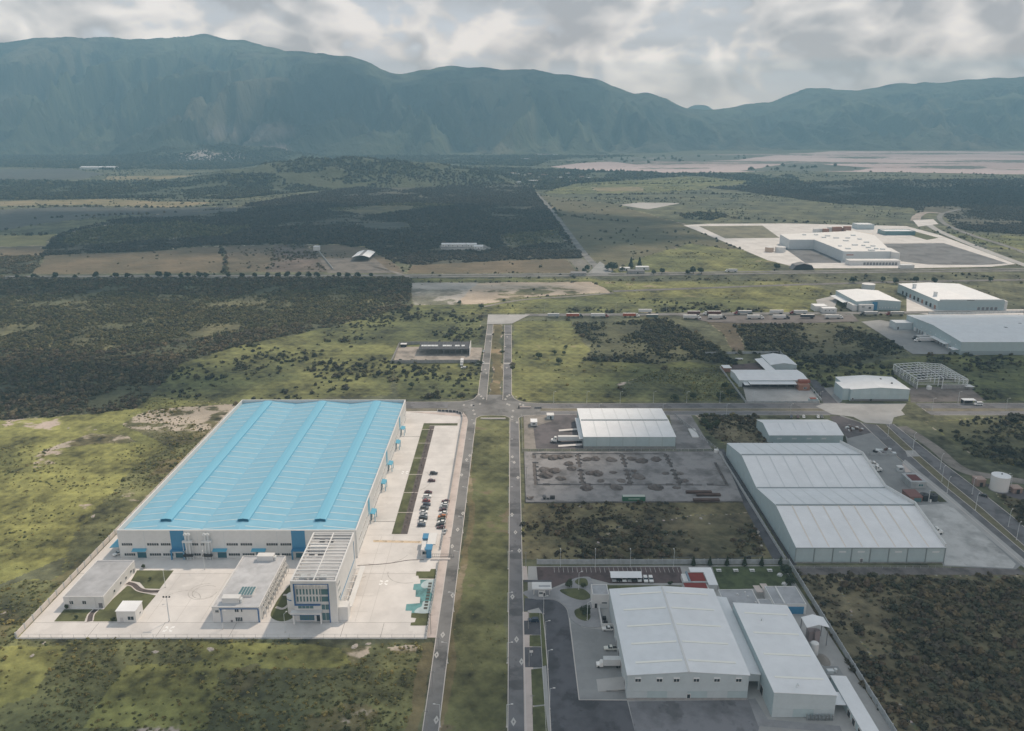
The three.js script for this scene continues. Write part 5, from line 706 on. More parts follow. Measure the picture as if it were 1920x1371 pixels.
{ // gatehouse
  const b = new Build('gatehouse', 'narrow white and blue gatehouse beside the compound entrance', 'gatehouse', -43, -353); const [x, z] = [-40.2,-345.2]; b.part('wall', boxTo(x - 2.4, x + 1.6, -0.4, 3.6, z - 13, z), M.white); b.part('roof', boxTo(x + 0.2, x + 4.2, 4.2, 4.8, z - 14.2, z - 3.2), M.white); b.part('roof_end', boxTo(x - 0.2, x + 3, 4.21, 4.81, z - 3.198, z + 2), M.panelBlue); b.part('roof_rear', boxTo(x - 2.6, x + 0.198, 4.0, 4.7, z - 14, z - 9), M.panelBlue); b.part('gate_column', boxTo(x + 0.4, x + 1.5, 3.6, 4.198, z - 10, z - 4), M.white); for (let k = 0; k < 3; k++) windowOn(b, 'l', z - 2.2 - k * 3.4, 2.1, x - 2.4, 2.4, 1.5, 2); windowOn(b, 'f', x - 0.4, 2, z, 2.6, 1.6, 2); b.part('gate_pier', boxTo(x + 0.3, x + 2.6, -0.2, 4.2, z + 0.1, z + 1.4), M.panelBlue);
  const p = thing('sliding_gate', 'dark low sliding gate and planters below the gatehouse', 'gate', [x + 8, 0, z + 0.6]); mesh('gate_leaf', join(...Array.from({ length: 12 }, (_, k) => box(0.12, 1.7, 0.12, -5 + k * 0.9, 0.1, 0)), box(10.4, 0.12, 0.14, 0, 1.7, 0), box(10.4, 0.12, 0.14, 0, 0.25, 0)), M.greySteel, p); mesh('planter', box(9, 0.6, 1.4, -1, 0, 2.2), M.kerb, p);
}
// boundary walls and fences of the western compound
fence('boundary_wall', 'long pale boundary wall with grey pillars along the western meadow', [[-195.6, -281.6], [-195.6, -548]], 2.7, 6.1, M.wallGrey, { wall: 1, postW: 0.3, panelM: mat(0.68, 0.63, 0.58, { map: mot1, size: 16 }) });
fence('boundary_fence', 'thin pale railing along the front edge of the white compound', [[-195.2, -281.7], [-34, -281.7]], 1.9, 4.5, M.rail, { rails: 2, postW: 0.09 });
tag(mesh('retaining_wall', boxTo(-195.9, -33.4, -0.4, 0.22, -281.2, -281.55), M.wallGrey), 'low grey retaining edge below the white compound', 'wall');
fence('post_fence', 'white post fence with dark panels between car park and footpath', [[-33.9, -352], [-33.9, -400], [-33.9, -470], [-33.9, -532], [-35, -539], [-39, -543], [-52, -545]], 1.9, 2.6, M.white, { rails: 2, postW: 0.34, panelM: mat(0.07, 0.075, 0.085) });
fence('post_fence', 'white post fence beside the teal paved garden', [[-33.9, -283], [-33.9, -340]], 1.9, 2.4, M.white, { rails: 2, postW: 0.34, panelM: mat(0.07, 0.075, 0.085) });

// ---------------------------------------------------------------- eastern warehouses
const cream = mat(0.86, 0.855, 0.80, { roughness: 0.4 }), faintLine = mat(0.62, 0.645, 0.66, { roughness: 0.5 });
const skyStrip = (b, panel, x0, x1, y0, y1, z, w = 0.7) => b.part('skylight', quad([x0, y0, z + w / 2], [x1, y1, z + w / 2], [x1, y1, z - w / 2], [x0, y0, z - w / 2], 0.14), cream, panel);
const clad = (b, face, at, u0, u1, y0, y1, n, m, gap = 0.12, out = 0.05, name = 'wall_panel') => { for (let k = 0; k < n; k++) { const w = (u1 - u0) / n; b.part(name, faceBox(face, u0 + (k + 0.5) * w, (y0 + y1) / 2, at, Math.abs(w) - gap, y1 - y0, 0.08, out), Array.isArray(m) ? m[k % m.length] : m); } };
const tealB = mat(0.48, 0.58, 0.60, { map: mot3, size: 12, roughness: 0.6 }), greyLine = mat(0.26, 0.30, 0.31, { roughness: 0.6 });
{ // beside the boulevard, two roof halves with an open ridge
  const x0 = 44.4, x1 = 101.2, zf = -477, zb = -529, H = 8, b = new Build('warehouse', 'white warehouse with striped two part roof and trailers at its side docks', 'warehouse', (x0 + x1) / 2, zf);
  const r = gabled(b, { x0, x1, zf, zb, H, rise: 1.2, axis: 'x', wall: greyLine, roof: [M.roof, M.roofB] });
  clad(b, 'f', zf, x0, x1, 1.8, H - 0.1, 7, [M.tealClad, tealB], 0.18); clad(b, 'f', zf, x0, x1, 0, 1.7, 7, M.block, 0.18); clad(b, 'l', x0, zf, zb, 2.0, H - 0.1, 6, M.tealClad, 0.18); clad(b, 'r', x1, zf, zb, 0, H - 0.1, 6, M.tealClad, 0.18);
  b.part('ridge_vent', boxTo(x0 + 0.4, x1 - 0.4, H + 1.2, H + 1.75, (zf + zb) / 2 - 0.6, (zf + zb) / 2 + 0.6), greyLine);
  for (let k = 1; k < 7; k++) { const x = x0 + (k * (x1 - x0)) / 7; for (const [a, c, ya, yc] of [[zf - 0.4, (zf + zb) / 2 + 1, H + 0.2, H + 1.36], [(zf + zb) / 2 - 1, zb + 0.4, H + 1.36, H + 0.2]]) b.part('skylight', quad([x - 0.35, ya, a], [x + 0.35, ya, a], [x + 0.35, yc, c], [x - 0.35, yc, c], 0.08), faintLine, r.panels[0].mesh); }
  for (const z of [-484, -496, -502, -515]) doorOn(b, 'l', z, x0, 3.4, 3.6, M.greySteel, 'dock_door'); b.part('dock_canopy', boxTo(x0 - 2.4, x0 - 0.1, 4.9, 5.1, -519, -481), M.roofB);
  for (const [nm, x, z, l, wd, lab] of [['dock_ramp', 36.5, -481.6, 15, 2.8, 'pale concrete ramp nearest the wire fence'], ['dock_ramp', 37.3, -508.4, 13, 2.8, 'pale concrete ramp between the docked trailers']]) { const g = quad([x - l / 2, 0.15, z + wd / 2], [x + l / 2, 1.3, z + wd / 2], [x + l / 2, 1.3, z - wd / 2], [x - l / 2, 0.15, z - wd / 2], 0.3); const q = new Build(nm, lab, 'ramp', x, z, 0, 'loading ramps'); q.part('deck', g, M.concrete); q.part('support', boxTo(x + l / 4, x + l / 2 - 0.2, -0.1, 0.7, z - wd / 2 + 0.1, z + wd / 2 - 0.1), M.greySteel); }
}
fence('wire_fence', 'wire fence round the warehouse yard beside the boulevard', [[6.5, -535], [6.5, -472], [104, -472], [127, -472], [112, -536]], 2.2, 5, M.rail, { rails: 3, postW: 0.1, panelM: meshPanel });
{ // large four-slope warehouse
  const x0 = 130.4, x1 = 199, zf = -339.4, zb = -466.9, H = 7.9, rise = 5.7, b = new Build('warehouse', 'largest white warehouse with four wide roof slopes and columned end wall', 'warehouse', (x0 + x1) / 2, zf);
  const r = gabled(b, { x0, x1, zf, zb, H, rise, n: 2, axis: 'x', wall: M.tealClad, roof: [M.roof, M.roofB], over: 0.15 });
  const w = (zf - zb) / 4, rustLine = mat(0.82, 0.76, 0.69, { map: mot2, size: 3 });
  for (let s = 0; s < 4; s++) for (let k = 1; k < 9; k++) { const x = x0 + (k * (x1 - x0)) / 9, p = r.panels[s], za = -p.A - 0.5, zc = -p.C + 0.5; b.part('skylight', quad([x - 0.3, p.yA + 0.1, za], [x + 0.3, p.yA + 0.1, za], [x + 0.3, p.yC + 0.1, zc], [x - 0.3, p.yC + 0.1, zc], 0.09), s === 0 ? rustLine : faintLine, p.mesh); }
  for (const [z, y] of [[zf - w, H + rise], [zf - 2 * w, H], [zf - 3 * w, H + rise]]) b.part(y > H ? 'ridge_cap' : 'gutter', boxTo(x0, x1 - 0.5, y + 0.13, y + 0.4, z - 0.55, z + 0.55), greyLine);
  for (const [za, ya, zc, yc] of [[zf, H, zf - w, H + rise], [zf - w, H + rise, zf - 2 * w, H], [zf - 2 * w, H, zf - 3 * w, H + rise], [zf - 3 * w, H + rise, zb, H]]) b.part('parapet', quad([x1 - 0.4, ya + 1.9, za], [x1 + 0.2, ya + 1.9, za], [x1 + 0.2, yc + 1.9, zc], [x1 - 0.4, yc + 1.9, zc], 1.9), M.cladding);
  clad(b, 'f', zf, x0, x1, 0.7, H - 0.15, 8, [M.tealClad, tealB], 0.55, 0.05); for (let k = 0; k <= 8; k++) b.part('column', faceBox('f', x0 + (k * (x1 - x0)) / 8, H / 2 - 0.1, zf, 0.34, H, 0.3, 0.16), greyLine); b.part('plinth', boxTo(x0, x1, -0.2, 0.6, zf + 0.002, zf + 0.22), M.block); b.part('eave_gutter', boxTo(x0 - 0.1, x1, H - 0.1, H + 0.16, zf + 0.2, zf + 0.55), greyLine);
  for (const k of [2, 3, 5, 7]) b.part('louvre', faceBox('f', x0 + (k + 0.5) * (x1 - x0) / 8, 5.8, zf, 3.2, 0.7, 0.12, 0.12), M.galv); doorOn(b, 'f', x0 + 30.6, zf + 0.1, 1.2, 2.3); for (let k = 0; k < 8; k++) b.part('column', faceBox('l', zf - 8 - k * 15.8, (H - 0.2) / 2, x0, 0.3, H - 0.4, 0.2, 0.08), M.panel);
  for (const z of [-352, -372, -398, -418]) doorOn(b, 'r', z, x1 + 0.2, 3.6, 3.8, M.greySteel, 'dock_door');
}
fence('wire_fence', 'low wire fence in front of the largest white warehouse', [[127.5, -334.6], [200, -334.6]], 1.4, 3.4, M.rail, { rails: 3, postW: 0.1 });
fence('concrete_fence', 'pale concrete panel fence along the dark strip', [[126.6, -341], [126.6, -474]], 2.2, 5, M.wallGrey, { wall: 1, postW: 0.22 });
{ const x0 = 162, x1 = 208.6, zf = -485.8, zb = -513.7, H = 5.6, b = new Build('warehouse', 'low white shed with broad gable behind the largest warehouse', 'warehouse', (x0 + x1) / 2, zf); const r = gabled(b, { x0, x1, zf, zb, H, rise: 3, axis: 'x', wall: M.tealClad, roof: M.roof }); for (let k = 1; k < 5; k++) { const x = x0 + (k * (x1 - x0)) / 5; b.part('skylight', quad([x - 0.3, r.panels[0].yA + 0.1, zf - 0.4], [x + 0.3, r.panels[0].yA + 0.1, zf - 0.4], [x + 0.3, r.panels[0].yC + 0.1, (zf + zb) / 2], [x - 0.3, r.panels[0].yC + 0.1, (zf + zb) / 2], 0.09), faintLine, r.panels[0].mesh); b.part('louvre', faceBox('f', x0 + (k - 0.3) * (x1 - x0) / 5, 3.4, zf, 3, 1, 0.1, 0.06), M.galv); } clad(b, 'f', zf, x0, x1, 0, H - 0.2, 5, M.tealClad, 0.16, 0.03); }
// ---------------------------------------------------------------- south-eastern compound
{
  const x0 = 40.5, x1 = 82.9, zf = -245.8, zb = -300.5, H = 10.2, b = new Build('warehouse', 'pale grey gabled hall with five cross skylights and row of hooded windows', 'warehouse', (x0 + x1) / 2, zf), cx = (x0 + x1) / 2;
  const r = gabled(b, { x0, x1, zf, zb, H, rise: 1.4, wall: M.panel, roof: [M.roofB, M.roof] });
  for (let k = 0; k < 5; k++) { const z = zf - 6.2 - k * 11; for (const s of [0, 1]) { const p = r.panels[s], u0 = s ? 0.05 : 0.18, u1 = s ? 0.84 : 0.95; skyStrip(b, p.mesh, lerp(p.A, p.C, u0), lerp(p.A, p.C, u1), lerp(p.yA, p.yC, u0) + 0.22, lerp(p.yA, p.yC, u1) + 0.22, z, 0.9); } }
  b.part('ridge_cap', boxTo(cx - 0.35, cx + 0.35, H + 1.4, H + 1.75, zb, zf + 0.3), M.white);
  clad(b, 'f', zf, x0, x1, 3.6, H - 0.1, 1, M.panel, 0, 0.04); clad(b, 'f', zf, x0, x1, 0.8, 3.5, 6, [M.panel, M.tealClad], 0.06, 0.05); b.part('plinth', boxTo(x0 - 0.1, x1 + 0.1, -0.3, 0.75, zf + 0.002, zf + 0.35), M.block);
  for (const p of [1198, 1238, 1270, 1307, 1345.5, 1386]) { const u = x0 + (p - 1178.7) / (1405 - 1178.7) * (x1 - x0); windowOn(b, 'f', u, 8.1, zf + 0.08, 1.9, 1.2, 2); b.part('hood', quad([u - 1.1, 9.05, zf + 0.6], [u + 1.1, 9.05, zf + 0.6], [u + 1.1, 9.25, zf + 0.1], [u - 1.1, 9.25, zf + 0.1], 0.1), M.white); }
  doorOn(b, 'f', x0 + (1294.6 - 1178.7) / 226.3 * (x1 - x0), zf + 0.1, 1.1, 2.3, M.glass);
  for (const z of [-252, -262, -269, -276, -284]) doorOn(b, 'l', z, x0, 3.2, 3.6, M.greySteel, 'dock_door'); clad(b, 'l', x0, zf, zb, 4.4, H - 0.2, 5, M.panel, 0.1, 0.03);
  const l = new Build('link_roof', 'lower sloping roof bridging the two pale halls', 'roof', 86, -270); l.part('roof_panel', quad([83.3, 7.6, -250.3], [88.7, 6.9, -250.3], [88.7, 6.9, -300], [83.3, 7.6, -300], 0.16), M.roofB); l.part('end_wall', boxTo(83.2, 88.6, 3.6, 6.7, -251.4, -251), M.panel); l.part('back_wall', boxTo(83.2, 88.6, -0.3, 6.6, -299.8, -299.4), M.panel); for (const x of [83.4, 88.4]) l.part('post', boxTo(x - 0.2, x + 0.2, -0.2, 3.598, -251.4, -251), M.panel);
}
{
  const x0 = 88.9, x1 = 110.2, zf = -236.8, zb = -290.6, b = new Build('warehouse', 'narrow pale hall with single slope roof and four skylight bars', 'warehouse', (x0 + x1) / 2, zf);
  b.part('wall', shapeGeo([[x0, -0.4], [x1, -0.4], [x1, 8.9], [x0, 10.1]], zf - zb).translate(0, 0, zb), M.panel); const p = b.part('roof_panel', quad([x0 - 0.2, 10.3, zf + 0.3], [x1 + 0.4, 9.06, zf + 0.3], [x1 + 0.4, 9.06, zb - 0.3], [x0 - 0.2, 10.3, zb - 0.3], 0.15), M.roof);
  for (let k = 0; k < 4; k++) skyStrip(b, p, x0 + 2.5, x1 - 1.6, 10.34, 9.38, zf - 8 - k * 13, 0.9);
  clad(b, 'f', zf, x0, x1, 3.5, 8.8, 1, M.panel, 0, 0.04); clad(b, 'f', zf, x0, x1, 0.1, 3.35, 3, [M.panel, M.tealClad], 0.05, 0.05); clad(b, 'l', x0, zf, zb, 3.5, 9.8, 3, M.tealClad, 0.08, 0.03); clad(b, 'l', x0, zf, zb, 0.1, 3.35, 3, M.tealClad, 0.08, 0.04); doorOn(b, 'l', zf - 12, x0, 3, 3.2, M.dark, 'dock_door');
  b.part('gooseneck_vent', join(cyl(0.25, 0.25, 1.2, 97.5, 9.5, zf - 3, 8), box(0.5, 0.4, 1, 97.9, 10.7, zf - 3)), M.galv); b.part('gooseneck_vent', cyl(0.3, 0.3, 1.3, 96.8, 9.6, zf - 42, 8), M.galv);
  const k = new Build('pallet_stack', 'row of stacked metal cages against the narrow hall', 'cages', 105, zf + 1.2); for (let i = 0; i < 7; i++) k.part('cage', join(...[0, 1].flatMap((l) => [box(1.1, 0.1, 1.1, 101 + i * 1.3, 0.05 + l * 0.9, zf + 1.2), ...[-0.5, 0.5].map((d) => box(0.08, 0.85, 1.1, 101 + i * 1.3 + d, 0.1 + l * 0.9, zf + 1.2))])), M.steel);
}
{ const b = new Build('annex', 'small white annex with dark door against the gabled hall', 'building', 37.5, -302); flatRoofed(b, 33.6, 40.4, -302.6, -310.5, 6.6, M.white, M.greyRoof, 0.4); doorOn(b, 'f', 35.1, -302.6, 1, 2.3, M.dark); windowOn(b, 'f', 38.6, 2.6, -302.6, 2.2, 0.6); }
{ const b = new Build('plant_enclosure', 'low walled enclosure with machines beside the gabled hall', 'enclosure', 37.5, -292); b.part('wall', join(boxTo(36, 36.3, -0.1, 2.2, -301.5, -288.2), boxTo(36.302, 40.4, -0.1, 2.2, -288.5, -288.2)), M.white); b.part('machine', box(1.5, 1.3, 1.6, 38, 0, -291), M.dark); b.part('machine', box(1.4, 1.2, 1.5, 37.8, 0, -294.5), M.dark); }
{ // grey flat-roofed wing
  const b = new Build('canteen_wing', 'stepped grey flat roofed building behind the narrow hall', 'building', 105, -300); flatRoofed(b, 87.8, 102.4, -292.5, -310.2, 4.3, M.white, M.greyRoof, 0.3); flatRoofed(b, 102.5, 108, -297.8, -303, 4.2, M.white, M.greyRoof, 0.3); flatRoofed(b, 108.1, 121.4, -298.2, -312, 4.8, M.white, M.greyRoof, 0.3); b.part('roof_rib', boxTo(112.2, 112.8, 4.55, 5.1, -311.6, -298.6), M.white); for (const [x, z] of [[95, -306], [98.6, -307.5], [99, -304.5], [101, -300], [100.5, -298]]) b.part('roof_vent', cyl(0.4, 0.35, 0.7, x, 4.04, z, 10), M.white); b.part('shutter', faceBox('f', 117, 1.9, -298.2, 7, 3.4, 0.1, 0.05), M.panelBlue);
  for (const [x, z, lab] of [[106, -313, 'pale awning roof beside the garden, nearer the red roofs'], [109.4, -314.5, 'pale awning roof beside the garden, nearer the trees']]) { const a = new Build('awning', lab, 'awning', x, z); a.part('roof', quad([x - 1.4, 2.8, z + 2.6], [x + 1.4, 2.8, z + 2.6], [x + 1, 2.9, z - 2.6], [x - 1.8, 2.9, z - 2.6], 0.12), M.walk); for (const d of [-2, 2]) a.part('post', box(0.14, 2.7, 0.14, x, 0, z + d), M.rail); }
}
{ // red-roofed pavilion
  const b = new Build('pavilion', 'low pavilion with two dark red flat roofs and white corner roof', 'building', 82, -318); b.part('wall', boxTo(75.2, 85, -0.2, 2.4, -326, -312.4), M.white); b.part('roof_red', boxTo(78.2, 84.8, 2.7, 2.9, -326, -319), M.redRoof); b.part('roof_red', boxTo(74.6, 84.2, 2.7, 2.9, -317.6, -312), M.redRoof); b.part('roof_beam', boxTo(74.4, 86, 2.4, 3.0, -318.8, -317.8), M.wallGrey); b.part('roof_white', slab([[79.4, -330.2], [89.4, -330], [89.2, -315.6], [85.2, -315.6], [85.2, -326.2], [79.4, -326.2]], 2.9, 3.2), M.roof); b.part('roof_edge', boxTo(77.3, 78.1, 2.4, 3.1, -327, -318.9), mat(0.2, 0.27, 0.33)); b.part('wall_end', boxTo(85.3, 89, -0.2, 2.85, -316.8, -316.2), M.white); }
{ const b = new Build('carport', 'white carport roof sheltering a row of cars', 'carport', 50.5, -325); b.part('roof', quad([43.6, 2.5, -322.4], [57.4, 2.5, -322.4], [57.8, 2.7, -327.6], [43.8, 2.7, -327.6], 0.12), M.roof); for (let k = 0; k < 6; k++) b.part('post', box(0.14, 2.45, 0.14, 44 + k * 2.65, 0, -327), M.rail); }
{ const b = new Build('guard_booth', 'small guard booth under a broad white canopy at the driveway', 'guard booth', 12.8, -313); b.part('canopy', boxTo(8.6, 17, 3.7, 4.3, -316, -310.6), M.white); b.part('canopy_light', boxTo(11.5, 16.4, 4.31, 4.36, -313.4, -312), M.greyRoof); b.part('wall', boxTo(11.4, 14.2, 0.15, 3.2, -313.6, -311), M.white); windowOn(b, 'f', 12.4, 2, -311, 1.5, 1, 2); doorOn(b, 'f', 13.8, -311, 0.7, 2.1, M.dark); for (const x of [9.4, 16.2]) b.part('post', boxTo(x - 0.15, x + 0.15, 0.1, 3.698, -313, -312.7), M.white); }
{ // open gabled shed and plant along the east wall
  const b = new Build('open_shed', 'tall open shed with small white gable roof over machinery', 'shed', 118, -280), Y = 8.4; for (const s of [-1, 1]) b.part('roof_panel', quad([118.2, Y + 1.3, -276.5], [118.2 + s * 4.4, Y, -276.5], [118.2 + s * 4.4, Y, -283.5], [118.2, Y + 1.3, -283.5], 0.12), M.roof); for (const x of [114, 122.2]) for (const z of [-277, -283]) b.part('post', box(0.25, Y - 0.1, 0.25, x, 0, z), M.greySteel); b.part('machine', join(box(4, 4.2, 3, 118.2, 0, -281), box(2, 5.6, 1.6, 119, 0, -279)), mat(0.3, 0.25, 0.25)); b.part('pipe_rack', join(beam([113.6, 4, -284], [113.6, 4, -258], 0.3), beam([113.6, 2, -284], [113.6, 2, -258], 0.25)), M.greySteel);
  const t = new Build('water_tank', 'upright white tank between the narrow hall and open shed', 'tank', 115.4, -271.5); t.part('shell', cyl(1.6, 1.6, 4.6, 115.4, 0.3, -271.5, 24), M.white); t.part('dome', new THREE.SphereGeometry(1.6, 24, 8, 0, 6.2832, 0, 1.5708).scale(1, 0.4, 1).toNonIndexed().translate(115.4, 4.9, -271.5), M.white); t.part('base', cyl(1.8, 1.8, 0.3, 115.4, 0, -271.5, 24), M.block);
  const s = new Build('soil_heap', 'brown heap of sand beside the upright white tank', 'heap', 118, -268); s.part('heap', new THREE.ConeGeometry(2.4, 1.6, 14, 4).scale(1, 1, 1.8).translate(118, 0.75, -268), M.dirt);
  const q = new Build('plant_platform', 'concrete platform with pump set against the east wall', 'platform', 118, -260); q.part('platform', boxTo(114.6, 121.4, -0.1, 1.2, -262.8, -256), M.duskConcrete); q.part('pump', join(box(2.4, 1.2, 1.6, 117, 1.2, -259), cyl(0.6, 0.6, 1.2, 119.2, 1.2, -259.6, 10)), M.galv); for (let k = 0; k < 4; k++) q.part('rail_post', box(0.08, 1, 0.08, 114.8 + k * 2.1, 1.2, -256.2), M.rail); q.part('rail', join(box(6.6, 0.07, 0.07, 118, 2.15, -256.2), box(6.6, 0.07, 0.07, 118, 1.7, -256.2)), M.rail);
  const l = new Build('side_shed', 'long narrow white lean-to roof along the east wall', 'shed', 118, -232); l.part('roof_panel', quad([115.2, 3.4, -205], [121, 3.1, -205], [121, 3.1, -254.6], [115.2, 3.4, -254.6], 0.15), M.roof); l.part('wall', boxTo(115.4, 120.8, -0.2, 2.85, -254.2, -205), M.tealClad); l.part('canopy', quad([110.6, 3.2, -239.2], [115.2, 3.0, -239.2], [115.2, 3.0, -246], [110.6, 3.2, -246], 0.12), M.roofB); for (const z of [-228, -233, -237]) doorOn(l, 'l', z, 115.4, 2.2, 2.3, M.dark);
}
fence('boundary_wall', 'tall grey panel wall along the north side of the car park', [[11.6, -338.3], [126.6, -338.3]], 2.7, 6.4, M.wallGrey, { wall: 1, postW: 0.24 });
fence('boundary_wall', 'tall grey panel wall along the east side of the pale halls', [[127.2, -338], [127.2, -205]], 2.8, 6.4, M.wallGrey, { wall: 1, postW: 0.26 });
fence('railing', 'thin white railing between driveway and roadside parking bays', [[11.5,-299], [11.4,-264.2], [11.4,-230.2], [11.3,-207.3]], 1.3, 3, M.white, { rails: 2, postW: 0.1 });
// ---------------------------------------------------------------- construction plot
{
  const TOP = 0.75, cuts = [], cut = (x, z, l, w, ry) => { const c = new Brush(new THREE.BoxGeometry(l, 3, w)); c.position.set(x, 0.8, z); c.rotation.y = ry; c.updateMatrixWorld(true); cuts.push(c); };
  const L = (a, b, w = 1.5) => cut((a[0] + b[0]) / 2, (a[1] + b[1]) / 2, Math.hypot(b[0] - a[0], b[1] - a[1]) + w * 0.6, w, -Math.atan2(b[1] - a[1], b[0] - a[0])), pit = (x, z, l, w) => cut(x, z, l, w, 0);
  const A = [13.3,-467.6], Bp = [13.4,-423.3], E = [120.7,-453.8], F = [120,-421.9];
  L(A, [93.4,-467.6]); L(Bp, [105.6,-422.6]); L([113,-422.6], F); L(A, [13.5,-461], 2); L([13.2,-454.6], Bp, 2); L(E, F, 1.9);
  for (const [p, q] of [[[40,-466.8], [39.6,-423.3]], [[66.9,-466.8], [66.4,-423.3]], [[93.5,-466.8], [93.8,-423.3]]]) { const m = [lerp(p[0], q[0], 0.44), lerp(p[1], q[1], 0.44)], n = [lerp(p[0], q[0], 0.52), lerp(p[1], q[1], 0.52)]; L(p, m, 1.9); L(n, q, 1.9); for (let k = 0; k < 8; k++) if (k !== 3) pit(lerp(p[0], q[0], (k + 0.5) / 8), lerp(p[1], q[1], (k + 0.5) / 8), 3.8, 2.6); }
  for (let k = 0; k < 9; k++) { const x = lerp(Bp[0], F[0], (k + 0.5) / 9.3); pit(x, Bp[1], 4, 2.9); if (k < 7) pit(x, A[1], 3.2, 2.5); } for (let k = 0; k < 5; k++) pit(Bp[0] + 0.5, lerp([13,-453.8][1], Bp[1], k / 5), 3.6, 2);
  let pad = new Brush(new THREE.ExtrudeGeometry(new THREE.Shape([[7.5,-471.3],[128.8,-471.3],[123.5,-402.8],[7.4,-401.5]].map(([x, z]) => new THREE.Vector2(x, -z))), { depth: TOP, bevelEnabled: false }).rotateX(-Math.PI / 2).translate(0, 0.005, 0)); pad.updateMatrixWorld(true);
  const ev = new Evaluator(); ev.useGroups = false; for (const c of cuts) { pad = ev.evaluate(pad, c, SUBTRACTION); pad.updateMatrixWorld(true); }
  struct('building_pad', pad.geometry, M.gravel);
  const heap = new THREE.SphereGeometry(1, 18, 7, 0, 6.2832, 0, 1.5708); { const p = heap.attributes.position; for (let i = 0; i < p.count; i++) { const x = p.getX(i), y = p.getY(i), z = p.getZ(i), k = 1 + 0.22 * n3(x * 1.6, y * 1.6, z * 1.6); p.setXYZ(i, x * k, Math.pow(Math.max(0, y), 1.5) * k, z * k); } heap.computeVertexNormals(); }
  const spots = [[1022,859,4], [1037,861,5], [1049,860,4], [1064.5,858,4], [1066,872,4], [1071.5,881,4], [1022,884,5], [1039,886,5], [1024,894,6], [1052,900,4], [1100,864,4], [1116,863,4], [1146,865,4.5], [1107,890,4], [1120,891,5], [1185,863,4], [1203.5,867,5], [1230,864,4.5], [1197,897,5], [1188,886,2.5], [1100,918,5], [1156.5,917,5], [1230,917,5.5], [1126,904,3], [1165,904,3.5], [1268,917,3], [1283,904,3.5], [1275,890,3], [1150,888,3], [1248,890,3]].map(([a, b2, s]) => [a, b2, s]);
  const pos = [[20,-462.7],[24.7,-461],[28.6,-461.8],[33.7,-463.5],[33.5,-452.2],[34.7,-445.2],[19.2,-442.9],[24.4,-441.4],[19.5,-435.5],[27.9,-431.1],[44.8,-458.6],[50,-459.4],[59.4,-457.8],[45.2,-438.4],[49.1,-437.7],[72.1,-459.4],[77.5,-456.2],[86.3,-458.6],[72.1,-433.3],[70.5,-441.4],[41.3,-418.4],[58,-419.1],[79.7,-419.1],[50,-428.2],[61.7,-428.2],[91,-419.1],[97.2,-428.2],[96.8,-438.4],[58.6,-439.9],[88.5,-438.4]];
  const where = ['north west', 'north', 'middle', 'south', 'west'];
  pos.forEach(([x, z], i) => { const s = spots[i][2] * 0.66, o = mesh('spoil_heap', heap, i % 3 ? M.soilPile : mat(0.16, 0.14, 0.13, { map: gravelTex, size: 6 })); o.position.set(x, TOP, z); o.scale.set(s * 1.25, s * (i > 22 ? 0.25 : 0.5), s); o.rotation.y = i; tag(o, 'dark heap of dug soil on the grey building plot', 'heap', 'soil heaps on the building plot'); });
  const r = rng(31);
  { const b = new Build('shipping_container', 'green shipping container at the edge of the building plot', 'container', [65.2,-403.8][0], [65.2,-403.8][1], -TOP); const [x, z] = [65.1,-403.1]; b.part('shell', box(12, 2.6, 2.5, x, 0.15, z), M.green); b.part('lettering', faceBox('f', x, 1.5, z + 1.25, 6, 0.8, 0.03, 0.015), mat(0.32, 0.42, 0.36)); for (let k = 0; k < 20; k++) b.part('rib', faceBox('f', x - 5.7 + k * 0.6, 1.45, z + 1.25, 0.16, 2.4, 0.06, 0.01), M.green); b.part('corner_post', join(...[-6, 6].map((d) => box(0.2, 2.62, 2.55, x + d, 0.14, z))), M.green); b.part('roof', box(12, 0.05, 2.5, x, 2.75, z), mat(0.42, 0.46, 0.42)); }
  for (const [x, z, l, lab] of [[...[101.9,-412.3], 14, 'rear bundle of rusty steel bars beside the fence'], [...[106.4,-409], 13, 'middle bundle of rusty steel bars beside the fence'], [...[103.8,-402.5], 14, 'front bundle of rusty steel bars beside the scrub']]) { const b = new Build('steel_bundle', lab, 'steel bars', x, z, -TOP, 'steel bundles'); for (let k = 0; k < 10; k++) b.part('bar', bar([x - l / 2, 0.35 + (k / 5 | 0) * 0.6, z - 0.9 + (k % 5) * 0.45], [x + l / 2, 0.35 + (k / 5 | 0) * 0.6, z - 0.9 + (k % 5) * 0.45], 0.24, 6), M.rust); }
  { const [x, z] = [18.3,-405.1], b = new Build('cement_mixer', 'yellowish mixer and trailer parked at the plot corner', 'mixer', x, z, -TOP); b.part('drum', new THREE.SphereGeometry(1, 12, 8).scale(1.2, 1, 1).toNonIndexed().translate(x - 1, 1.6, z), M.greySteel); b.part('frame', box(3.6, 0.3, 1.3, x, 0.5, z), M.greySteel); b.part('bin', box(2.6, 1.3, 1.8, x + 3.4, 0.3, z), M.dark); for (const d of [-1, 1]) b.part('wheel', cyl(0.45, 0.45, 0.3, 0, 0, 0, 12).rotateX(Math.PI / 2).translate(x + d, 0.45, z + 0.6), M.tyre); }
  { const [x, z] = [9.5,-405.1], b = new Build('rubble_pile', 'small pile of timber and rubble beside the boulevard', 'rubble', x, z, -TOP); for (let k = 0; k < 9; k++) b.part('plank', box(2.4, 0.25, 0.4).rotateY(r() * 3).rotateZ((r() - 0.5) * 0.5).translate(x + (r() - 0.5) * 3, 0.25 + r() * 0.6, z + (r() - 0.5) * 2), k % 2 ? M.rust : M.dirt); }
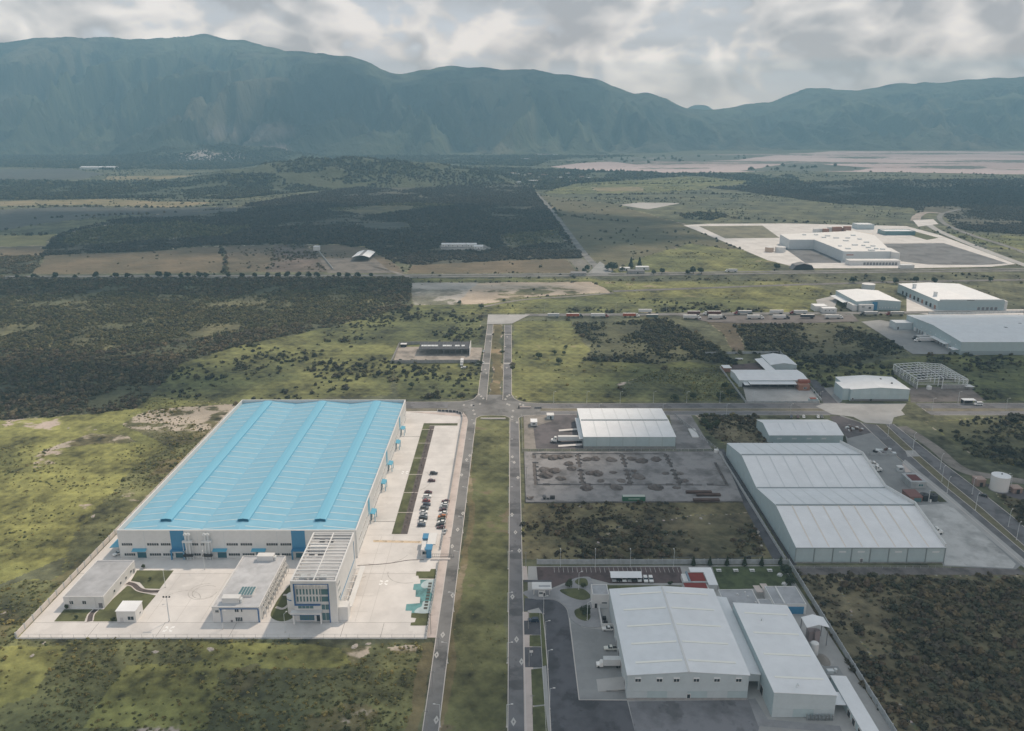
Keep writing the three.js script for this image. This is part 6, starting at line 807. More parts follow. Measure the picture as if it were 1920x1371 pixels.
  { const [x, z] = [125.2,-470.1], b = new Build('water_drum', 'pale plastic water tank at the corner of the wire fence', 'tank', x, z); b.part('shell', cyl(1.5, 1.4, 2.4, x, 0, z, 18), M.white); b.part('lid', cyl(0.5, 0.5, 0.3, x, 2.4, z, 12), M.galv); }
}
// ---------------------------------------------------------------- north-eastern lots
{ // red-trimmed depot
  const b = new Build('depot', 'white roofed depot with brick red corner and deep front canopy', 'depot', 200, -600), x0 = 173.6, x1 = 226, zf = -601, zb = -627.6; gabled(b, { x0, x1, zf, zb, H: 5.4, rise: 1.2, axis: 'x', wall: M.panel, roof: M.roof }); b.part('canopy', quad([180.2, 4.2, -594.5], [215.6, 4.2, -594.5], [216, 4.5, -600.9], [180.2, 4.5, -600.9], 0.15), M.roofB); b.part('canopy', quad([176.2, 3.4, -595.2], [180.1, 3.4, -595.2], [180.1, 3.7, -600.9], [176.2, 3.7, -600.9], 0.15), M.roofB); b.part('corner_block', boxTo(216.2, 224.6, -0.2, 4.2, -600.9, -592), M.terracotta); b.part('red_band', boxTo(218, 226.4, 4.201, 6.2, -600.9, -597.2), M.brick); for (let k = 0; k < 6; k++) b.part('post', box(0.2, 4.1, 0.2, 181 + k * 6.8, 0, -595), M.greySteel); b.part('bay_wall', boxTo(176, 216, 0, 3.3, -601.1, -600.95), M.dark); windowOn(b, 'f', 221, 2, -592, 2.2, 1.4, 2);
  const c = new Build('shed', 'white gabled shed behind the red trimmed depot', 'shed', 221, -650), X0 = 211, X1 = 232, ZF = -645, ZB = -674; gabled(c, { x0: X0, x1: X1, zf: ZF, zb: ZB, H: 4.4, rise: 1.6, wall: M.panel, roof: M.roofB }); c.part('lean_to', quad([204, 2.9, -632], [210.8, 3.8, -632], [210.8, 3.8, -668], [204, 2.9, -668], 0.14), M.roof); for (const z of [-634, -650, -666]) c.part('post', box(0.2, 2.7, 0.2, 204.3, 0, z), M.greySteel);
  const d = new Build('gate_hut', 'tiny white roofed hut with brick walls left of the depot', 'hut', 168, -640); const [hx, hz] = [174.3,-639.3]; d.part('wall', boxTo(hx - 3, hx + 3, -0.2, 3.4, hz - 8, hz), M.terracotta); d.part('roof', boxTo(hx - 3.3, hx + 3.3, 3.4, 3.6, hz - 8.3, hz + 0.3), M.roof);
  const e = new Build('parked_boat_trailer', 'small white trailer on the dark yard behind the depot', 'trailer', 0, 0); const [ex, ez] = [193.2,-674.9]; e.part('deck', box(6, 0.8, 2.4, ex, 0.6, ez), M.white); for (const q of [-1.5, 1.5]) e.part('wheel', cyl(0.45, 0.45, 2.4, 0, 0, 0, 10).rotateX(Math.PI / 2).translate(ex + q, 0.45, ez - 1.2), M.tyre);
  fence('plot_wall', 'pale plot wall at the back of the red trimmed depot', [[168.7,-693.2], [234.8,-696.6], [224.7,-568.1]], 2, 8, M.wallGrey, { wall: 1, postW: 0.3 }); fence('plot_wall', 'pale plot wall along the road in front of the depot', [[168.6,-564], [221.3,-564]], 1.6, 6, M.wallGrey, { wall: 1, postW: 0.3 }); fence('plot_wall', 'pale plot wall left of the red trimmed depot', [[168.7,-564.6], [171.2,-651.3]], 1.8, 7, M.wallGrey, { wall: 1, postW: 0.3 });
  const h = new Build('kiosk', 'red roofed kiosk at the depot street wall', 'kiosk', 0, 0); const [kx, kz] = [218.5,-565.7]; h.part('wall', box(6.5, 2.2, 2.5, kx, 0, kz - 1.4), M.tealClad); h.part('roof', box(4.4, 0.4, 2.8, kx - 0.4, 2.2, kz - 1.4), M.brick);
}
{ // plain hall on the corner
  const b = new Build('warehouse', 'plain pale green hall beside the concrete crossroads', 'warehouse', 263, -568), x0 = 245.4, x1 = 288, zf = -568.1, zb = -598; gabled(b, { x0, x1, zf, zb, H: 8.8, rise: 1.4, wall: M.tealClad, roof: M.roofB }); b.part('low_roof', quad([240.4, 9, -570], [245.2, 9, -570], [245.2, 9, -586], [240.4, 9, -586], 0.2), M.roofB); b.part('wing', boxTo(240.4, 245.3, -0.4, 8.78, -586, -570), M.tealClad); b.part('base_band', boxTo(x0 + 0.5, x1 - 0.4, -0.1, 1.3, zf + 0.01, zf + 0.25), M.greySteel); for (const [x, z] of [[280, -580], [276, -590]]) b.part('roof_vent', cyl(0.9, 0.6, 1.0, x, 9.2, z, 12), M.dark); windowOn(b, 'f', x0 + 2.6, 7.4, zf, 0.7, 0.7); doorOn(b, 'f', x0 + 2, zf, 1.2, 2.2, M.dark); clad(b, 'f', zf, x0, x1, 1.4, 8.7, 6, [M.tealClad, tealB], 0.1, 0.04);
}
{ // steel frame without cladding
  const x0 = 307.5, x1 = 345.5, zf = -596.6, zb = -637.8, H = 7.2, nz = 7, b = new Build('steel_frame_building', 'unfinished white steel frame over low block walls', 'building frame', (x0 + x1) / 2, zf); const cx = (x0 + x1) / 2;
  for (let k = 0; k <= nz; k++) { const z = lerp(zf, zb, k / nz); for (const x of [x0, cx, x1]) b.part('column', box(0.42, x === cx ? H + 1.3 : H, 0.42, x, -0.2, z), M.whiteSteel); b.part('rafter', join(beam([x0, H, z], [cx, H + 1.4, z], 0.42), beam([cx, H + 1.4, z], [x1, H, z], 0.42)), M.whiteSteel); }
  for (let k = 0; k <= 12; k++) { const u = k / 12, x = lerp(x0, x1, u), y = H + 1.4 * (1 - Math.abs(u * 2 - 1)) + 0.2; b.part('purlin', beam([x, y, zf], [x, y, zb], k % 6 ? 0.2 : 0.36), M.whiteSteel); }
  for (const x of [x0, x1]) for (let k = 0; k < 4; k++) b.part('girt', beam([x, 3.2 + k * 1.2, zf], [x, 3.2 + k * 1.2, zb], 0.22), M.whiteSteel); for (let k = 0; k < 4; k++) b.part('girt', beam([x0, 3.2 + k * 1.2, zf], [x1, 3.2 + k * 1.2, zf], 0.22), M.whiteSteel);
  b.part('block_wall', boxTo(x0 - 0.2, x0 + 0.1, -0.3, 2.6, zb, zf - 1), M.block); b.part('block_wall', boxTo(cx + 0.3, x1 - 0.3, -0.3, 3, zf - 0.1, zf + 0.2), M.block); b.part('block_wall', boxTo(x0 + 0.3, x1 - 0.3, -0.3, 2.6, zb - 0.2, zb + 0.1), M.block); b.part('stair_slab', quad([x1 - 2, 2.4, zf + 3], [x1 + 4.5, 2.4, zf + 3], [x1 + 3.5, 2.5, zf - 3], [x1 - 3, 2.5, zf - 3], 0.2), M.white); b.part('block_hut', boxTo(x1 + 0.4, x1 + 4, -0.2, 2.2, zf - 1.5, zf + 2), M.block);
  const t = new Build('water_tank', 'white round water tank in front of the steel frame', 'tank', 0, 0), [x, z] = [316.1,-595.3]; t.part('shell', cyl(1.9, 1.9, 2.4, x, 0, z, 16), M.white); t.part('lid', cyl(1.9, 0.7, 0.6, x, 2.4, z, 16), M.white);
  const s = new Build('bus_shelter', 'flat roofed roadside shelter near the white van', 'shelter', 0, 0), [sx, sz] = [328.2,-562.2]; s.part('roof', box(9, 0.3, 4.4, sx, 3, sz), M.roofB); s.part('back_wall', box(8.6, 2.9, 0.2, sx, 0, sz - 1.8), M.dark); for (const d of [-4, 4]) s.part('post', box(0.2, 3, 0.2, sx + d, 0, sz + 1.8), M.rail);
}
{ // distribution hall at the right edge
  const x0 = 389.4, x1 = 520, zf = -691.5, zb = -795, H = 11.2, b = new Build('warehouse', 'very large white distribution hall with dock row at the right edge', 'warehouse', (x0 + x1) / 2, zf), dk = mat(0.3, 0.36, 0.38); gabled(b, { x0, x1, zf, zb, H, rise: 2.6, axis: 'x', wall: M.tealClad, roof: [M.roofB, M.roof] }); clad(b, 'f', zf, x0, x1, 3.4, H - 0.2, 3, M.tealClad, 0.4, 0.05); clad(b, 'f', zf, x0, x1, 0, 3.3, 3, dk, 0.4, 0.06); b.part('dock_canopy', quad([x0 - 4.2, 4.2, -711], [x0 - 0.1, 4.5, -711], [x0 - 0.1, 4.5, -739], [x0 - 4.2, 4.2, -739], 0.15), M.roof); b.part('dock_canopy', quad([x0 - 5, 3.6, -694], [x0 - 0.1, 3.8, -694], [x0 - 0.1, 3.8, -703], [x0 - 5, 3.6, -703], 0.15), M.roof);
  for (let k = 0; k < 14; k++) doorOn(b, 'l', -708 - k * 5.2, x0, 3, 3.4, k % 4 === 1 ? M.white : M.greySteel, 'dock_door'); for (let k = 0; k < 10; k++) b.part('wall_lamp', faceBox('l', -700 - k * 9, 6.6, x0, 0.9, 0.7, 0.4, 0.2), M.galv); for (const [x, z] of [[440, -745], [452, -735], [474, -750], [470, -728]]) b.part('roof_vent', box(2.6, 0.8, 2.6, x, H + 1.7, z), M.greySteel);
  const a = new Build('dock_office', 'small white block attached left of the distribution hall', 'building', 380, -781); flatRoofed(a, 372.8, 389, -780.7, -794, 6.6, M.panel, M.roof, 0.3); doorOn(a, 'f', 375.5, -780.7, 1.4, 2.6, M.dark);
}
{ // two halls by the trucks
  const b = new Build('factory_hall', 'white factory with blue panel and office front beside the frontage road', 'factory', 392, -866), x0 = 368.5, x1 = 416, zf = -866, zb = -925; gabled(b, { x0, x1, zf, zb, H: 9.4, rise: 1.8, wall: M.tealClad, roof: M.roof }); b.part('blue_panel', faceBox('f', 388, 4.6, zf, 5.4, 9, 0.2, 0.9), M.panelBlue); b.part('office_front', boxTo(370, 385.2, -0.4, 7, zf + 0.02, zf + 5), M.white); b.part('office_wing', boxTo(364, 368.4, -0.4, 6, zf - 14, zf + 3), M.white); windowOn(b, 'f', 381, 3.6, zf + 5, 2.4, 2, 2); windowOn(b, 'f', 374, 4.6, zf + 5, 3, 1, 2); for (let k = 0; k < 7; k++) b.part('vent_slot', faceBox('f', 394 + k * 3, 2.6, zf, 0.8, 1.6, 0.1, 0.05), M.white); b.part('side_canopy', quad([361, 4.4, zf - 18], [368.4, 5.4, zf - 18], [368.4, 5.4, zf - 55], [361, 4.4, zf - 55], 0.15), M.roofB); for (let k = 0; k < 6; k++) doorOn(b, 'l', zf - 20 - k * 6, x0, 3.4, 3.6, M.dark, 'dock_door');
  const s = new Build('gate_office', 'small white two part office left of the blue panelled factory', 'building', 0, 0), [sx, sz] = [333.9,-852.2]; flatRoofed(s, sx - 6, sx + 9, sz, sz - 8, 5, M.white, M.roof, 0.25); flatRoofed(s, sx - 11, sx + 3, sz - 9, sz - 22, 5.4, M.white, M.roof, 0.25); for (let k = 0; k < 3; k++) windowOn(s, 'f', sx - 3 + k * 4, 2.6, sz, 1.2, 1, 1);
  const f = new Build('factory_hall', 'broad white factory with bright roof and two roof units', 'factory', 492, -866), X0 = 456, X1 = 527, ZF = -866, ZB = -962; gabled(f, { x0: X0, x1: X1, zf: ZF, zb: ZB, H: 10, rise: 1.4, wall: M.tealClad, roof: [M.roof, M.roofB] }); f.part('front_parapet', boxTo(X0 + 1, X1 - 1, 9.6, 11.6, ZF + 0.02, ZF + 0.5), M.panel); for (const [x, z] of [[462, -935], [464, -890]]) f.part('roof_unit', join(box(3, 4.6, 3, x, 10.1, z), box(3.4, 0.4, 3.4, x, 14.7, z)), M.galv); for (let k = 0; k < 5; k++) doorOn(f, 'f', 500 + k * 4.6, ZF + 0.02, 3, 3.2, M.greySteel, 'dock_door'); f.part('nameplate', faceBox('f', 490, 10.7, ZF + 0.5, 8, 0.8, 0.06, 0.04), M.greySteel); for (let k = 0; k < 9; k++) doorOn(f, 'l', ZF - 6 - k * 9.5, X0, 4.4, 4.2, k % 3 ? M.dark : M.terracotta, 'dock_door'); f.part('end_tower', boxTo(X1 + 0.02, X1 + 5, -0.4, 9, ZF - 14, ZF - 3), M.white);
  const t = new Build('cistern', 'squat round concrete cistern beside the dark track', 'tank', 0, 0), [tx, tz] = [430.5,-983.9]; t.part('shell', cyl(7.5, 7.5, 5.6, tx, -0.3, tz, 28), M.galv); t.part('rim', cyl(7.7, 7.7, 0.4, tx, 5.3, tz, 28), M.white);
  fence('plot_wall', 'white capped boundary wall in front of the bright roofed factory', [[438,-848.4], [477.8,-848.4], [543.2,-854.7]], 2.4, 5, M.rail, { wall: 1, postW: 0.3, panelM: M.white });
}
{ // factory by the highway
  const b = new Build('factory_hall', 'sprawling bright white factory with stepped roof beside the highway', 'factory', 520, -1180), roofW = mat(0.86, 0.85, 0.83, { map: mot3, size: 60 }), wl = mat(0.62, 0.66, 0.68, { map: mot3, size: 20 });
  b.part('wall', slab([[439.8,-1360.2],[435,-1297.8],[473.9,-1297.8],[474.8,-1232.4],[473.8,-1178.1],[542.4,-1178.1],[590.5,-1350.5],[576.9,-1404]], -0.6, 15), wl); b.part('roof_deck', flat([[439.8,-1360.2],[435,-1297.8],[473.9,-1297.8],[474.8,-1232.4],[473.8,-1178.1],[542.4,-1178.1],[590.5,-1350.5],[576.9,-1404]], 15.05), roofW);
  b.part('end_block', slab([[541.3,-1175.6],[549.1,-1165.8],[557,-1211.2],[553.7,-1221.7]], -0.6, 14.6), M.white); const [ax, az] = [472.7,-1164.7], [cx, cz] = [544,-1173.8]; b.part('dock_block', boxTo(ax, cx, -0.4, 6, az, az + 14), M.white); b.part('dock_roof', boxTo(ax - 0.5, cx + 0.5, 6, 6.5, az - 0.5, az + 14.4), roofW);
  for (let k = 0; k < 11; k++) doorOn(b, 'f', lerp(ax, cx, 0.3 + k * 0.062), az + 14, 3.2, 3.8, M.greySteel, 'dock_door'); b.part('sign_lettering', faceBox('f', [476.7,-1165.8][0], 12.6, [476.7,-1165.8][1] + 4, 10, 1.4, 0.1, 0.3), M.brick);
  const r = rng(8); for (const [x, z] of [[475.9,-1350.5],[495,-1350.5],[509.4,-1337.7],[513.8,-1312.9],[496.6,-1319],[532.4,-1312.9],[553.2,-1344.1],[546.1,-1300.8],[542.6,-1265.7],[487.1,-1227.1],[488.8,-1200.8],[513.6,-1237.9],[524.2,-1232.4],[522.5,-1211.2],[536.2,-1227.1],[529.9,-1200.8],[537,-1195.7],[516.6,-1185.6],[517.5,-1283]]) b.part('roof_unit', box(4 + r() * 5, 1.6, 3 + r() * 3, x, 15.05, z), M.galv);
  const c = new Build('roof_plant', 'cluttered white and ochre plant rising behind the bright factory', 'plant', 0, 0); for (const [x, z] of [[529.2,-1445],[537.9,-1448.6],[544.7,-1441.5],[556,-1452.1],[562.1,-1448.6],[574.9,-1462.8],[583.8,-1466.4],[588.6,-1459.2]]) c.part('unit', box(6 + r() * 6, 12 + r() * 5, 6, x, -0.4, z), r() < 0.2 ? M.terracotta : M.white);
  const h = new Build('factory_hall', 'long low grey hall behind the sprawling bright factory', 'factory', 0, 0); h.part('wall', slab([[563,-1391.1],[585,-1357.9],[600.5,-1391.1],[571,-1411.7]], -0.5, 14), M.panel); h.part('roof', slab([[568.3,-1414.1],[560.4,-1384.5],[585.2,-1350.2],[597.4,-1373.1],[578.2,-1407.1]], 14.1, 14.8), mat(0.6, 0.55, 0.5));
  const g1 = new Build('gate_building', 'small white flat roofed pavilion at the factory rear gate', 'building', 0, 0), [gx, gz] = [660.4,-1543]; flatRoofed(g1, gx - 19, gx + 12, gz, gz - 26, 9, M.panel, M.roof, 0.5); const g2 = new Build('gate_building', 'long grey glazed office behind the factory lawn', 'building', 0, 0), [g2x, g2z] = [676.9,-1462.1]; flatRoofed(g2, g2x - 20, g2x + 34, g2z, g2z - 30, 7, M.greenGlass, M.roofB, 0.8);
  const s = new Build('storage_tank', 'white and rust storage tank beside the factory yard', 'tank', 0, 0); const [sx, sz] = [414,-1272.8]; s.part('shell', cyl(8, 8, 8, sx, -0.4, sz, 24), M.white); const s2 = new Build('storage_tank', 'ochre storage tank left of the white tank', 'tank', 0, 0); s2.part('shell', cyl(6.5, 6.5, 7.5, sx - 17, -0.4, sz, 24), mat(0.5, 0.38, 0.3)); s.part('roof', cyl(8, 2, 1, sx, 7.6, sz, 24), M.white); s2.part('roof', cyl(6.5, 2, 1, sx - 17, 7.1, sz, 24), M.white);
  const d = new Build('tarp_shed', 'dark grey tarpaulin shed beside the highway', 'shed', 0, 0), [dx, dz] = [396.8,-1117]; d.part('roof', shapeGeo([[-15, 0], [15, 0], [11, 6], [0, 8.5], [-11, 6]], 16).translate(dx, -0.3, dz - 14), M.greySteel); d.part('end_wall', shapeGeo([[-14, 0], [14, 0], [10.4, 5.6], [0, 8], [-10.4, 5.6]], 0.2).translate(dx, -0.3, dz + 2.1), M.dark);
  const w2 = new Build('gate_lodge', 'small white lodge in front of the highway factory', 'building', 0, 0), [wx, wz] = [541.2,-1121.2]; flatRoofed(w2, wx - 9, wx + 9, wz, wz - 9, 5, M.white, M.roof, 0.4);
}
{ // white storage tank by the diagonal road
  const [x, z] = [269.2,-418.4], b = new Build('storage_tank', 'large white cylindrical tank beside the diagonal road', 'tank', x, z); b.part('shell', cyl(4.7, 4.7, 8.6, x, 0, z, 48), M.white); b.part('roof', cyl(4.85, 1, 0.5, x, 8.6, z, 48), M.roof); b.part('vent', cyl(0.4, 0.4, 0.6, x + 0.3, 9.1, z, 10), M.greySteel); b.part('stair', join(...Array.from({ length: 10 }, (_, k) => box(1, 0.1, 0.5).rotateY(-k * 0.07).translate(x + 5.3 * Math.cos(0.5 - k * 0.07), 0.6 + k * 0.95, z + 5.3 * Math.sin(0.5 - k * 0.07))), bar([x + 5.5, 0, z + 2.6], [x + 5.2, 9.1, z + 1.2], 0.12)), M.rail); b.part('base_ring', cyl(5.1, 5.1, 0.4, x, -0.1, z, 48), M.block);
  for (const [p, lab, h] of [[[261.2,-422.6], 'ochre pump house left of the large white tank', 4.2], [[276.5,-413.7], 'ochre pump house right of the large white tank', 3]]) { const [a, c] = p, u = new Build('pump_house', lab, 'hut', a, c); u.part('wall', box(5, h, 5, a, -0.2, c - 2), mat(0.3, 0.22, 0.19)); u.part('roof', box(5.4, 0.3, 5.4, a, h - 0.2, c - 2), mat(0.4, 0.3, 0.26)); u.part('opening', faceBox('f', a, 1.4, c + 1, 1.6, 2.4, 0.1, 0.05), M.dark); }
}
{ // yard clutter by the diagonal road
  const [x, z] = [225.1,-419.8], b = new Build('site_office', 'grey site office with dark red roof hatch in the truck yard', 'building', x, z); b.part('wall', boxTo(x - 4, x + 4.5, -0.1, 3.6, z - 12, z), M.wallGrey); b.part('roof', boxTo(x - 4.2, x + 4.7, 3.6, 3.8, z - 12.2, z + 0.2), M.wallGrey); b.part('hatch', boxTo(x - 2.6, x + 3, 3.8, 3.95, z - 10, z - 2), mat(0.13, 0.04, 0.04)); windowOn(b, 'f', x + 1.5, 1.9, z, 2.6, 1.3, 2, M.greenGlass);
  const [a, c] = [215.8,-402.5], d = new Build('brick_store', 'brick red flat roofed store beside the dark water drums', 'building', a, c); d.part('wall', boxTo(a - 3.4, a + 3.4, -0.1, 3, c - 9, c), mat(0.26, 0.15, 0.12)); d.part('roof', boxTo(a - 3.6, a + 3.6, 3, 3.3, c - 9.2, c + 0.2), mat(0.2, 0.1, 0.09)); d.part('opening', faceBox('f', a + 1, 1.3, c, 4, 2.2, 0.1, 0.05), M.greenGlass);
  for (const [p, lab] of [[[221.6,-405.7], 'black water drum nearer the brick store'], [[226.2,-405.1], 'black water drum nearer the small lawn']]) { const [q, r] = p, t = new Build('water_drum', lab, 'tank', q, r); t.part('shell', cyl(1, 1, 3, 0, 0, 0, 18).rotateZ(0).scale(2.3, 1.1, 2.3).translate(q, 0, r), mat(0.02, 0.025, 0.03, { roughness: 0.5 })); t.part('lid', cyl(0.5, 0.4, 0.3, q, 3.3, r, 12), M.dark); }
  const m = new Build('mast', 'pale slender mast between the black water drums', 'mast', ...[222.6,-402.5]); { const [q, r] = [222.6,-402.5]; m.part('pole', cyl(0.22, 0.14, 7, q, 0, r, 8), M.galv); m.part('box', box(0.9, 1.6, 0.6, q + 1, 0, r), M.white); }
  const [e, f] = [225.7,-442.2], g = new Build('gate_booth', 'pale gate booth at the truck yard entrance', 'guard booth', e, f); g.part('wall', box(2.8, 2.7, 2.8, e, 0, f - 1.4), M.galv); g.part('roof', box(3.4, 0.2, 3.4, e, 2.7, f - 1.4), M.white); windowOn(g, 'f', e, 1.8, f, 1.8, 1, 2);
  const r = rng(77); for (const [p, n, lab] of [[[227.1,-511], 16, 'heap of crushed scrap on the dark corner lot'], [[227.7,-473.5], 12, 'scrap machinery and pale sheets beside the yard wall']]) { const s = new Build('scrap_heap', lab, 'scrap', p[0], p[1]); for (let k = 0; k < n; k++) s.part('scrap', box(1 + r() * 2.6, 0.5 + r() * 1.2, 0.8 + r() * 1.6).rotateY(r() * 3).translate(p[0] + (r() - 0.5) * 13, 0, p[1] + (r() - 0.5) * 9), [M.galv, M.dark, M.rust, M.greySteel, M.galv][(r() * 5) | 0]); }
  fence('yard_wall', 'low grey wall across the truck yard', [[217.3,-467.6], [233.8,-466]], 1.6, 5, M.wallGrey, { wall: 1, postW: 0.25 });
}
// ---------------------------------------------------------------- west of the northern boulevard: walled building site
{
  const b = new Build('building_site_shell', 'dark slatted roof structure on bare columns inside a walled site', 'building shell', -58, -700), x0 = -81, x1 = -37, zf = -690, zb = -713, H = 5.4; b.part('roof_deck', quad([x0, H, zf], [x1, H, zf], [x1, H + 0.6, zb], [x0, H + 0.6, zb], 0.3), mat(0.075, 0.078, 0.09, { map: mot2, size: 12 })); for (let k = 0; k < 14; k++) b.part('roof_rib', quad([x0 + k * 3.35 - 0.12, H + 0.2, zf], [x0 + k * 3.35 + 0.12, H + 0.2, zf], [x0 + k * 3.35 + 0.12, H + 0.8, zb], [x0 + k * 3.35 - 0.12, H + 0.8, zb], 0.19), mat(0.13, 0.13, 0.14)); for (const [u, w] of [[4, 5], [11, 10], [24, 8], [33, 4], [38, 3]]) b.part('roof_opening', quad([x0 + u - w / 2, H + 0.36, zf - 8], [x0 + u + w / 2, H + 0.36, zf - 8], [x0 + u + w / 2, H + 0.5, zf - 12], [x0 + u - w / 2, H + 0.5, zf - 12], 0.06), M.galv); for (let k = 0; k < 9; k++) for (const z of [zf - 0.4, zb + 0.4]) b.part('column', box(0.3, H - 0.3, 0.3, x0 + 1 + k * 5.2, 0, z), M.greySteel); b.part('gable_wall', boxTo(x1 + 0.1, x1 + 0.5, -0.2, 7, zb, zf + 3), M.white);
  pave('site_floor', [[-102.2,-717.8],[-26.3,-714.2],[-27.1,-673.2],[-100.4,-673.2]], mat(0.36, 0.32, 0.28, { map: gravelTex, size: 40 }), 0.02);
  fence('site_wall', 'grey block wall round the building site', [[-101.4,-666.8], [-102,-723.3], [-82.6,-727]], 2.8, 5, M.block, { wall: 1, postW: 0.3 }); fence('site_wall', 'long dark block wall facing the meadow at the building site', [[-101.6,-665.2], [-29.2,-666.8]], 2.8, 5, M.block, { wall: 1, postW: 0.3 });
  const c = new Build('site_cabin', 'white roofed cabin in the corner of the building site', 'cabin', ...[-97.4,-717.8]); { const [x, z] = [-97.4,-717.8]; c.part('wall', box(5, 2.5, 4, x, 0, z), M.dark); c.part('roof', box(5.6, 0.25, 4.6, x, 2.5, z), M.white); }
}
{ // farm sheds behind the highway
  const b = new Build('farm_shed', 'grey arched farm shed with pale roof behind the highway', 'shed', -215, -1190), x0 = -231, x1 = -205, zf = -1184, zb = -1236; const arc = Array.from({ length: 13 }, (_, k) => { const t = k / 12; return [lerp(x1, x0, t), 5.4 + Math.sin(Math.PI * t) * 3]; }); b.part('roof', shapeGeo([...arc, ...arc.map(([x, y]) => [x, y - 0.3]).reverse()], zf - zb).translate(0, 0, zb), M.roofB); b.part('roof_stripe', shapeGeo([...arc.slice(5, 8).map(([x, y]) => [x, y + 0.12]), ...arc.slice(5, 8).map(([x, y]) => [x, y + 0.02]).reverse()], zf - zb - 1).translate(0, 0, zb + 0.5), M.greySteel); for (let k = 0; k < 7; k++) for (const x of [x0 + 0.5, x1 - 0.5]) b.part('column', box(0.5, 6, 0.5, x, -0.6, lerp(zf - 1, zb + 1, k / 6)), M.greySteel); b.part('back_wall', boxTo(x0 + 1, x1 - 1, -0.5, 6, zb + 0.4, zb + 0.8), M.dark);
  const t = new Build('farm_tower', 'small white block house left of the arched farm shed', 'building', ...[-304.9,-1289.1]); { const [x, z] = [-304.9,-1289.1]; t.part('wall', box(9, 6.4, 9, x, -0.6, z), M.white); t.part('roof', box(9.6, 0.4, 9.6, x, 5.8, z), M.roof); } fence('plot_wall', 'pale wall along the farm drive behind the highway', [[-298,-1272.8], [-244.2,-1117]], 2, 12, M.wallGrey, { wall: 1, postW: 0.5 });
  const labs = ['white farm house at the left of the forest clearing', 'longest white farm house in the forest clearing', 'white farm house with annex in the forest clearing', 'white farm house at the right of the forest clearing']; [[836, 463, 14], [858, 463, 26], [884, 463, 16], [897, 467, 14]].forEach(([px, py, w], i) => { const [x, z] = [[-105.9,-1322.7], [-87.1,-1322.7], [-64.9,-1322.7], [-52.9,-1300.1]][i], h = new Build('farm_house', labs[i], 'house', x, z); gabled(h, { x0: x - w / 2, x1: x + w / 2, zf: z, zb: z - 9, H: 4, rise: 1.6, axis: 'x', wall: M.white, roof: M.roof }); doorOn(h, 'f', x, z, 1.2, 2.1); for (const s of [-1, 1]) windowOn(h, 'f', x + s * w * 0.3, 1.8, z, 1.4, 1.2); });
}
{ // village far behind and white sheds at the foot of the mountain
  const r = rng(55), wallM = [M.white, M.walk, mat(0.5, 0.44, 0.36)]; const proto = [0, 1, 2].map((k) => { const g = new THREE.Group(); mesh('wall', box(9 + k * 3, 4.4, 8, 0, -1, 0), wallM[k], g); mesh('roof', box(9.6 + k * 3, 0.4, 8.6, 0, 3.4, 0), k === 1 ? M.terracotta : M.roof, g); mesh('door', box(1.4, 2.2, 0.1, 1, 0, 4.05), M.dark, g); g.name = 'village_house'; return g; });
  for (let k = 0; k < 46; k++) { const u = r(), px = 905 + u * 190, q = [lerp([-96.3,-2774.9][0], [249.3,-2928.1][0], u) + (r() - 0.5) * 60, lerp([0,-2704.1][1], [0,-3160.1][1], r())]; const o = copyOf(proto[(r() * 3) | 0], [q[0], -0.6, q[1]], r() * 0.5, 'small pale house in the distant village', 'village houses'); o.userData.category = 'house'; o.scale.setScalar(1 + r() * 0.8); }
  for (const [p, w, lab] of [[[-1713.4,-3449.6], 90, 'long white shed in the fields below the left mountain'], [[-1637.5,-3449.6], 40, 'shorter white shed in the fields below the left mountain']]) { const s = new Build('field_shed', lab, 'shed', p[0], p[1]); gabled(s, { x0: p[0] - w / 2, x1: p[0] + w / 2, zf: p[1], zb: p[1] - 40, H: 8, rise: 3, axis: 'x', wall: M.white, roof: M.roof }); }
  const cluster = [...[[150.7,-4816.7],[195.9,-4816.7],[239.4,-4781.2],[487.3,-4578.1],[66.5,-4246.9]]]; cluster.forEach(([x, z], i) => { const o = copyOf(proto[i % 2], [x, -0.6, z], 0, 'pale shed at the foot of the middle mountain', 'sheds below the mountain'); o.userData.category = 'shed'; o.scale.set(4, 2, 2); });
  { const s = new Build('roadhouse', 'dark roofed roadhouse beside the highway junction', 'building', ...[89.2,-1069]); const [x, z] = [87.1,-1069]; gabled(s, { x0: x - 10, x1: x + 10, zf: z, zb: z - 9, H: 3.4, rise: 1.4, axis: 'x', wall: M.block, roof: M.greySteel }); doorOn(s, 'f', x, z, 1.4, 2.2); for (const q of [-6, 6]) windowOn(s, 'f', x + q, 1.8, z, 2, 1.2, 2); }
  for (const [p, w, lab] of [[[152.5,-1104.6], 14, 'white roofed shop under the junction trees'], [[177.4,-1112.9], 18, 'pale low shop right of the junction trees'], [[164.7,-1084.6], 22, 'dark shed in front of the junction shops'], [[-78,-1142.6], 0, '']]) { if (!w) continue; const s = new Build('roadside_shop', lab, 'shop', p[0], p[1]); flatRoofed(s, p[0] - w / 2, p[0] + w / 2, p[1], p[1] - 9, 4, w > 20 ? M.block : M.white, w > 20 ? M.greySteel : M.roof, 0.3); doorOn(s, 'f', p[0] + 2, p[1], 2, 2.4, M.dark); }
}

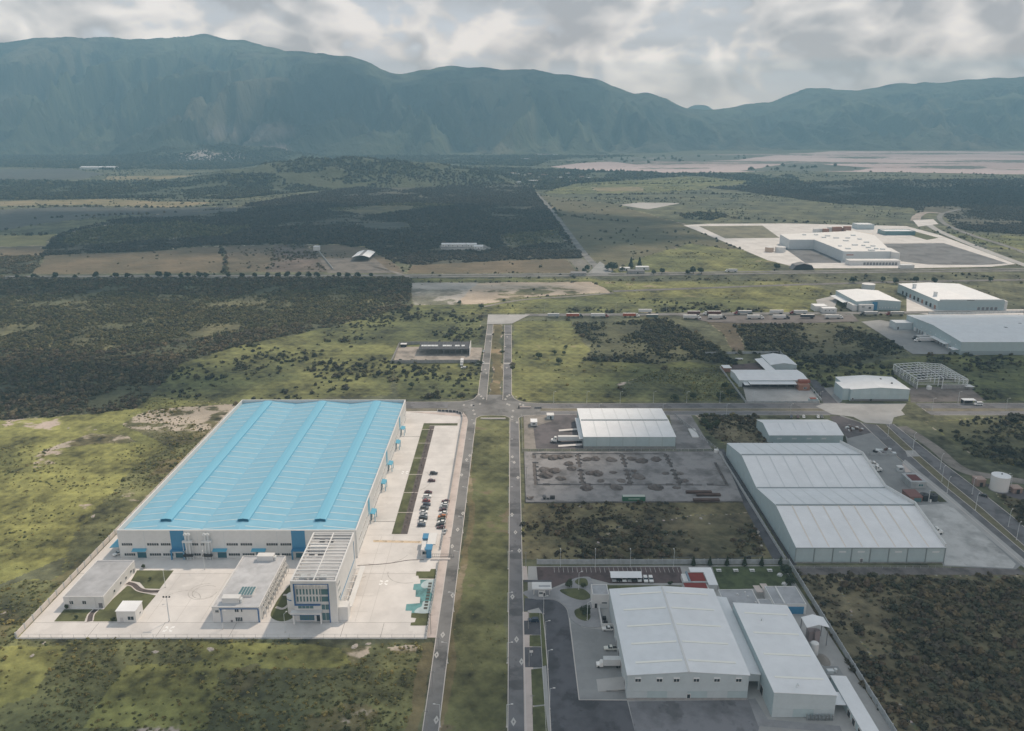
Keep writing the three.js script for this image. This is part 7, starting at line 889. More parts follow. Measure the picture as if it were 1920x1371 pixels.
// ---------------------------------------------------------------- vehicles
const wheelG = cyl(0.33, 0.33, 0.24, 0, 0, 0, 12).translate(0, -0.12, 0).rotateX(Math.PI / 2), rimG = cyl(0.19, 0.19, 0.26, 0, 0, 0, 8).translate(0, -0.13, 0).rotateX(Math.PI / 2), bigWheelG = cyl(0.52, 0.52, 0.4, 0, 0, 0, 14).translate(0, -0.2, 0).rotateX(Math.PI / 2);
const sideShape = (pts, w) => shapeGeo(pts, w).translate(0, 0, -w / 2);
const CAR = { // drawn facing -x
  body: sideShape([[-2.15, 0.3], [2.1, 0.3], [2.15, 0.75], [1.95, 0.98], [1.1, 1.0], [-0.95, 0.97], [-1.95, 0.8], [-2.2, 0.6]], 1.74), cabin: sideShape([[-0.98, 0.96], [1.7, 0.98], [1.2, 1.38], [-0.25, 1.38]], 1.5), roof: box(1.5, 0.06, 1.46, 0.48, 1.38, 0), light: box(0.12, 0.16, 0.4), tail: box(0.1, 0.16, 0.4) };
const PICK = { body: sideShape([[-2.6, 0.42], [2.6, 0.42], [2.6, 1.1], [0.62, 1.1], [0.5, 1.12], [-1.0, 1.12], [-2.5, 1.02], [-2.68, 0.7]], 1.86), cabin: sideShape([[-1.05, 1.1], [0.55, 1.1], [0.4, 1.72], [-0.45, 1.72]], 1.66), roof: box(0.95, 0.06, 1.64, 0, 1.72, 0), light: CAR.light, tail: CAR.tail };
const SUV = { body: sideShape([[-2.25, 0.38], [2.2, 0.38], [2.25, 1.06], [-0.9, 1.08], [-2.1, 0.98], [-2.3, 0.7]], 1.84), cabin: sideShape([[-1.0, 1.06], [2.15, 1.06], [1.95, 1.62], [-0.35, 1.62]], 1.62), roof: box(2.3, 0.06, 1.6, 0.8, 1.62, 0), light: CAR.light, tail: CAR.tail };
const paintOf = {}; const paint = (r, g, b) => (paintOf[[r, g, b]] ||= new THREE.MeshPhysicalMaterial({ color: lin(r, g, b), roughness: 0.35, clearcoat: 0.8, clearcoatRoughness: 0.15 }));
const lampM = mat(0.75, 0.75, 0.72, { roughness: 0.2 }), tailM = mat(0.35, 0.02, 0.02, { roughness: 0.3 });
function car(kit, c, x, z, turn, label, name = 'parked_car', group = 'parked cars', y = 0.07) {
  const g = thing(name, label, name === 'pickup_truck' ? 'pickup' : 'car', [x, y, z], turn, group), m = paint(...c), pk = kit === PICK; mesh('body', kit.body, m, g); mesh('window_band', kit.cabin, M.glass, g); mesh('roof', kit.roof, m, g);
  for (const [a, b] of [[-1.35, 0.8], [1.35, 0.8], [-1.35, -0.8], [1.35, -0.8]]) { const w = mesh('wheel', wheelG, M.tyre, g); w.position.set(a * (pk ? 1.22 : 1), 0.33, b * (pk ? 1.08 : 1)); mesh('rim', rimG, M.steel, w); }
  for (const b of [-0.6, 0.6]) { mesh('headlight', kit.light, lampM, g).position.set(pk ? -2.6 : -2.13, pk ? 0.75 : 0.6, b); mesh('tail_light', kit.tail, tailM, g).position.set(pk ? 2.58 : 2.1, 0.72, b); }
  if (pk) mesh('cargo_bed', box(1.7, 0.05, 1.5, 1.6, 1.08, 0), M.dark, g);
  return g;
}
const W = [0.78, 0.78, 0.76], SI = [0.42, 0.43, 0.44], K = [0.02, 0.021, 0.023], RD = [0.2, 0.012, 0.014], GY = [0.1, 0.105, 0.11], BL = [0.02, 0.035, 0.07], MA = [0.085, 0.012, 0.02], OR = [0.45, 0.14, 0.02], GR = [0.05, 0.07, 0.04];
const cname = new Map([[W, 'white'], [SI, 'silver'], [K, 'black'], [RD, 'red'], [GY, 'grey'], [BL, 'dark blue'], [MA, 'maroon'], [OR, 'orange'], [GR, 'dark green']]), ord = ['first', 'second', 'third', 'fourth', 'fifth', 'sixth', 'seventh', 'eighth', 'ninth', 'tenth', 'eleventh', 'twelfth', 'thirteenth', 'fourteenth', 'fifteenth'];
{ // western car park: one row by the planting strip, one by the fence
  const left = [[896.5, BL, CAR], [901, W, CAR], [905, W, SUV], [911, K, CAR], [916, BL, SUV], [921, W, CAR], [925.5, RD, CAR], [932.5, W, CAR]];
  car(SUV, K, ...[-45.1,-438.8], 3.1, 'black off-roader parked alone at the far end of the car park'); car(CAR, MA, ...[-45.4,-428.9], 3.2, 'dark sedan parked below the lone black off-roader');
  const rowL = [[[-45.8,-413.7], MA], [[-45.8,-408.3], W], [[-45.8,-403.1], RD], [[-45.2,-398.7], BL], [[-45.9,-394.3], GY], [[-45.8,-390], W], [[-45.5,-385.8], SI], [[-45.4,-382.8], K], [[-45.6,-379.1], W], [[-45.5,-375.3], BL]], rowR = [[[-35.5,-402.5], MA], [[-35.7,-399.3], W], [[-35.8,-396.2], SI], [[-36,-392.4], MA], [[-35.4,-388.8], W], [[-35.8,-384.6], OR], [[-35.9,-381.7], GR], [[-35.6,-378.8], W], [[-36,-375.6], K], [[-35.5,-373.1], MA]];
  rowL.forEach(([[x, z], c], i) => car(i % 3 === 1 ? SUV : CAR, c, x, z, Math.PI + 0.05 * Math.sin(i), `${cname.get(c)} car, ${ord[i]} from the far end beside the planting strip`)); rowR.forEach(([[x, z], c], i) => car(i % 3 === 2 ? SUV : CAR, c, x, z, 0.05 * Math.sin(i * 2), `${cname.get(c)} car, ${ord[i]} from the far end beside the post fence`));
  car(CAR, SI, ...[-33.3,-368.6], 1.4, 'silver car standing last at the near end of the fence row');
}
for (let k = 0; k < 6; k++) car(k % 2 ? CAR : SUV, [SI, K, W, SI, K, W][k], 45.2 + k * 2.25, -324.6, Math.PI / 2, `${['silver', 'black', 'white', 'silver', 'black', 'white'][k]} car, ${ord[k]} from the left under the carport`); car(SUV, W, 59.2, -324.2, Math.PI / 2, 'white off-roader just right of the carport roof'); car(SUV, W, 61.6, -324.2, Math.PI / 2, 'white off-roader farthest right beside the carport');
car(PICK, W, ...[38.7,-287.1], 0, 'white pickup parked beside the raised plaza', 'pickup_truck'); car(PICK, [0.66, 0.66, 0.6], ...[38.1,-274.3], 0, 'cream pickup between the plaza and the box truck', 'pickup_truck'); car(SUV, BL, ...[8.7,-293], 0, 'dark blue car in the roadside parking bay');
for (let k = 0; k < 5; k++) { const [x, z] = [[191.8,-533.4], [196.2,-533.4], [200.2,-533.4], [210.1,-533.4], [212.6,-533.4]][k]; car(CAR, [BL, MA, W, W, GY][k], x, z, 1.3, `${['dark blue', 'maroon', 'white', 'white', 'grey'][k]} car, ${ord[k]} from the left behind the low shed`); }
car(CAR, K, ...[255.9,-409.7], -0.75, 'black car driving on the diagonal road past the tank', 'car', 'cars on the road'); car(CAR, K, ...[63.2,-1076.8], 0, 'black car on the highway left of the junction', 'car', 'cars on the road', 0);
car(PICK, K, ...[-33,-663.7], 0, 'black pickup outside the building site wall', 'pickup_truck'); car(CAR, GR, ...[-28.8,-659], 0, 'dark green car nearest the road at the building site'); car(CAR, SI, ...[-24.9,-700], Math.PI / 2, 'silver car on the northern road, farther one'); car(CAR, W, ...[-24.1,-663.7], Math.PI / 2, 'white car on the northern road, nearer one'); car(SUV, W, ...[-39.9,-649.8], 0, 'white off-roader below the building site truck');
car(PICK, W, ...[-185.1,-347.2], 0.9, 'white pickup in the shade at the factory corner', 'pickup_truck');
for (let k = 0; k < 4; k++) { const [x, z] = [[749.2,-1334.4], [749.8,-1322.7], [749,-1305.7], [748.5,-1283.6]][k]; car(SUV, [K, SI, K, W][k], x, z, 0.5, `${['black', 'silver', 'black', 'white'][k]} car, ${ord[k]} in the far parking by the curved road`, 'parked_car', 'parked cars', 0); }
function truck(x, z, turn, label, box_ = [0.72, 0.73, 0.72], cab = [0.75, 0.75, 0.74], { trailer = 14, tractor = true, group = 'lorries' } = {}) { // faces -x
  const g = thing('lorry', label, 'lorry', [x, 0.06, z], turn, group), tb = mat(...box_, { map: mot3, size: 10, roughness: 0.5 }), cm = paint(...cab);
  const t = mesh('trailer', box(trailer, 2.75, 2.5, trailer / 2 + 0.4, 1.25, 0), tb, g); mesh('trailer_frame', box(trailer - 0.4, 0.25, 1.2, trailer / 2 + 0.4, 0.99, 0), M.greySteel, t); mesh('trailer_roof', box(trailer, 0.04, 2.4, trailer / 2 + 0.4, 4.0, 0), M.white, t);
  if (tractor) { mesh('cab', sideShape([[-3.9, 0.7], [-0.6, 0.7], [-0.6, 3.5], [-1.9, 3.5], [-2.6, 2.1], [-3.95, 1.9]], 2.3), cm, g); mesh('windscreen', sideShape([[-2.05, 2.25], [-1.95, 3.15], [-1.75, 3.15], [-2.55, 2.1], [-2.7, 2.2]].slice(0, 3).concat([[-2.6, 2.2]]), 2.1).translate(-0.12, 0, 0), M.glass, g); for (const s of [-1, 1]) mesh('side_window', box(0.8, 0.7, 0.04, -1.4, 2.3, s * 1.16), M.glass, g); mesh('bumper', box(0.3, 0.5, 2.3, -4.0, 0.5, 0), M.steel, g); for (const s of [-1, 1]) mesh('exhaust', cyl(0.1, 0.1, 2.8, -0.45, 1, s * 1.0, 8), M.steel, g); }
  for (const [a, s] of [...(tractor ? [[-3, 1], [-3, -1], [0.3, 1], [0.3, -1], [1.5, 1], [1.5, -1]] : []), [trailer - 1.4, 1], [trailer - 1.4, -1], [trailer - 2.7, 1], [trailer - 2.7, -1]]) mesh('wheel', bigWheelG, M.tyre, g).position.set(a, 0.52, s * 1.02);
  return g;
}
{ const [x, z] = [29.4,-488.5]; truck(x - 0.6, z, 0, 'white articulated lorry reversed into the striped roof warehouse dock', [0.62, 0.66, 0.68], W, { trailer: 15.5 }); }
{ const g = thing('box_truck', 'white box truck backed up to the gabled hall', 'truck', [[34.1,-264.2][0], 0.06, [34.1,-264.2][1]]); mesh('cargo_box', box(7.4, 2.6, 2.4, 3.7, 1.1, 0), mat(0.66, 0.68, 0.68, { map: mot3, size: 8 }), g); mesh('cab', sideShape([[-2.6, 0.5], [-0.1, 0.5], [-0.1, 2.3], [-0.9, 2.4], [-1.5, 1.5], [-2.6, 1.3]], 2.1), paint(...W), g); mesh('windscreen', box(0.08, 0.8, 1.8).rotateZ(-0.6).translate(-1.3, 1.55, 0), M.glass, g); for (const a of [-1.8, 5.2, 6.3]) for (const s of [-1, 1]) { const w = mesh('wheel', bigWheelG, M.tyre, g); w.position.set(a, 0.45, s * 0.95); w.scale.setScalar(0.86); } }
{ const q = new Build('dock_ramp', 'broad concrete loading ramp in front of the box truck', 'ramp', 34, -250); const [x0, z0] = [30.8,-253.3], [x1] = [40.9,-253.3]; q.part('ramp', quad([x0, 0.1, z0 + 3.4], [x1, 1.3, z0 + 3.4], [x1, 1.3, z0 - 3.4], [x0, 0.1, z0 - 3.4], 0.3), M.greyConcrete); q.part('side_wall', boxTo(x0 + 3, x1, 0, 0.5, z0 + 3.1, z0 + 3.4), M.duskConcrete); }
{ const [a, c] = [14.6,-517], d = new Build('site_truck', 'white boxy caravan at the dark gravel yard corner', 'caravan', a, c); d.part('shell', box(4.4, 2.6, 6.4, a, 0.6, c - 2), M.white); d.part('roof', box(4.6, 0.1, 6.6, a, 3.2, c - 2), M.roof); for (const s of [-1, 1]) d.part('wheel', cyl(0.4, 0.4, 0.3, 0, 0, 0, 10).rotateZ(Math.PI / 2).translate(a + s * 2, 0.4, c - 2), M.tyre); windowOn(d, 'f', a, 2, c + 1.2, 2, 0.9, 1);
  const [e, f] = [26.2,-530.2], h = new Build('site_cabin', 'pale site cabin with dark door by the crossroads', 'cabin', e, f); h.part('wall', box(4.6, 2.8, 5, e, 0, f - 2), M.panel); h.part('roof', box(5, 0.2, 5.4, e, 2.8, f - 2), M.white); h.part('door', faceBox('f', e + 0.2, 1.2, f + 0.5, 1, 2.1, 0.1, 0.05), M.dark); }
{ const [x, z] = [117.7,-494.9], b = new Build('roof_sheets', 'white stack of roof sheets lying on the gravel plot', 'roof sheets', x, z); b.part('sheet_stack', slab([[116,-510],[120.6,-510],[119.9,-494.9],[115.7,-494.9]], 0.1, 0.9), M.white); b.part('bearer', slab([[116.3,-508.1],[119.5,-508.1],[119.5,-496.7],[116.4,-496.7]], 0.02, 0.1), M.greySteel); }
truck(...[210.8,-442.9], Math.PI, 'white lorry parked against the large warehouse, rear one', undefined, W, { trailer: 9 }); truck(...[211.5,-449.1], Math.PI, 'white lorry parked against the large warehouse, front one', undefined, W, { trailer: 9 });
{ const [x, z] = [211.3,-367.5]; truck(x - 3, z, Math.PI, 'white tractor unit standing at the warehouse side dock', [0.6, 0.62, 0.63], W, { trailer: 6 }); }
truck(...[373.6,-734.5], 0, 'white articulated lorry docked at the distribution hall', [0.7, 0.7, 0.7], W, { trailer: 15 }); truck(...[375.3,-742.2], 0.1, 'dark cabbed lorry docked just behind the white one', [0.7, 0.7, 0.7], K, { trailer: 15 });
{ // lorries waiting along the frontage road
  const list = [[[42.4,-832.6], [0.5, 0.53, 0.56], 0, 12], [[65.6,-832.6], [0.4, 0.09, 0.05], 1, 13], [[92,-832.6], [0.72, 0.73, 0.74], 1, 14], [[124.1,-833.8], [0.42, 0.1, 0.05], 1, 13], [[140.2,-852.2], [0.72, 0.73, 0.73], 0, 14], [[143.6,-827.8], [0.1, 0.14, 0.13], 0, 12], [[189.6,-843.5], [0.14, 0.06, 0.05], 0, 13], [[185.8,-825.5], [0.7, 0.7, 0.7], 1, 14], [[210.8,-843.5], [0.16, 0.07, 0.06], -1, 14], [[211.5,-825.5], [0.66, 0.67, 0.66], 1, 14], [[243.8,-846], [0.4, 0.42, 0.44], -1, 14], [[250.3,-825.5], [0.68, 0.69, 0.68], 1, 13], [[277.6,-848.4], [0.7, 0.71, 0.7], 0, 14], [[276.6,-825.5], [0.7, 0.7, 0.69], 1, 13], [[302.4,-847.2], [0.64, 0.65, 0.64], -1, 14], [[303.1,-827.8], [0.05, 0.055, 0.07], 0, 14], [[331.7,-826.6], [0.66, 0.67, 0.66], 1, 14], [[373.8,-841.1], [0.5, 0.5, 0.5], -1, 14], [[401,-841.1], [0.48, 0.46, 0.44], -1, 14]];
  list.forEach(([[x, z], c, dir, l], i) => truck(x + (dir > 0 ? 4 : -l / 2), z, dir > 0 ? Math.PI : 0, `${c[0] > 0.6 ? 'white' : c[0] > 0.45 ? 'pale grey' : c[0] > 0.38 ? (c[1] < 0.2 ? 'rust red' : 'grey') : 'dark'} lorry, ${ord[i] || (['sixteenth', 'seventeenth', 'eighteenth', 'nineteenth'][i - 15])} from the left along the frontage road`, c, dir ? [W, K, RD, W][i % 4] : W, { trailer: l, tractor: dir !== 0, group: 'lorries on the frontage road' }));
  truck(...[289.2,-1096.5], 0, 'pale lorry driving along the highway', [0.6, 0.62, 0.64], W, { trailer: 12, group: 'lorries on the highway' }); truck(...[-41.7,-659], Math.PI / 2, 'white roofed lorry parked at the building site wall', [0.7, 0.7, 0.7], W, { trailer: 7 });
}
{ const [x, z] = [333.6,-558.8], g = thing('minibus', 'white minibus on the cross road near the shelter', 'minibus', [x, 0.06, z]); mesh('body', sideShape([[-2.9, 0.4], [2.9, 0.4], [2.95, 2.2], [2.7, 2.5], [-1.5, 2.5], [-2.3, 1.5], [-3, 1.2]], 2), paint(...W), g); for (const s of [-1, 1]) mesh('window_band', box(4, 0.6, 0.04, 0.6, 1.55, s * 1.01), M.glass, g); mesh('windscreen', box(0.06, 0.9, 1.7).rotateZ(-0.67).translate(-1.98, 1.95, 0), M.glass, g); for (const a of [-1.9, 1.9]) for (const s of [-1, 1]) mesh('wheel', wheelG, M.tyre, g).position.set(a, 0.36, s * 0.9); }

// ---------------------------------------------------------------- street lamps and poles
const lampProto = (h, arm) => { const g = new THREE.Group(); g.name = 'street_lamp'; mesh('pole', cyl(0.11, 0.07, h, 0, 0, 0, 7), M.galv, g); mesh('arm', bar([0, h - 0.1, 0], [arm, h + 0.25, 0], 0.05), M.galv, g); mesh('lamp_head', box(0.8, 0.16, 0.34, arm, h + 0.18, 0), M.white, g); mesh('base', box(0.5, 0.4, 0.5, 0, -0.1, 0), M.kerb, g); return g; };
const lampA = lampProto(9, 1.8), lampB = lampProto(8.4, 1.4); const lampAt = (p, [x, z], turn, label, group) => { const o = copyOf(p, [x, 0.02, z], turn, label, group); o.userData.category = 'street lamp'; return o; };
for (let k = 0; k < 9; k++) { const z = -232 - k * 34; lampAt(lampA, [-24.2, z], Math.PI, 'street lamp on the western kerb of the grass median', 'lamps along the western median kerb'); lampAt(lampA, [-1.8, z], 0, 'street lamp on the eastern kerb of the grass median', 'lamps along the eastern median kerb'); }
for (let k = 0; k < 9; k++) lampAt(lampB, [30 + k * 24, -564], 0, 'street lamp along the north side of the cross road', 'lamps along the cross road'); for (let k = 0; k < 4; k++) lampAt(lampB, [60 + k * 44, -537], 0, 'street lamp along the south side of the cross road', 'lamps south of the cross road'); for (let k = 0; k < 6; k++) lampAt(lampB, [296 + k * 26, k % 2 ? -564 : -549], 0, 'street lamp along the cross road beyond the concrete junction', 'lamps beyond the junction');
[[242.4,-497.6],[244.7,-468.5],[250.2,-479.6],[250.5,-446],[242.9,-428.9],[251.2,-412.3],[242.7,-393.1],[249.4,-374.8],[245.4,-361],[238.2,-413.7]].forEach((p, i) => lampAt(lampA, p, 0.7, 'street lamp along the diagonal road', 'lamps along the diagonal road'));
[[22.1,-335.6],[38,-335.6],[54,-335.6],[73.8,-335.6]].forEach((p, i) => lampAt(lampB, p, 1.57, 'tall lamp post along the car park wall', 'lamps along the car park wall'));
[[13.1,-298.3],[13.2,-280.7],[13.3,-262.3],[13.1,-240.9]].forEach((p) => lampAt(lampB, p, 0, 'driveway lamp between grass verge and dark asphalt drive', 'lamps along the driveway')); [[29,-316.8],[30.7,-293.7]].forEach((p) => lampAt(lampB, p, 0.4, 'lamp post standing in a planting bed of the plaza', 'plaza lamps'));
[[-116.1,-287.8],[-90.5,-285.7],[-139.7,-333.7],[-151.6,-318.6],[-139.8,-293]].forEach((p, i) => lampAt(lampB, p, i, 'slim lamp post on the white concrete yard', 'yard lamps')); [[34.5,-857.2],[68.3,-862.3],[111.3,-864.9],[164.6,-859.7],[261.9,-862.3]].forEach((p) => lampAt(lampB, p, 0, 'lamp post beside the lorry frontage road', 'lamps along the frontage road'));
{ const p = thing('floodlight_mast', 'tall mast with three lights on the white yard', 'mast', [[-139.7,-293.3][0], 0.05, [-139.7,-293.3][1]]); mesh('pole', cyl(0.16, 0.1, 11, 0, 0, 0, 8), M.galv, p); mesh('crossbar', box(2.8, 0.12, 0.12, 0, 10.9, 0), M.galv, p); for (const d of [-1.2, 0, 1.2]) mesh('floodlight', box(0.6, 0.5, 0.4, d, 11, 0), M.dark, p); }
for (const [k, list] of [[0, [[-28.4,-228.9],[-28.2,-249.2],[-27.7,-268.7]]], [1, [[-32.2,-284.2],[-28.8,-347.2]]]]) list.forEach(([x, z]) => { const o = thing('utility_pole', 'thin utility pole along the western footpath', 'utility pole', [x, 0, z], 0, 'utility poles along the western footpath'); mesh('pole', cyl(0.13, 0.09, 9.5, 0, 0, 0, 7), M.block, o); mesh('crossarm', box(1.8, 0.1, 0.1, 0, 8.8, 0), M.greySteel, o); for (const d of [-0.8, 0, 0.8]) mesh('insulator', cyl(0.06, 0.04, 0.2, d, 8.9, 0, 6), M.white, o); });
[[6.3,-335.6],[8.2,-431.1],[6.6,-287.8],[6.4,-264.2],[7,-238.2]].forEach(([x, z]) => { const o = thing('utility_pole', 'thin utility pole along the eastern verge', 'utility pole', [x, 0, z], 0, 'utility poles along the eastern verge'); mesh('pole', cyl(0.13, 0.09, 8, 0, 0, 0, 7), M.block, o); mesh('crossarm', box(1.5, 0.1, 0.1, 0, 7.5, 0), M.greySteel, o); });
// benches on the garden lawn
[[93.6,-332.1],[101.3,-332.1],[108.7,-332.1],[116.7,-332.1],[120.1,-328.2],[119.8,-320.7]].forEach(([x, z], i) => { const g = thing('picnic_table', `white picnic table, ${ord[i]} from the left on the walled lawn`, 'picnic table', [x, 0.08, z], i > 3 ? 1 : 0, 'picnic tables'); mesh('table_top', box(2.2, 0.1, 1.2, 0, 0.75, 0), M.white, g); for (const s of [-1, 1]) { mesh('bench', box(2.2, 0.08, 0.35, 0, 0.42, s * 0.95), M.white, g); mesh('leg', box(0.12, 0.75, 1.7, s * 0.8, 0, 0), M.galv, g); } });
for (const [p, lab] of [[[7.3,-270.3], 'small white notice board in the roadside bay'], [[-27.2,-551.9], 'dark road sign at the crossroads corner']]) { const g = thing('road_sign', lab, 'sign', [p[0], 0.1, p[1]]); mesh('post', box(0.12, 2.2, 0.12), M.galv, g); mesh('board', box(1.4, 1, 0.06, 0, 1.6, 0.08), lab.startsWith('small') ? M.white : M.greySteel, g); }
{ const g = thing('entrance_sign', 'low pale stone entrance sign at the crossroads', 'sign', [[9.4,-551.9][0], 0.05, [9.4,-551.9][1]]); mesh('slab', box(8, 1.4, 0.8, 0, 0, 0), M.walk, g); mesh('wing', box(5, 1.2, 0.7, 9, 0, 0), M.greySteel, g); mesh('end_pier', box(0.8, 2, 1, -4.5, 0, 0), M.dark, g); }

// ---------------------------------------------------------------- single trees
const barkM = mat(0.1, 0.085, 0.07), crownA = mat(0.035, 0.05, 0.028, { side: THREE.DoubleSide, roughness: 0.95 }), crownB = mat(0.055, 0.07, 0.035, { side: THREE.DoubleSide, roughness: 0.95 }), crownC = mat(0.075, 0.085, 0.05, { side: THREE.DoubleSide, roughness: 0.95 });
const treeCrown = [41, 42, 43].map((s) => leafBall(s, 420, 0.13, 1.0, 0.35)), coneCrown = (() => { const r = rng(60), P_ = []; for (let i = 0; i < 380; i++) { const y = 0.12 + 0.88 * r(), R = (1 - y) * 0.62 + 0.06, a = r() * 6.28, d = R * (0.6 + 0.45 * r()), p = new THREE.Vector3(Math.cos(a) * d, y * 2, Math.sin(a) * d), N = new THREE.Vector3(Math.cos(a) + r() - 0.5, r(), Math.sin(a) + r() - 0.5).normalize(), t = new THREE.Vector3(r() - 0.5, r() - 0.5, r() - 0.5).cross(N).normalize().multiplyScalar(0.13), b = N.clone().cross(t); const v = [p.clone().add(t), p.clone().add(b), p.clone().sub(t), p.clone().sub(b)]; for (const k of [0, 1, 2, 0, 2, 3]) P_.push(v[k].x, v[k].y, v[k].z); } const g = new THREE.BufferGeometry(); g.setAttribute('position', new THREE.Float32BufferAttribute(P_, 3)); g.computeVertexNormals(); return g; })();
const trunkG = join(cyl(0.09, 0.05, 0.75, 0, -0.02, 0, 7), bar([0, 0.5, 0], [0.35, 0.95, 0.1], 0.03), bar([0, 0.5, 0], [-0.28, 0.95, -0.2], 0.03), bar([0, 0.55, 0], [0.05, 1.0, 0.32], 0.03));
function tree(x, z, s, kind, m, label, group, name = 'tree', y = 0) { const g = thing(name, label, 'tree', [x, y, z], (x * 7.3 + z) % 6.28, group); const t = mesh('trunk', trunkG, barkM, g), c = mesh('crown', kind < 3 ? treeCrown[kind] : coneCrown, m, g); t.scale.setScalar(s); c.scale.set(s, s * (kind < 3 ? 1 : 1.15), s); return g; }
[[83.2,-337], [90.7,-337], [98.6,-337], [106.6,-337], [114.5,-337], [123.2,-337.5]].forEach(([x, z], i) => tree(x, z, 2.0, 3, crownA, `dark cone shaped tree, ${ord[i]} from the left along the lawn wall`, 'trees along the lawn wall')); [[[122.7,-329.1], 2.8], [[122.1,-321.1], 3.0]].forEach(([p, s], i) => tree(...p, s, i, crownA, i ? 'big dark tree at the near corner of the walled lawn' : 'dark bushy tree at the far corner of the walled lawn', 'corner trees'));
tree(...[30.2,-298.3], 2.6, 1, crownA, 'leaning dark palm like tree in the lower plaza bed'); tree(...[25.2,-318.6], 2.2, 2, crownB, 'small sparse tree at the left edge of the plaza'); tree(...[69.6,-320.7], 1.2, 0, crownB, 'small round bush on the strip behind the gabled hall', undefined, 'bush'); tree(...[31,-318.1], 1.4, 0, crownB, 'thin young tree between the two upper plaza beds');
for (let k = 0; k < 15; k++) { const z = -371 - k * 9.6, g = thing('young_tree', 'bare young tree in the mulch strip of the car park', 'tree', [-53.2, 0.1, z], k, 'young trees in the planting strip'); mesh('trunk', cyl(0.06, 0.03, 2.6, 0, 0, 0, 5), barkM, g); mesh('crown', leafBall(200 + k % 3, 60, 0.12, 1, 0.9), mat(0.14, 0.115, 0.11, { side: THREE.DoubleSide }), g).scale.setScalar(1.2); }
for (const [p, s] of [[[-167.8,-334.7], 1.2], [[-186.4,-302.1], 1.1], [[-162.9,-293.7], 1.0], [[-178.7,-295.2], 0.9], [[-160.6,-324.7], 0.9]]) tree(p[0], p[1], s, 0, crownB, 'small garden shrub on the lawn by the low white building', 'garden shrubs', 'garden_shrub');
{ // roadside trees along the highway and junction
  const r = rng(17), A = [[20, 2], [60, 3], [90, 3.4], [130, 4.5], [165, 3], [205, 4.5], [240, 4], [262, 4], [298, 3.4], [318, 4.6], [335, 4.6], [358, 3.6], [372, 4.2], [392, 5], [404, 4], [445, 3], [470, 4], [492, 4], [515, 3.6], [535, 4.2], [552, 4.6], [572, 4.2], [590, 4.4], [606, 4.6], [645, 4.2], [662, 4.4], [680, 4], [705, 3.6]];
  const base = [-659.2,-1052], end = [-138,-1057.6]; A.forEach(([px, s], i) => { const z = lerp(base[1], end[1], px / 760), x = (px - 960) * -z / 1485; tree(x, z, s + r(), i % 3, crownA, 'dark roadside tree along the left part of the highway', 'trees along the highway', 'tree', -0.3); });
  [[[135.2,-1104.6], 7.5], [[130.4,-1112.9], 5.5], [[100.7,-1104.6], 5.5], [[95,-1088.5], 4], [[163.2,-1125.4], 6.5], [[176.2,-1133.9], 6], [[198.6,-1084.6], 4.6], [[186.6,-1080.7], 4], [[240.3,-1084.6], 6], [[250,-1080.7], 5.6], [[232.4,-1080.7], 4], [[147.6,-1100.6], 4]].forEach(([p, s], i) => tree(...p, s, (i === 4 || i === 5) ? 3 : i % 3, crownA, 'dark tree beside the highway junction', 'trees at the highway junction', 'tree', -0.3)); [[[360.5,-1117], 5], [[427.3,-1021.3], 5], [[477.6,-1014.3], 5], [[506,-1021.3], 5], [[528.7,-1021.3], 4.6], [[603.4,-1028.4], 4], [[467,-1028.4], 4]].forEach(([p, s], i) => tree(...p, s, i % 3, crownA, 'dark tree between the highway and the eastern track', 'trees by the eastern track', 'tree', -0.3));
  [[[22.8,-679.8], 3.2], [[39.3,-663.7], 3.4], [[37.2,-693.2], 2.6], [[45.4,-691.5], 2.2], [[48.1,-712.4], 2.2], [[118.2,-568.1], 3.6], [[151.1,-568.1], 3.8], [[132.7,-572.9], 3], [[160.9,-595.3], 3.6], [[161.9,-580.2], 3.4], [[130.1,-510], 3.2], [[129.5,-520], 3], [[136,-516], 3], [[-33.5,-875.3], 3.6], [[-57.7,-894.1], 3], [[-75.9,-597.9], 3], [[253.6,-576.5], 2.8]].forEach(([p, s], i) => tree(...p, s, i % 3, crownB, 'dark rounded thorn tree standing alone in the grass', 'lone thorn trees', 'thorn_tree', p[1] < -640 ? -0.3 : 0));
}
// boulders and bare rocks in the meadow
{ const r = rng(91), rock = new THREE.IcosahedronGeometry(1, 2); { const p = rock.attributes.position; for (let i = 0; i < p.count; i++) { const x = p.getX(i), y = p.getY(i), z = p.getZ(i), k = 1 + 0.3 * n3(x * 1.3, y * 1.3, z * 1.3); p.setXYZ(i, x * k, y * k * 0.5, z * k); } rock.computeVertexNormals(); } const rm = mat(0.42, 0.38, 0.34, { map: mot2, size: 3 }); [[-137.3,-272.9],[-116.4,-274.6],[-183.1,-278.7],[-211.1,-299],[-183.2,-270.6],[-61.1,-276.3],[-56.2,-278],[-41.4,-276.3],[-211.6,-410.3],[-216,-386.4],[-274.9,-510],[-294,-513],[96.9,-384],[99.9,-378.2],[121.7,-369.2],[76.2,-366.4],[36.1,-397.4]].forEach(([x, z]) => { const o = mesh('boulder', rock, rm); o.position.set(x, 0, z); const s = 0.4 + r() * 0.7; o.scale.set(s * 1.6, s * 0.7, s); o.rotation.y = r() * 6; tag(o, 'flat pale boulder lying in the grass', 'boulder', 'boulders in the grass'); }); }
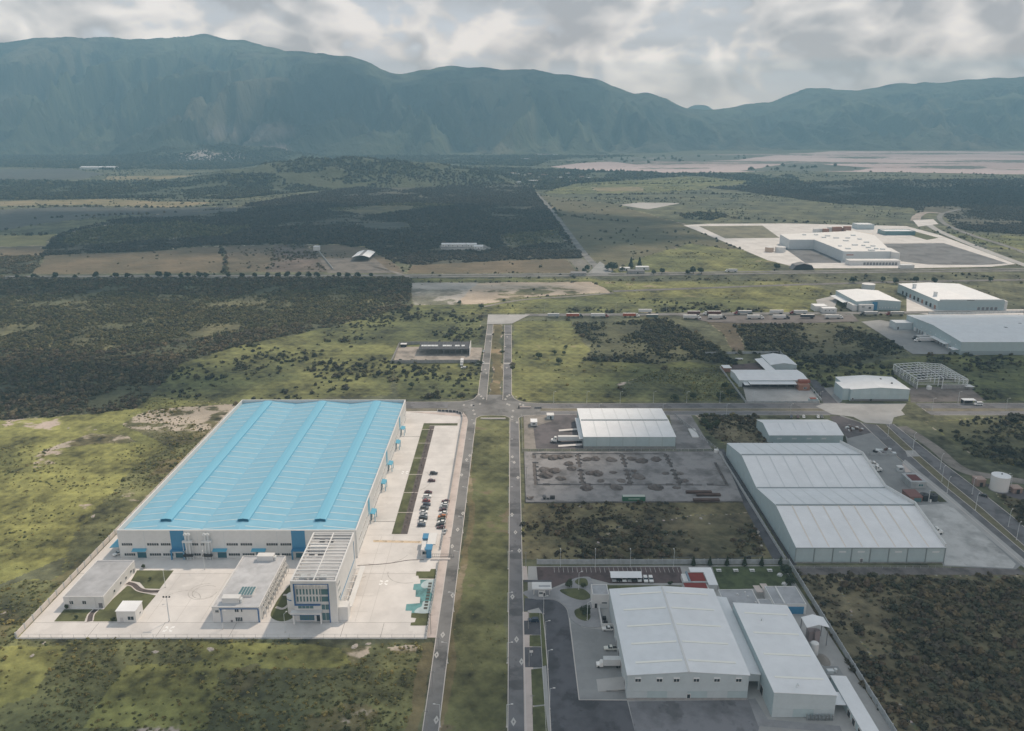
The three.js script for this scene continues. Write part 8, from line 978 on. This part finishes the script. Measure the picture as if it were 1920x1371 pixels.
// ---------------------------------------------------------------- clouds above and out of frame whose shadows fall on the valley
const cloudM = new THREE.MeshPhysicalMaterial({ color: lin(0.93, 0.93, 0.94), roughness: 1, transmission: 0.35, thickness: 0, side: THREE.DoubleSide });
function cloud(x, z, rx, rz, seed, label, alt = 1500) { // centred so that its shadow falls on (x, z)
  const k = alt / SUN.y, g = new THREE.IcosahedronGeometry(1, 24), p = g.attributes.position; for (let i = 0; i < p.count; i++) { const a = p.getX(i), b = p.getY(i), c = p.getZ(i), q = 1 + 0.34 * n3(a * 1.4 + seed * 9, b * 1.4, c * 1.4) + 0.16 * n3(a * 4 + seed, b * 4, c * 4) + 0.07 * n3(a * 10, b * 10, c * 10 + seed); p.setXYZ(i, a * q * rx, b * q * (b > 0 ? 0.45 : 0.15) * Math.min(rx, rz), c * q * rz); } g.computeVertexNormals();
  const o = mesh('cloud', g, cloudM); o.position.set(x + SUN.x * k, alt, z + SUN.z * k); tag(o, label, 'cloud', 'clouds overhead'); return o;
}
cloud(185, -330, 160, 200, 1, 'overhead cumulus cloud shading the eastern warehouses'); cloud(300, -640, 190, 70, 2, 'overhead cumulus cloud shading the north eastern lots'); cloud(-420, -1620, 700, 330, 3, 'overhead cumulus cloud shading the dark wood'); cloud(-400, -1000, 400, 55, 4, 'overhead cumulus cloud shading the scrub below the highway'); cloud(-350, -615, 130, 48, 12, 'overhead cumulus cloud shading the western scrub edge'); cloud(1400, -2300, 520, 260, 5, 'overhead cumulus cloud shading the eastern forest'); cloud(-250, -5900, 620, 600, 6, 'overhead cumulus cloud shading the middle mountain', 2600); cloud(-1350, -5300, 300, 520, 8, 'overhead cumulus cloud shading the quarry mountain', 2600); cloud(-20, -205, 120, 40, 9, 'overhead cumulus cloud shading the nearest median');
cloud(-120, -228, 75, 34, 10, 'overhead cumulus cloud shading the nearest meadow'); cloud(140, -590, 70, 34, 11, 'overhead cumulus cloud shading the field north of the cross road');
cloud(455, -742, 120, 52, 13, 'overhead cumulus cloud shading the distribution hall');

// every group stands at the base of what it holds
for (const g of scene.children) if (g.isGroup && g.rotation.y === 0 && g.children.length) {
  const b = new THREE.Box3().setFromObject(g), c = b.getCenter(new THREE.Vector3()), d = new THREE.Vector3(c.x - g.position.x, 0, c.z - g.position.z);
  if (d.length() > 6) { g.position.add(d); for (const k of g.children) k.position.sub(d); }
}
// single out look-alikes by their order across the picture or from the near end
const small = ['', 'first', 'second', 'third', 'fourth', 'fifth', 'sixth', 'seventh', 'eighth', 'ninth', 'tenth', 'eleventh', 'twelfth', 'thirteenth', 'fourteenth', 'fifteenth', 'sixteenth', 'seventeenth', 'eighteenth', 'nineteenth', 'twentieth'];
const nth = (n) => (n <= 20 ? small[n] : n === 30 ? 'thirtieth' : (n < 30 ? 'twenty-' : 'thirty-') + small[n % 10]);
const rows = { 'soil heaps on the building plot': 0, 'trees along the highway': 0, 'boulders in the grass': 0, 'lone thorn trees': 0, 'young trees in the planting strip': 1, 'trees at the highway junction': 0, 'trees by the eastern track': 0, 'lamps along the western median kerb': 1, 'lamps along the eastern median kerb': 1, 'lamps along the cross road': 0, 'lamps south of the cross road': 0, 'lamps beyond the junction': 0, 'lamps along the diagonal road': 1, 'lamps along the car park wall': 0, 'lamps along the driveway': 1, 'plaza lamps': 1, 'yard lamps': 0, 'lamps along the frontage road': 0, 'utility poles along the western footpath': 1, 'utility poles along the eastern verge': 1, 'garden shrubs': 0, 'sheds below the mountain': 0 };
for (const [group, near] of Object.entries(rows)) {
  const list = scene.children.filter((o) => o.userData.group === group).sort((a, b) => (near ? b.position.z - a.position.z : a.position.x / -a.position.z - b.position.x / -b.position.z));
  list.forEach((o, i) => { o.userData.label += `, ${nth(i + 1)} from the ${near ? 'near end' : 'left'}`; });
}
scatter();
scene.traverse((o) => { if (o.isMesh) { o.castShadow = o.receiveShadow = true; } });
renderer.render(scene, camera);
